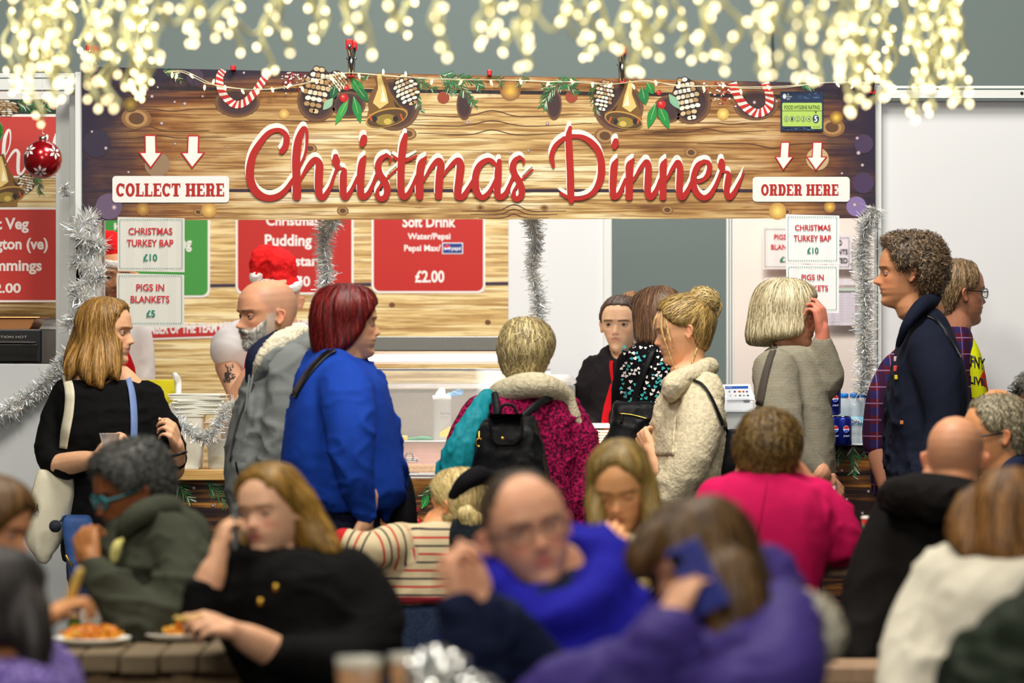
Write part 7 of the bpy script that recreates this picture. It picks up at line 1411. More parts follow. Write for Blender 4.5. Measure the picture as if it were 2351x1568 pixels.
def p_chips():
    d = 7.7; r = person('dark-haired person in a violet patterned top reaching over to hold up a chip', ft(40, d)); H = .228; h = Head(HC(-5, 1400, d), H, 150, 10, 0); sk = (214, 150, 104)
    rows = [(1500,-60,110,.24),(1525,-110,160,.34),(1560,-140,190,.38),(1620,-150,205,.4),(1720,-150,205,.4)]
    B = build_head(h, (*W(10, 1520, d), .055), sk, .006) + inner(d, rows, (), sk); 
    B += build_hand(W(96, 1425, d+.62), W(165, 1385, d+.66), (.2, .1, -.9), .17, 'R', each=[(20,45,30),(25,50,30),(40,60,40),(50,60,40)], thumb=(.3,.85,-.5), skin=(226, 160, 110), fore=(*W(40, 1470, d+.45), .042), voxel=.0052); body_object('body', B, r)
    M_v = cloth('violet_print', 'boucle', (58, 36, 130), (150, 130, 190)); garment('patterned_top', M_v, r, d, rows, [(((120,1560,.05),(90,1530,.2),(50,1475,.42)), (.07,.065,.05))], seed=55, voxel=.013)
    v = Vol(); add_cap(v, h, hair_fn([(0,.8),(50,.6),(70,.3),(180,.0)], .08, curtain=-.2, openz=LONG, flare=1.08), .06, -.2); v.tube([tuple(W(x, y, d+q)) for x, y, q in ((60,1400,-.05),(80,1480,-.08),(82,1560,-.1))], [.05,.04,.02]); hair_object('hair', v, r, ((14, 12, 12), (60, 50, 44)), h, .010, 900, .14, .002, 34)
    seat_legs(r, M_blk, d, 20, 1720, 60)
p_chips()
# ================================================================ THINGS ON AND ROUND THE STALL
def Z(y, d): return W(0, y, d).z
M_silver = colmat('tinsel_foil', .3, 0, 1, 0, .6, metal=.4)
def tinsel(label, pts, rad, n, seed=1, group=None, ln=None):
    rg = np.random.RandomState(seed); A = cr([(*W(x, y, d),) for x, y, d in pts], 12); seg = np.linalg.norm(np.diff(A, axis=0), axis=1); cum = np.concatenate([[0], np.cumsum(seg)]); t = np.sort(rg.uniform(0, cum[-1], n))
    P = np.stack([np.interp(t, cum, A[:, k]) for k in range(3)], 1); T = np.stack([np.interp(t, cum, np.gradient(A[:, k])) for k in range(3)], 1); T /= np.linalg.norm(T, axis=1)[:, None] + 1e-9
    D = rg.normal(size=(n, 3)); D -= (D*T).sum(1)[:, None]*T*.85; D /= np.linalg.norm(D, axis=1)[:, None]; L = rad * rg.uniform(.5, 1.15, n)[:, None]; S = np.cross(D, rg.normal(size=(n, 3))); S /= np.linalg.norm(S, axis=1)[:, None]; w = .0016 * rg.uniform(.7, 1.6, n)[:, None]
    bend = rg.normal(size=(n, 3)) * L * .22; M1 = P + D*L*.55; E = P + D*L + bend; V = np.stack([P - S*w, P + S*w, M1 + S*w, M1 - S*w, E + S*w*.5, E - S*w*.5], 1).reshape(-1, 3); b = np.arange(n)[:, None]*6
    Fc = np.vstack([b + [0, 1, 2, 3], b + [3, 2, 4, 5]]); tint = np.ones((n, 3)) * rg.uniform(.7, 1, (n, 1)); k = rg.rand(n) < .12; tint[k] *= [1, .9, .72]; k = rg.rand(n) < .12; tint[k] *= [.85, .95, 1]; C = np.repeat(tint, 6, 0)
    q = MB(); q.tube([Vector(p) for p in A[::4]], .003, 6, sm=1); m = len(q.V); V = np.vstack([np.array(q.V), V]); C = np.vstack([np.ones((m, 3))*.6, C]); FL = [list(f) for f in q.F] + (Fc + m).tolist()
    o = mesh('tinsel_garland', V, FL, M_silver, None, col=C, smooth=False); return tag(o, label, 'tinsel', group)
dt = DB - .1
tinsel('silver tinsel wound round the white column beside the price signs', [(208,500,DB-.02),(200,506,dt-.05),(175,525,dt-.1),(190,548,dt-.14),(236,565,dt-.1),(170,600,dt-.12),(236,632,dt-.12),(168,668,dt-.12),(215,700,dt-.14),(232,640+60,dt-.1),(168,730,dt-.12),(158,752,dt-.1)], .040, 3800, 1)
tinsel('silver tinsel draped over the pale panel beside the woman in black', [(165,806,13.88),(130,850,13.87),(110,880,13.87),(60,915,13.87),(10,945,13.84),(-60,990,13.84)], .036, 2600, 2)
tinsel('silver tinsel hanging straight down over the Christmas Pudding card', [(766,500,DB),(762,508,DB+.04),(748,520,dt+.22),(744,580,dt+.22),(750,640,dt+.22),(738,690,dt+.22),(745,760,dt+.22),(742,800,dt+.22)], .040, 2600, 3)
tinsel('silver tinsel hanging in front of the plain white stall wall', [(1222,500,DB),(1222,508,DB+.04),(1230,560,dt+.22),(1222,620,dt+.22),(1236,690,dt+.22),(1232,770,dt+.22),(1238,820,dt+.22)], .036, 2600, 4)
tinsel('long silver tinsel hanging down the right end of the stall', [(2010,478,dt),(2000,500,dt),(1985,530,dt+.05),(1980,600,dt+.06),(1988,680,dt+.06),(1984,760,dt+.06),(1988,830,dt+.06),(1980,905,dt+.06)], .038, 4200, 5)
tinsel('silver tinsel looped over the tubs on the wooden counter', [(345,897,14.26),(362,931,14.24),(400,966,14.22),(440,993,14.21),(472,1009,14.21),(500,973,14.22),(525,936,14.25),(560,931,14.27)], .034, 2400, 6)
tinsel('stray tuft of silver tinsel on the neighbouring post', [(148,425,dt),(152,450,dt)], .022, 300, 7)
# ---- spring clamps with red tips
M_redp = mat('red_plastic', (206, 22, 28), .35); M_chrome = mat('chrome', (190, 190, 188), .2, 1)
def clamp(x, y0, y1, label, small=False):
    c = W(x, y1, DB - .03); e = empty('spring_clamp', c, label, 'clamp', None); h = (y1 - y0) / F * DB; u = h / .14 if not small else h / .05
    if small:
        q = MB(); q.box(c + Vector((-.009, -.03, -.004)), c + Vector((.009, .02, h))); q.build('red_tip', M_redp, e, bevel=.003); return
    for s in (-1, 1):
        q = MB(); b = c + Vector((0, s*.012, 0)); q.tube([b + Vector((0, s*.004, h*.08)), b + Vector((0, s*.016, h*.40)), b + Vector((0, -s*.002, h*.55)), b + Vector((s*.006, s*.030, h*.80))], [.010*u, .013*u, .013*u, .012*u], 8); q.build('jaw', M_chrome, e, True)
        q = MB(); p = b + Vector((s*.006, s*.030, h*.80)); q.box(p + Vector((-.013, -.008, -.01)), p + Vector((.013, .008, h*.2))); q.build('red_handle_tip', M_redp, e, bevel=.004)
        q = MB(); p = b + Vector((0, s*.004, 0)); q.box(p + Vector((-.011, -.007, 0)), p + Vector((.011, .007, h*.14))); q.build('red_jaw_tip', M_redp, e, bevel=.003)
    q = MB(); q.tube([c + Vector((-.014, 0, h*.5)), c + Vector((.014, 0, h*.5))], .006, 8); q.build('spring', M_chrome, e, True)
clamp(807, 92, 178, 'red-tipped spring clamp above the bell, gripping the banner top'); clamp(1428, 105, 192, 'red-tipped spring clamp half hidden by the hanging lights, above the second bell')
clamp(2002, 132, 216, 'red-tipped spring clamp at the banner corner beside the white wall'); clamp(212, 105, 186, 'red-tipped spring clamp behind the thick cluster of lights at the post')
clamp(536, 151, 160, 'small red clamp end showing above the candy cane', True); clamp(1124, 161, 172, 'small red clamp end showing at the banner top middle', True)
# ---- fairy lights along the banner
M_cab = mat('clear_cable', (222, 216, 186), .4); M_bulb = mat('warm_bulb', (255, 214, 130), .3, emit=7); M_lamp = mat('led_lamp', (255, 232, 176), .3, emit=8)
for m_ in (M_bulb, M_lamp): m_.cycles.emission_sampling = 'NONE'
fl = empty('fairy_light_string', W(1100, 180, DB - .06), 'thin string of fairy lights clipped along the banner top edge', 'string lights')
fp = [(380,166),(420,166),(470,190),(500,196),(555,204),(610,206),(660,200),(710,190),(760,176),(800,168),(880,172),(960,180),(1060,184),(1160,184),(1260,187),(1340,190),(1400,194),(1480,187),(1560,196),(1640,198),(1700,200),(1800,198),(1880,192),(1940,188),(2000,190)]
q = MB(); q.tube([W(x, y, DB - .055) for x, y in fp], .0018, 5, sm=3); q.tube([W(x+4, y + 3*math.sin(x*.13), DB - .057) for x, y in fp], .0014, 5, sm=3); q.build('cable', M_cab, fl, True)
bm_ = MB(); bm_.lathe((0, 0, 0), [(.0016, -.018), (.004, -.012), (.0046, -.004), (.002, .002)], 8); bmesh_ = bm_.build('bulb', M_bulb, fl, True); bmesh_.location = W(395, 168, DB - .06)
rr = random.Random(9); FP = cr(fp, 3)
for k in range(2, len(FP) - 2, 2):
    o = bmesh_.copy(); COL.objects.link(o); o.location = W(FP[k][0], FP[k][1] + rr.choice([2, 6, -2]), DB - .062); o.rotation_euler = (0, rr.choice([rr.uniform(-.7, .7), math.pi + rr.uniform(-.6, .6)]), 0)
# ---- icicle curtain lights hanging over the tables, nearer than the stall
def icicle(label, strands, seed, dr, wander=1.0):
    r_ = random.Random(seed); e = empty('icicle_lights', W(strands[0][0], -120, dr[0]), label, 'string lights'); q = MB(); spots = []
    for (x, y1, d) in strands:
        y = -110; px = x; pts = []
        ph = r_.uniform(0, 6.28); am = r_.uniform(7, 20)*wander
        while y < y1: pts.append((px + am*math.sin(y*.045 + ph) + r_.uniform(-4, 4), y, d + .03*math.sin(y*.03 + ph))); y += r_.uniform(30, 50)
        pts.append((px + am*math.sin(y1*.045 + ph), y1, d)); 
        if len(pts) < 3: continue
        q.tube([W(*p) for p in pts], .0042, 6, sm=3)
        for p in pts[1:]:
            if p[1] < -40 and len(pts) > 3: continue
            a = r_.uniform(0, 6.28); l = r_.uniform(8, 26); b = (p[0] + l*math.cos(a), p[1] + abs(l*math.sin(a))*.8 + 4, p[2] + r_.uniform(-.02, .02)); q.tube([W(*p), W(*b)], .0034, 5); spots.append(b)
    # swags linking neighbouring strands
    ss = sorted(strands)
    for a, b in zip(ss[:-1:2], ss[1::2]):
        if abs(a[0]-b[0]) < 130: y = r_.uniform(20, max(30, min(a[1], b[1])*.9)); q.tube([W(a[0], y-30, a[2]), W((a[0]+b[0])/2, y + r_.uniform(0, 34), (a[2]+b[2])/2), W(b[0], y-25, b[2])], .0042, 6, sm=5)
    xs = sorted(s_[0] for s_ in strands); q.tube([W(xs[0]-20, -112, (dr[0]+dr[1])/2), W((xs[0]+xs[-1])/2, -106, dr[0]), W(xs[-1]+20, -112, (dr[0]+dr[1])/2)], .005, 6)
    o = q.build('cable', mat('pale_cable', (246, 242, 176), .4), e, True); o['kind'] = 'stuff'
    r_.shuffle(spots); bb = MB(); bb.lathe((0, 0, 0), [(.002, -.006), (.0042, -.003), (.0042, .003), (.002, .006)], 8); b0 = None
    for k, s in enumerate(spots[:300]):
        if b0 is None: o = b0 = bb.build('bulb', M_lamp, e, True)
        else: o = b0.copy(); COL.objects.link(o)
        o.location = W(*s); o.rotation_euler = (r_.uniform(-.8, .8), r_.uniform(-.8, .8), 0)
r_ = random.Random(4)
icicle('dense bunch of warm icicle lights hanging in front of the left post', [(r_.uniform(45, 350), r_.uniform(90, 215) if k % 3 else r_.uniform(180, 235), r_.uniform(8.2, 10.5)) for k in range(22)] + [(48, 190, 8), (62, 150, 8.5), (82, 272, 9), (260, 240, 8), (20, 190, 9.6)], 21, (7.4, 10))
icicle('loose curtain of warm icicle lights across the middle of the picture top', [(x + r_.uniform(-18, 18), y, r_.uniform(7.6, 8.8)) for x, y in ((375,120),(430,90),(452,60),(520,75),(560,105),(600,150),(630,60),(660,105),(700,70),(745,80),(780,60),(850,110),(905,55),(935,70),(1010,120),(1030,60),(1100,90),(1128,60),(1165,100),(1215,150),(1240,90),(1300,80),(1340,60),(1365,120),(1400,110),(1420,150),(1450,160),(1500,70),(1525,120),(1570,110),(1600,130),(1650,110),(1690,150))], 22, (6.6, 8.2), 1.25)
icicle('dense bunch of warm icicle lights hanging in front of the white wall', [(r_.uniform(1960, 2205), r_.uniform(90, 200) if k % 3 else r_.uniform(180, 235), r_.uniform(8.2, 10.2)) for k in range(20)] + [(1740,160,7.4),(1760,120,8),(1790,150,7.6),(1830,170,7.8),(1860,110,7.4),(1890,180,7.8),(1930,160,7.6),(2102,262,8.6),(2150,245,9),(2190,215,9.4),(1965,250,8.2),(1925,130,7)], 23, (7.2, 10))
# dark cable down the grey drape
q = MB(); q.tube([W(1770, -60, 18.6), W(1772, 60, 18.6), W(1778, 188, 18.6), W(1781, 400, 18.6)], .006, 6); tag(q.build('hanging_cable', M_black, None, True), 'thin black cable hanging down in front of the grey drape', 'cable')
# ---- baubles
def bauble(x, y, rad, d, c, label, flakes):
    e = empty('christmas_bauble', W(x, y, d), label, 'bauble'); cc = W(x, y, d); q = MB(); q.ell(cc, (rad, rad, rad), nu=32, nv=20); q.build('ball', mat('bauble_%d' % c[0], c, .22, .55, coat=.6), e, True)
    q = MB(); q.lathe(cc + Vector((0, 0, rad*.96)), [(rad*.2, 0), (rad*.2, rad*.18), (rad*.12, rad*.22)], 14); q.tube([cc + Vector((rad*.1*math.cos(a), 0, rad*1.24 + rad*.1*math.sin(a))) for a in np.linspace(0, 6.28, 9)], .0012, 5); q.build('cap', M_chrome, e, True)
    q = MB(); q.tube([cc + Vector((0, 0, rad*1.3)), W(x-2, -60, d)], .0006, 4); q.build('thread', M_cab, e)
    V = []; Fc = []
    for (a, b, s) in flakes:                        # six diamond petals lying on the ball
        n = Vector((math.sin(a)*math.cos(b), -math.cos(a)*math.cos(b), math.sin(b))); u = n.cross(Vector((0, 0, 1))).normalized(); w = n.cross(u)
        for k in range(6):
            t = k*math.pi/3 + .5; dr = u*math.cos(t) + w*math.sin(t); sd = n.cross(dr); i = len(V)
            for l, g in ((.12, 0), (.6, .20), (1.0, 0), (.6, -.20)): V.append(tuple(cc + (n + dr*l*s + sd*g*s).normalized()*rad*1.012))
            Fc.append((i, i+1, i+2, i+3))
    if V: o = mesh('snowflake_print', V, Fc, mat('white_print', (240, 240, 238), .5), e, smooth=False)
bauble(98, 366, .066, 13.0, (170, 14, 24), 'shiny red bauble with white snowflakes hanging by the post', [(-.05, -.72, .42), (-.75, .45, .42), (.85, .35, .42)])
bauble(-24, 302, .048, 13.0, (60, 150, 50), 'green bauble cut off by the frame, beside the red bauble', [])
# ================================================================ COUNTER THINGS
WT = Z(1078, DB - .07)                             # height of the wooden worktop
def at(x, d, z): v = W(x, 784, d); v.z = z; return v
M_cream = mat('cream_plastic', (226, 222, 206), .35, spec=.5); M_paper = mat('napkin_paper', (240, 238, 226), .8)
e = empty('napkin_stack', at(455, 14.45, WT), 'stack of cream paper napkins on the tub behind the tinsel', 'napkins'); rr = random.Random(6)
zz = Z(952, 14.45)
for k in range(22):
    q = MB(); c = at(456 + rr.uniform(-5, 5), 14.45, zz + k*.0036); M2 = Matrix.Rotation(rr.uniform(-.12, .12), 3, 'Z'); hs = .095 + rr.uniform(-.008, .006)
    q.box((-hs, -.08, 0), (hs, .08, .0030)); q.V = [tuple(c + M2 @ Vector(v)) for v in q.V]; q.build('napkin', M_paper, e, bevel=.001)
def tub(name, label, cat, x0, x1, y0, y1, d, m, lid=None, dep=.14):
    e = empty(name, at((x0+x1)/2, d, Z(y1, d)), label, cat); v = Vol(); zb, zt = WT + .0005, Z(y0, d); R = []
    hw0, hw1 = (x1-x0)/2/F*d*.86, (x1-x0)/2/F*d
    def ring(hw, hd, z): return [(at((x0+x1)/2, d, z).x + math.copysign(abs(math.cos(a))**.35, math.cos(a))*hw, d + math.copysign(abs(math.sin(a))**.35, math.sin(a))*hd, z) for a in np.linspace(0, 2*math.pi, 32, endpoint=False)]
    v.rings([ring(hw0, dep/2*.86, zb), ring(hw1, dep/2, zt), ring(hw1*1.05, dep/2*1.05, zt), ring(hw1*1.05, dep/2*1.05, zt+.006), ring(hw1*.95, dep/2*.95, zt+.006), ring(hw0*.94, dep/2*.8, zb+.008)])
    mesh('tub_body', v.V, v.F, m, e, smooth=False); return e
tub('storage_tub', 'cloudy white plastic tub under the stack of napkins', 'tub', 400, 470, 956, 1076, 14.42, M_cream)
e = tub('food_tub', 'clear tub with yellow slices at the end of the wooden counter', 'tub', 476, 540, 1012, 1074, 14.35, mat('clear_tub', (230, 232, 226), .15, trans=.5, alpha=.75), dep=.16)
q = MB()
for k in range(9): q.ell(at(490 + k*5, 14.35 + rr.uniform(-.04, .04), WT + .02 + rr.uniform(0, .02)), (.022, .018, .008))
o = q.build('yellow_slices', mat('lemon_yellow', (232, 206, 70), .5), e, True); o['kind'] = 'stuff'
q = MB(); v = Vol(); a = W(325, 872, 14.6); b = W(408, 1000, 14.6); q.box((a.x, 14.6, b.z), (b.x, 14.606, a.z)); tag(q.build('yellow_board', mat('yellow_card', (238, 226, 20), .5), bevel=.002), 'bright yellow board standing behind the napkins', 'board')
q = MB(); q.tube([W(409, 960, 14.55), W(409, 900, 14.55), W(408, 874, 14.55), W(402, 862, 14.52)], [.012, .013, .014, .012], 12); tag(q.build('pump_dispenser', mat('white_plastic', (236, 236, 234), .35), None, True), 'white pump dispenser nozzle beside the yellow board', 'dispenser')
e = empty('salt_shaker', at(362, 14.3, WT), 'clear salt shaker with a steel top beside the elbow of the woman in black', 'shaker'); q = MB(); c = at(364, 14.3, Z(962, 14.3)); q.lathe(c, [(.026, -.16), (.026, 0), (.020, .055), (.019, .09)], 20); q.build('glass_body', mat('shaker_glass', (210, 214, 216), .1, trans=.6, alpha=.7), e, True); q = MB(); q.lathe(c + Vector((0, 0, .09)), [(.020, 0), (.021, .012), (.014, .022), (.008, .026)], 20); q.build('steel_top', M_chrome, e, True)
for k, (x, lab) in enumerate(((448, 'white folded tray beside the tub on the wooden counter'),)): q = MB(); q.box(at(x-30, 14.25, WT), at(x+20, 14.5, WT + .008)); tag(q.build('cardboard_tray', M_paper, bevel=.002), lab, 'tray')
# ---- heated display cabinet
hd = empty('heated_display', at(1070, 14.5, 0.9), 'steel and glass heated food display with a bright lamp bar', 'food display'); M_glow = mat('heat_lamp', (255, 226, 206), .3, emit=5)
M_gl = mat('display_glass', (240, 240, 240), .04, alpha=.13, spec=.8)
q = MB(); a, b = W(822, 772, 14.75), W(1262, 806, 14.75); q.box((a.x, 14.6, b.z), (b.x, 14.95, a.z)); q.build('steel_hood', mat('hood_steel', (140, 138, 132), .3, .9), hd, bevel=.004)
q = MB(); q.tube([W(832, 822, 14.72), W(1250, 820, 14.72)], .013, 12); q.build('lamp_tube', M_glow, hd, True)
q = MB(); a, b = W(822, 807, 14.72), W(1262, 836, 14.8); q.box((a.x, 14.80, b.z), (b.x, 14.83, a.z)); q.build('white_reflector', mat('reflector', (250, 244, 240), .25), hd)
q = MB(); a, b = W(830, 845, 14.9), W(1262, 848, 14.9); q.box((a.x, 14.62, b.z - .004), (b.x, 14.66, a.z)); q.build('chrome_strip', M_chrome, hd)
area('food_heat_lamp', (W(1050, 830, 14.72).x, 14.70, W(0, 838, 14.72).z), .66, 3.5, (1, .86, .76), None, .06)
q = MB(); a, b = W(830, 880, 15.1), W(1318, 892, 15.1); q.box((a.x, 15.08, b.z), (b.x, 15.14, a.z)); q.build('shelf_rail', M_steel, hd, bevel=.003)
q = MB(); a, b = W(840, 893, 15.16), W(1320, 1012, 15.16); q.box((a.x, 15.15, b.z), (b.x, 15.17, a.z)); q.build('steel_back_panel', mat('back_steel', (150, 142, 130), .4, .3, .1, 90, var=.15, vscale=20), hd)
q = MB(); q.box(at(845, 14.5, Z(1012, 14.5) - .008), at(1322, 15.14, Z(1012, 14.5))); q.build('upper_deck', M_steel, hd, bevel=.002)
q = MB(); q.box(at(845, 14.5, Z(1096, 14.5) - .01), at(1322, 15.1, Z(1096, 14.5))); q.build('lower_deck', M_steel, hd, bevel=.002)
q = MB(); a, b = W(845, 1012, 15.05), W(1322, 1096, 15.05); q.box((a.x, 15.04, b.z), (b.x, 15.05, a.z)); q.build('inner_back_panel', M_steel, hd)
v = []; 
def gl(name, P, th=.004):
    n = len(P); V = [tuple(p) for p in P] + [tuple(Vector(p) + Vector((0, th, 0))) for p in P]; mesh(name, V, [tuple(range(n)), tuple(range(n, 2*n))[::-1]] + [(i, (i+1) % n, n+(i+1) % n, n+i) for i in range(n)], M_gl, hd, smooth=False)
gl('front_glass', [W(836, 846, 14.62), W(1262, 846, 14.62), W(1300, 1096, 14.42), W(846, 1096, 14.42)])
q = MB(); q.tube([at(846, 14.45, Z(1090, 14.45)), at(1300, 14.45, Z(1090, 14.45))], .008, 8); q.build('front_rail', M_chrome, hd, True)
q = MB(); q.tube([W(1240, 872, 14.8), W(1300, 870, 14.8), W(1318, 876, 14.8)], [.018, .018, .010], 12); q.build('white_end_rail', mat('white_plastic', (236, 236, 234), .35), hd, True)
q = MB(); q.pbox(1268, 884, 1321, 922, 14.85, .2); q.pbox(1268, 922, 1321, 1010, 14.87, .2); q.build('grey_end_box', mat('grey_plastic', (176, 178, 176), .4), hd, bevel=.006)
# tub of wipes, tongs and baked food
e = empty('wipes_tub', at(1015, 14.7, Z(1012, 14.7)), 'white cylindrical tub of wipes with a blue wipe sticking out, in the display', 'tub'); c = at(1015, 14.7, Z(1012, 14.5)); k = (1036-994)/2/F*14.7
q = MB(); q.lathe(c, [(k, 0), (k, .150), (k*1.02, .150), (k*1.02, .168), (k*.55, .172)], 28); q.build('tub_body', mat('white_plastic', (236, 236, 234), .35), e, True)
A = Art(14.7 - k - .001, .0004); A.text('Probe Wipes', 1010, 947, 1034, 953, (90, 90, 96), .01); A.lay = 1; A.text('Disinfectant', 1010, 955, 1032, 958, (130, 130, 140), 0); A.text('& sanitising', 1010, 960, 1030, 963, (130, 130, 140), 0); A.lay = .5; A.poly([(1010, 1003), (1034, 1003), (1034, 978), (1010, 992)], (244, 218, 90)); A.build('printed_label', e)
v = Vol(); v.tube([tuple(W(1012, 905, 14.7)), tuple(W(1014, 897, 14.7))], [.022, .016]); v2 = Vol(); v2.tube([tuple(W(1022, 908, 14.69)), tuple(W(1040, 905, 14.69)), tuple(W(1057, 900, 14.69))], [.006, .014, .016], flat=.2); V, Fc = remesh(v2, .003, 1); V = folds(V, Fc, .004, 2, (40, 40, 40)); mesh('blue_wipe', V, Fc, mat('blue_wipe', (110, 170, 226), .7), e); V, Fc = remesh(v, .003, 2); V = folds(V, Fc, .004, 3, (40, 40, 40)); mesh('white_wipe', V, Fc, M_paper, e)
e = empty('serving_tongs', at(960, 14.6, Z(1012, 14.5)), 'green-handled tongs lying on the glass deck of the display', 'tongs'); zz = Z(1010, 14.6)
q = MB(); q.tube([at(934, 14.62, zz), at(968, 14.6, zz+.006), at(986, 14.6, zz+.004), at(990, 14.63, zz), at(968, 14.66, zz)], [.006, .008, .007, .006, .006], 8); q.build('green_handle', mat('green_silicone', (20, 150, 104), .4), e, True)
q = MB(); q.tube([at(934, 14.62, zz), at(905, 14.6, zz+.003)], [.005, .004], 8); q.build('steel_jaw', M_chrome, e, True)
q = MB(); q.box(at(914, 14.54, Z(1012, 14.5)), at(936, 14.58, Z(1012, 14.5)+.018)); tag(q.build('yellow_scraper', mat('yellow_plastic', (246, 214, 20), .35), bevel=.004), 'small yellow plastic tool beside the green tongs', 'utensil')
M_food = mat('pastry', (236, 176, 104), .5, 0, .3, 60, var=.3, vscale=40); zl = Z(1096, 14.5) + .002
area('lower_heat_lamp', (W(1060, 1030, 14.7).x, 14.72, Z(1020, 14.7)), .6, 3, (1, .55, .45), None, .08)
for k in range(16):
    q = MB(); x = 925 + (k % 8)*13.5; dd = 14.56 + .09*(k//8); M2 = Matrix.Rotation(rr.uniform(-.5, .5), 3, 'Z'); q.ell(at(x, dd, zl + .022), (.026, .018, .018), None, M2); q.ell(at(x, dd - .008, zl + .034), (.012, .010, .010)); o = q.build('pastry_roll', M_food, None, True); tag(o, ['first', 'second', 'third', 'fourth', 'fifth', 'sixth', 'seventh', 'eighth'][k % 8] + ' bacon-wrapped sausage from the blue sweatshirt, ' + ['front', 'rear'][k//8] + ' row', 'food', 'pigs in blankets in the heated display')
q = MB(); q.tube([at(915, 14.56, zl+.06), at(955, 14.56, zl+.06)], .010, 12); q.tube([at(940 + 9*math.cos(a), 14.55, zl + .075 + .013*math.sin(a)) for a in np.linspace(0, 6.28, 11)], .004, 6); tag(q.build('steel_ladle', M_chrome, None, True), 'steel ladle handle above the pigs in blankets', 'utensil')
# stacks of trays below the server in the hoodie
q = MB(); q.box(at(1326, 14.46, Z(975, 14.5)-.012), at(1404, 14.8, Z(975, 14.5))); tag(q.build('tray_lid', mat('white_plastic', (236, 236, 234), .35), bevel=.003), 'flat white lid over the stacked trays below the red apron', 'lid')
ORD = ['first', 'second', 'third', 'fourth', 'fifth', 'sixth', 'seventh', 'eighth', 'ninth', 'tenth', 'eleventh', 'twelfth']
for j, (x0, x1) in enumerate(((1328, 1352), (1354, 1374), (1376, 1400))):
    for k in range(12):
        q = MB(); z0 = Z(1062, 14.55) + k*.0105; q.box(at(x0 + rr.uniform(-.6, .6), 14.52, z0), at(x1 + rr.uniform(-.6, .6), 14.64, z0 + .0085)); o = q.build('food_box', mat('kraft_cream', (246, 222, 190), .6), bevel=.002); tag(o, ORD[11-k] + ' cream food box from the top in the ' + ['pile nearest the beige scarf', 'middle pile', 'pile nearest the black handbag'][j], 'box', 'stacked cream food boxes, pile ' + ('one', 'two', 'three')[j])
area('box_heat_lamp', (W(1362, 985, 14.4).x, 14.44, Z(985, 14.45)), .09, .35, (1, .8, .62), (W(1362, 1020, 14.6).x, 14.6, Z(1020, 14.6)), .09)
# ---- till display and card reader
tl = empty('till', at(1690, 14.6, Z(1021, 14.4)), 'white till with a green 00 display and a panel of card logos', 'till'); M_till = mat('till_white', (226, 228, 232), .35)
q = MB(); q.pbox(1636, 918, 1731, 946, 14.5, .25); q.build('till_body', M_till, tl, bevel=.008); q = MB(); q.pbox(1644, 946, 1734, 1020, 14.52, .28); q.build('cash_drawer', mat('till_grey', (166, 168, 168), .4), tl, bevel=.006)
v = Vol(); V = [W(1638, 884, 14.6), W(1722, 882, 14.6), W(1733, 918, 14.5), W(1636, 920, 14.5)]; V2 = [p + Vector((0, .12, 0)) for p in V]; mesh('sloped_top', [tuple(p) for p in V + V2], [(0,3,2,1),(4,5,6,7),(0,1,5,4),(1,2,6,5),(2,3,7,6),(3,0,4,7)], M_till, tl, smooth=False)
A = Art(14.488, .0004); A.d = 14.49
def slant(x, y): return (x + (y-900)*.12, y)
A.poly([slant(1638, 884), slant(1660, 884), slant(1660, 914), slant(1638, 914)], (14, 18, 28)); A.lay = 2; A.text('00', *slant(1647, 888), *slant(1657, 896), (200, 230, 20), .03); A.lay = 1
A.poly([slant(1664, 886), slant(1720, 885), slant(1722, 915), slant(1668, 916)], (240, 244, 250)); A.lay = 2; A.poly([slant(1666, 887), slant(1719, 886), slant(1719, 892), slant(1666, 893)], (44, 92, 190)); A.lay = 3; A.text('card pay', *slant(1669, 888), *slant(1682, 891), (230, 236, 250), .01)
for x, y, c in ((1675, 899, (150, 150, 160)), (1687, 899, (60, 60, 110)), (1697, 899, (220, 60, 30)), (1700, 899, (240, 170, 40)), (1707, 899, (190, 40, 70)), (1715, 899, (50, 80, 170)), (1676, 908, (200, 200, 205)), (1688, 908, (220, 180, 120)), (1698, 908, (60, 80, 150)), (1707, 908, (160, 160, 160)), (1716, 908, (80, 80, 80))): A.ell(*slant(x, y), 2.6, 2, c, 10)
A.build('printed_screen', tl); A = Art(14.498, .0003); A.ell(1714, 921, 8, 3, (120, 122, 128), 14); A.build('drawer_notch', tl)
# ---- bottles and cans
M_pet = mat('pet_bottle', (226, 238, 246), .06, alpha=.42, spec=.7); M_cap = mat('blue_cap', (30, 130, 226), .35); WW = Z(1021, 14.35)
def bottle(x, d, label, txt):
    e = empty('water_bottle', at(x, d, WW), label, 'bottle', 'water bottles on the white worktop'); c = at(x, d, WW); q = MB(); prof = [(.024, 0), (.029, .006), (.0285, .03), (.0265, .036), (.0285, .042), (.0285, .06), (.0268, .066), (.0285, .072), (.0285, .135), (.025, .155), (.0125, .172), (.0125, .178)]
    q.lathe(c, prof, 20); q.build('bottle_body', M_pet, e, True); q = MB(); q.lathe(c + Vector((0, 0, .176)), [(.0145, 0), (.0145, .014), (.012, .016)], 18); q.build('cap', M_cap, e, True)
    q = MB(); q.lathe(c + Vector((0, 0, .074)), [(.0289, 0), (.0289, .032)], 20); q.build('label_band', mat('bottle_label', (150, 214, 236), .4), e, True)
    if txt: A = Art(d - .031, .0003); A.ell(x, 968, 11, 6, (246, 250, 252), 18); A.lay = 2; A.text('Saka', x-9, 963, x+9, 973, (24, 50, 120), .03); A.ell(x-2, 961, 2, 1.5, (240, 200, 40), 8); A.build('printed_label', e)
for x, lab in ((1939, 'water bottle with a blue cap nearest the blue cans, front row'), (1965, 'middle water bottle of the front row on the white worktop'), (1990, 'front row water bottle partly behind the plaid sleeve')): bottle(x, 14.32, lab, x > 1950)
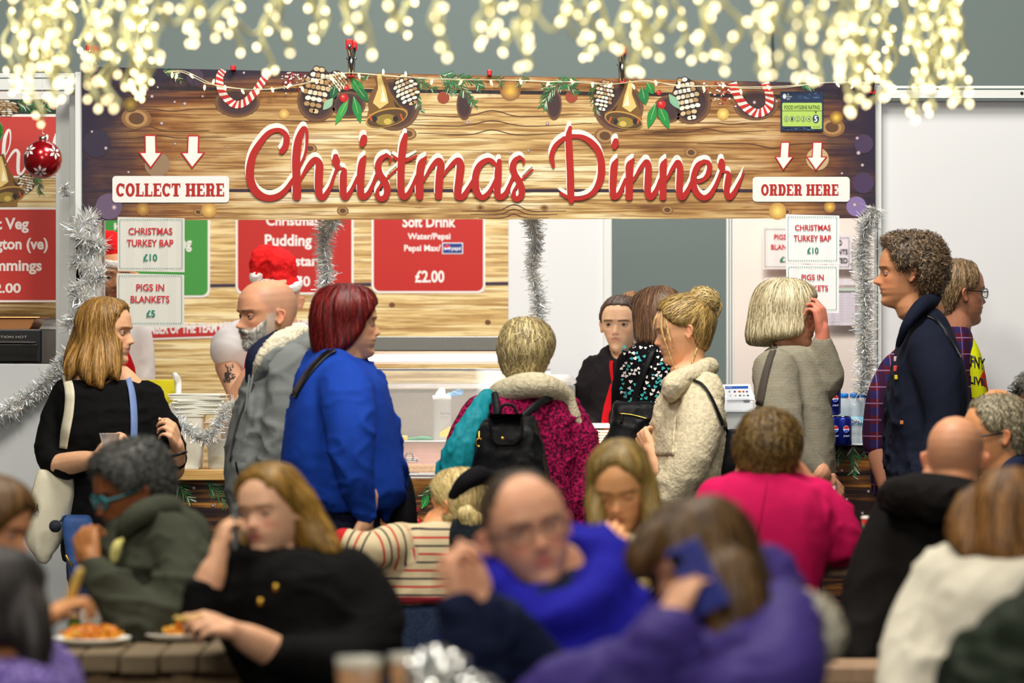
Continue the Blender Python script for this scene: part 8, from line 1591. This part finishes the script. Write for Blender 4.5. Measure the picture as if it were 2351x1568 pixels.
for x, lab in ((1934, 'rear row water bottle behind the one nearest the cans'), (1960, 'rear row water bottle behind the middle one'), (1984, 'rear row water bottle behind the plaid sleeve')): bottle(x, 14.40, lab, False)
def can(x, z, d, label, ang=0):
    e = empty('drink_can', at(x, d, z), label, 'can', 'blue drink cans on the white worktop'); c = at(x, d, z); q = MB(); q.lathe(c, [(.022, 0), (.0315, .006), (.0315, .098), (.026, .108)], 24); q.build('can_body', mat('can_blue', (26, 40, 140), .3, .5), e, True); q = MB(); q.lathe(c + Vector((0, 0, .107)), [(.027, 0), (.027, .004), (.024, .003)], 24); q.build('rim', M_chrome, e, True)
    A = Art(d - .0325, .0003); yy = 784 - (z + .062 - CAMZ)*F/d; k = F/d; A.ell(x+7, yy, 7, 8, (240, 240, 245), 18); A.lay = 2; A.poly([(x+.5, yy-1), (x+3, yy-6), (x+8, yy-7.5), (x+13, yy-5), (x+13.6, yy-1), (x+8, yy)], (214, 40, 50)); A.poly([(x+1, yy+4), (x+5, yy+2), (x+13, yy+2), (x+12, yy+5), (x+8, yy+7.5), (x+4, yy+6.6)], (40, 90, 200)); A.lay = 2; A.text('pepsi', x+1, yy+13, x+14, yy+19, (200, 210, 240), .01); A.build('printed_logo', e)
can(1936, WW, 14.20, 'blue drink can at the bottom of the pile beside the water bottles'); can(1911, WW, 14.20, 'blue drink can at the bottom, mostly behind the grey cardigan'); can(1911, WW + .113, 14.22, 'blue drink can on top of the pile')
# ================================================================ TABLES
def planks(e, x0, x1, n, y0d, y1d, z, th, m, gap=.006, along='Y', name='plank'):
    w = (x1 - x0) / n
    for k in range(n):
        q = MB(); j = .004*math.sin(k*2.3)
        if along == 'Y': q.box((x0 + k*w + gap/2, y0d + j*2, z - th + j*.4), (x0 + (k+1)*w - gap/2, y1d, z + j*.3))
        else: q.box((x0, y0d + k*(y1d-y0d)/n + gap/2, z - th), (x1, y0d + (k+1)*(y1d-y0d)/n - gap/2, z))
        q.build(name, m, e, bevel=.004)
def frame(e, x0, x1, y0, y1, z):
    for k, yy in enumerate((y0, y1)):
        for s in (-1, 1):
            xm = (x0+x1)/2; q = MB(); q.tube([(xm + s*.10, yy, z), (xm + s*(x1-x0)*.42, yy, 0.03)], .035, 8); q.build('leg', M_plankx, e)
        q = MB(); q.box((x0, yy-.02, z-.09), (x1, yy+.02, z-.02)); q.build('cross_beam', M_plankx, e)
ta = empty('picnic_table', at(330, 9.9, 0), 'weathered wooden picnic table with two plates of food', 'table'); TZ = Z(1502, 9.35)
x0, x1 = at(92, 9.35, 0).x, at(545, 9.35, 0).x
planks(ta, x0, x1, 5, 9.35, 9.88, TZ, .045, M_plank); frame(ta, x0, x1, 9.42, 9.8, TZ - .045)
def plate(x, d, label, seed, mat2):
    e = empty('paper_plate', at(x, d, TZ), label, 'plate'); c = at(x, d, TZ + .004); q = MB(); rad = 90/F*d; v = Vol(); n = 40
    q.lathe(c, [(rad*.7, 0), (rad*.75, .002), (rad, .014), (rad*1.0, .018), (rad*.72, .007), (.001, .006)], n); q.build('plate_body', mat('plate_white', (240, 236, 224), .5), e, True); r2 = random.Random(seed)
    f = empty('meal', at(x, d, TZ + .012), 'heap of golden chips and fried food on the plate ' + ('nearer the napkin box' if seed == 1 else 'nearer the fluffy cardigan'), 'food'); q = MB()
    for k in range(46):
        a = r2.uniform(0, 6.28); rr_ = rad*.62*math.sqrt(r2.random()); p = c + Vector((rr_*math.cos(a), rr_*.8*math.sin(a), .014 + (1 - rr_/rad)*.035*r2.random())); M2 = Matrix.Rotation(r2.uniform(0, 3.1), 3, 'Z') @ Matrix.Rotation(r2.uniform(-.4, .4), 3, 'Y'); b = len(q.V); q.box((-.028, -.0055, -.0055), (.028, .0055, .0055), lin(r2.choice([(232, 160, 50), (214, 130, 34), (242, 186, 80)]))); q.V[b:] = [tuple(p + M2 @ Vector(v)) for v in q.V[b:]]
    o = q.build('chips', PRINT, f, False, 0, True); o['kind'] = 'stuff'; q = MB(); v = Vol(); v.ell(tuple(c + Vector((-.02, .0, .028))), (.05, .035, .022)); v.ell(tuple(c + Vector((.035, .01, .026))), (.035, .03, .02)); V, Fc = remesh(v, .005, 2); V = folds(V, Fc, .006, seed, (50, 50, 50)); mesh('fried_fillet', V, Fc, mat('batter', (206, 116, 30), .5, var=.35, vscale=50), f)
plate(210, 9.62, 'white plate of chips beside the small napkin box', 1, None); plate(410, 9.78, 'white plate of chips nearer the woman in the fluffy cardigan', 2, None)
e = empty('napkin_box', at(224, 9.95, TZ), 'small white box with a red mark behind the plates', 'box'); q = MB(); a, b = W(184, 1402, 9.8), W(262, 1447, 9.8); q.box((a.x, 9.80, TZ+.001), (b.x, 9.86, a.z)); q.build('box_body', mat('plate_white', (240, 236, 224), .5), e, bevel=.003); A = Art(9.798, .0004); A.ell(212, 1413, 7, 5, (200, 60, 40), 14); A.stroke([(186, 1432, 1.5), (236, 1428, 1.5)], (90, 80, 110), 1); A.build('printed_mark', e)
q = MB(); c = at(172, 9.80, TZ); q.lathe(c, [(.02, 0), (.02, .04), (.009, .055), (.009, .068)], 14); tag(q.build('green_bottle', mat('green_glass', (70, 110, 30), .15, trans=.3), None, True), 'small green bottle beside the napkin box', 'bottle')
q = MB(); q.tube([W(160, 1380, 8.37), W(170, 1350, 8.36), W(184, 1312, 8.35)], [.010, .011, .009], 4, sm=3); tag(q.build('potato_chip', mat('chip_yellow', (236, 196, 96), .5), None, True), 'thick chip held up between the fingers at the left', 'chip')
q = MB(); q.tube([W(404, 1420, 9.0), W(430, 1420, 9.0), W(462, 1412, 8.99)], [.006, .005, .004], 6); tag(q.build('wooden_fork', mat('chip_yellow', (236, 196, 96), .5), None, True), 'yellowish wooden fork held over the plate', 'fork')
for s, xx in ((0, x0 - .42), (1, x1 + .14)):
    b_ = empty('picnic_bench', at(330 + s*10, 9.9, 0), ['wooden bench along the side of the picnic table near the violet top', 'wooden bench under the woman in the fluffy cardigan'][s], 'bench'); planks(b_, xx, xx + .28, 2, 9.3, 9.9, .40, .04, M_plank); 
    for yy in (9.42, 9.78): q = MB(); q.box((xx+.04, yy-.03, 0), (xx+.24, yy+.03, .36)); q.build('leg', M_plankx, b_)
# centre table with beers, mostly below the frame
tb = empty('beer_table', at(960, 6.9, 0), 'dark table below the frame edge holding two beers', 'table'); BZ = .79
planks(tb, at(640, 6.7, 0).x, at(1235, 6.7, 0).x, 7, 6.62, 7.25, BZ, .035, M_plankx, along='X'); frame(tb, at(700, 6.7, 0).x, at(1200, 6.7, 0).x, 6.7, 7.15, BZ - .035)
def beer(x, y, d, label):
    e = empty('beer_cup', at(x, d, BZ), label, 'beer'); c = at(x, d, BZ + .001); zt = Z(y, d); k = 54/F*d; h = zt - BZ
    q = MB(); q.lathe(c, [(k*.74, 0), (k, h), (k*1.03, h+.003), (k*.98, h+.003), (k*.95, h-.002)], 28); q.build('plastic_cup', mat('cup_clear', (236, 236, 232), .1, alpha=.35), e, True)
    q = MB(); q.lathe(c + Vector((0, 0, .004)), [(k*.71, 0), (k*.95, h*.84)], 28); q.build('lager', mat('lager', (226, 150, 20), .15, trans=.35), e, True); q = MB(); q.lathe(c + Vector((0, 0, .004 + h*.84)), [(k*.955, 0), (k*.97, h*.10), (k*.5, h*.12)], 28); q.build('foam_head', mat('foam', (236, 226, 200), .8), e, True)
beer(824, 1514, 7.0, 'pint of lager with a foamy head on its own'); beer(945, 1506, 7.15, 'pint of lager beside the crumpled clear wrapping')
v = Vol(); v.ell(tuple(at(1060, 6.95, BZ + .055)), (.085, .07, .05)); v.ell(tuple(at(1010, 7.0, BZ + .085)), (.06, .05, .06)); v.ell(tuple(at(1130, 6.9, BZ + .04)), (.05, .05, .035)); V, Fc = remesh(v, .007, 1); N_ = normals(V, Fc); V = V + N_ * ((1 - np.abs(vn(V*38, 2))*2)*.012 + vn(V*90, 4)*.006)[:, None]
tag(mesh('crumpled_foil', V, Fc, mat('foil', (214, 214, 210), .16, .9), None, smooth=False), 'crumpled glittering foil beside the second lager', 'foil')
# table and bench at the right
tr = empty('side_table', at(1950, 11.0, 0), 'wooden table edge between the pink jumper and the black hooded top', 'table'); zt = Z(1278, 11.0)
planks(tr, at(1770, 11, 0).x, at(2130, 11, 0).x, 4, 11.12, 11.62, zt, .04, mat('side_plank', (160, 128, 98), .6, 0, .2, 40, var=.25, vscale=6, stretch=(6, 1, 6)), along='X'); q = MB(); q.box((at(1770, 11, 0).x, 11.08, zt-.06), (at(2130, 11, 0).x, 11.11, zt-.001)); q.build('table_edge', mat('side_plank', (160, 128, 98), .6), tr, bevel=.003)
for xx in (1800, 2100): q = MB(); q.box(at(xx-20, 11.2, 0), at(xx+20, 11.5, zt-.04)); q.build('leg', M_plankx, tr)
e = empty('paper_cup', at(2004, 11.3, zt), 'red and white festive paper cup on the side table', 'cup'); c = at(2006, 11.3, zt+.001); q = MB(); q.lathe(c, [(.026, 0), (.036, .095)], 24); q.build('cup_body', mat('cup_red', (196, 30, 34), .45), e, True); q = MB(); q.lathe(c + Vector((0, 0, .062)), [(.0333, 0), (.0345, .016)], 24); q.build('green_band', mat('cup_green', (90, 130, 70), .45), e, True); q = MB(); q.lathe(c + Vector((0, 0, .093)), [(.037, 0), (.038, .005), (.034, .008)], 24); q.build('rim', mat('plate_white', (240, 236, 224), .5), e, True)
A = Art(11.3 - .0345, .0004); A.lay = 1; A.poly([(2001, 1238), (2014, 1236), (2016, 1224), (2008, 1219), (2000, 1226)], (238, 234, 226)); A.build('printed_blob', e)
e = empty('table_sign', at(1905, 11.4, zt), 'white tabletop sign with a black edge in front of the pink jumper', 'sign'); q = MB(); v = [W(1878, 1118, 11.5), W(1922, 1112, 11.5), W(1932, 1268, 11.4), W(1890, 1274, 11.4)]; v2_ = [p + Vector((0, .012, 0)) for p in v]; BF = [(0,3,2,1),(4,5,6,7),(0,1,5,4),(1,2,6,5),(2,3,7,6),(3,0,4,7)]; mesh('black_holder', [tuple(p) for p in v + v2_], BF, M_black, e, smooth=False)
v = [W(1880, 1121, 11.493), W(1917, 1116, 11.493), W(1926, 1266, 11.393), W(1892, 1270, 11.393)]; mesh('white_sheet', [tuple(p) for p in v + [p + Vector((0, .004, 0)) for p in v]], BF, M_paper, e, smooth=False)
be = empty('wooden_bench', at(1910, 10.2, 0), 'wooden bench plank at the bottom, below the fur-trimmed hood', 'bench'); bz = Z(1522, 10.1); planks(be, at(1700, 10.1, 0).x, at(2060, 10.1, 0).x, 2, 9.95, 10.25, bz, .045, mat('side_plank', (160, 128, 98), .6), along='X')
for xx in (1730, 2000): q = MB(); q.box(at(xx-16, 10.0, 0), at(xx+16, 10.2, bz-.045)); q.build('leg', M_plankx, be)
# burger and carton in front of the eating woman
tc_ = empty('centre_table', at(1470, 9.3, 0), 'narrow wooden table between the blue sweatshirt and the woman eating', 'table'); cz = Z(1422, 9.2); planks(tc_, at(1380, 9.2, 0).x, at(1660, 9.2, 0).x, 3, 8.95, 9.45, cz, .04, M_plank, along='X')
for xx in (1410, 1620): q = MB(); q.box(at(xx-12, 9.05, 0), at(xx+12, 9.35, cz-.04)); q.build('leg', M_plankx, tc_)
e = empty('filled_bap', at(1458, 9.2, cz), 'filled bread bap on a white box in front of the woman eating', 'food'); q = MB(); q.ell(W(1460, 1343, 9.2), (.036, .034, .020)); q.build('bun_top', mat('bun', (226, 196, 124), .6), e, True); q = MB(); q.ell(W(1462, 1362, 9.2), (.030, .03, .012)); q.build('filling', mat('filling', (70, 60, 24), .6), e, True); q = MB(); q.ell(W(1464, 1376, 9.2), (.026, .028, .014)); q.build('bun_base', mat('bun', (226, 196, 124), .6), e, True)
q = MB(); q.pbox(1447, 1388, 1492, 1421, 9.18, .06); q.build('white_box', mat('plate_white', (240, 236, 224), .5), e, bevel=.006)
for p_, lab in (((1420, 9.95), 'low wooden bench under the woman in the cream top'), ((1770, 11.0), 'low wooden bench under the pink jumper'), ((2150, 10.75), 'low wooden bench under the black hooded top'), ((1290, 8.05), 'low wooden bench under the man in royal blue'), ((2340, 11.7), 'low bench under the man with the hand on his head')):
    e = empty('low_bench', at(p_[0], p_[1], 0), lab, 'bench'); c = at(p_[0], p_[1] + .05, 0); q = MB(); q.box((c.x-.2, c.y-.13, .36), (c.x+.2, c.y+.13, .40)); q.build('plank', M_plank, e, bevel=.004)
    for s in (-1, 1): q = MB(); q.box((c.x+s*.16-.02, c.y-.12, 0), (c.x+s*.16+.02, c.y+.12, .36)); q.build('leg', M_plankx, e)
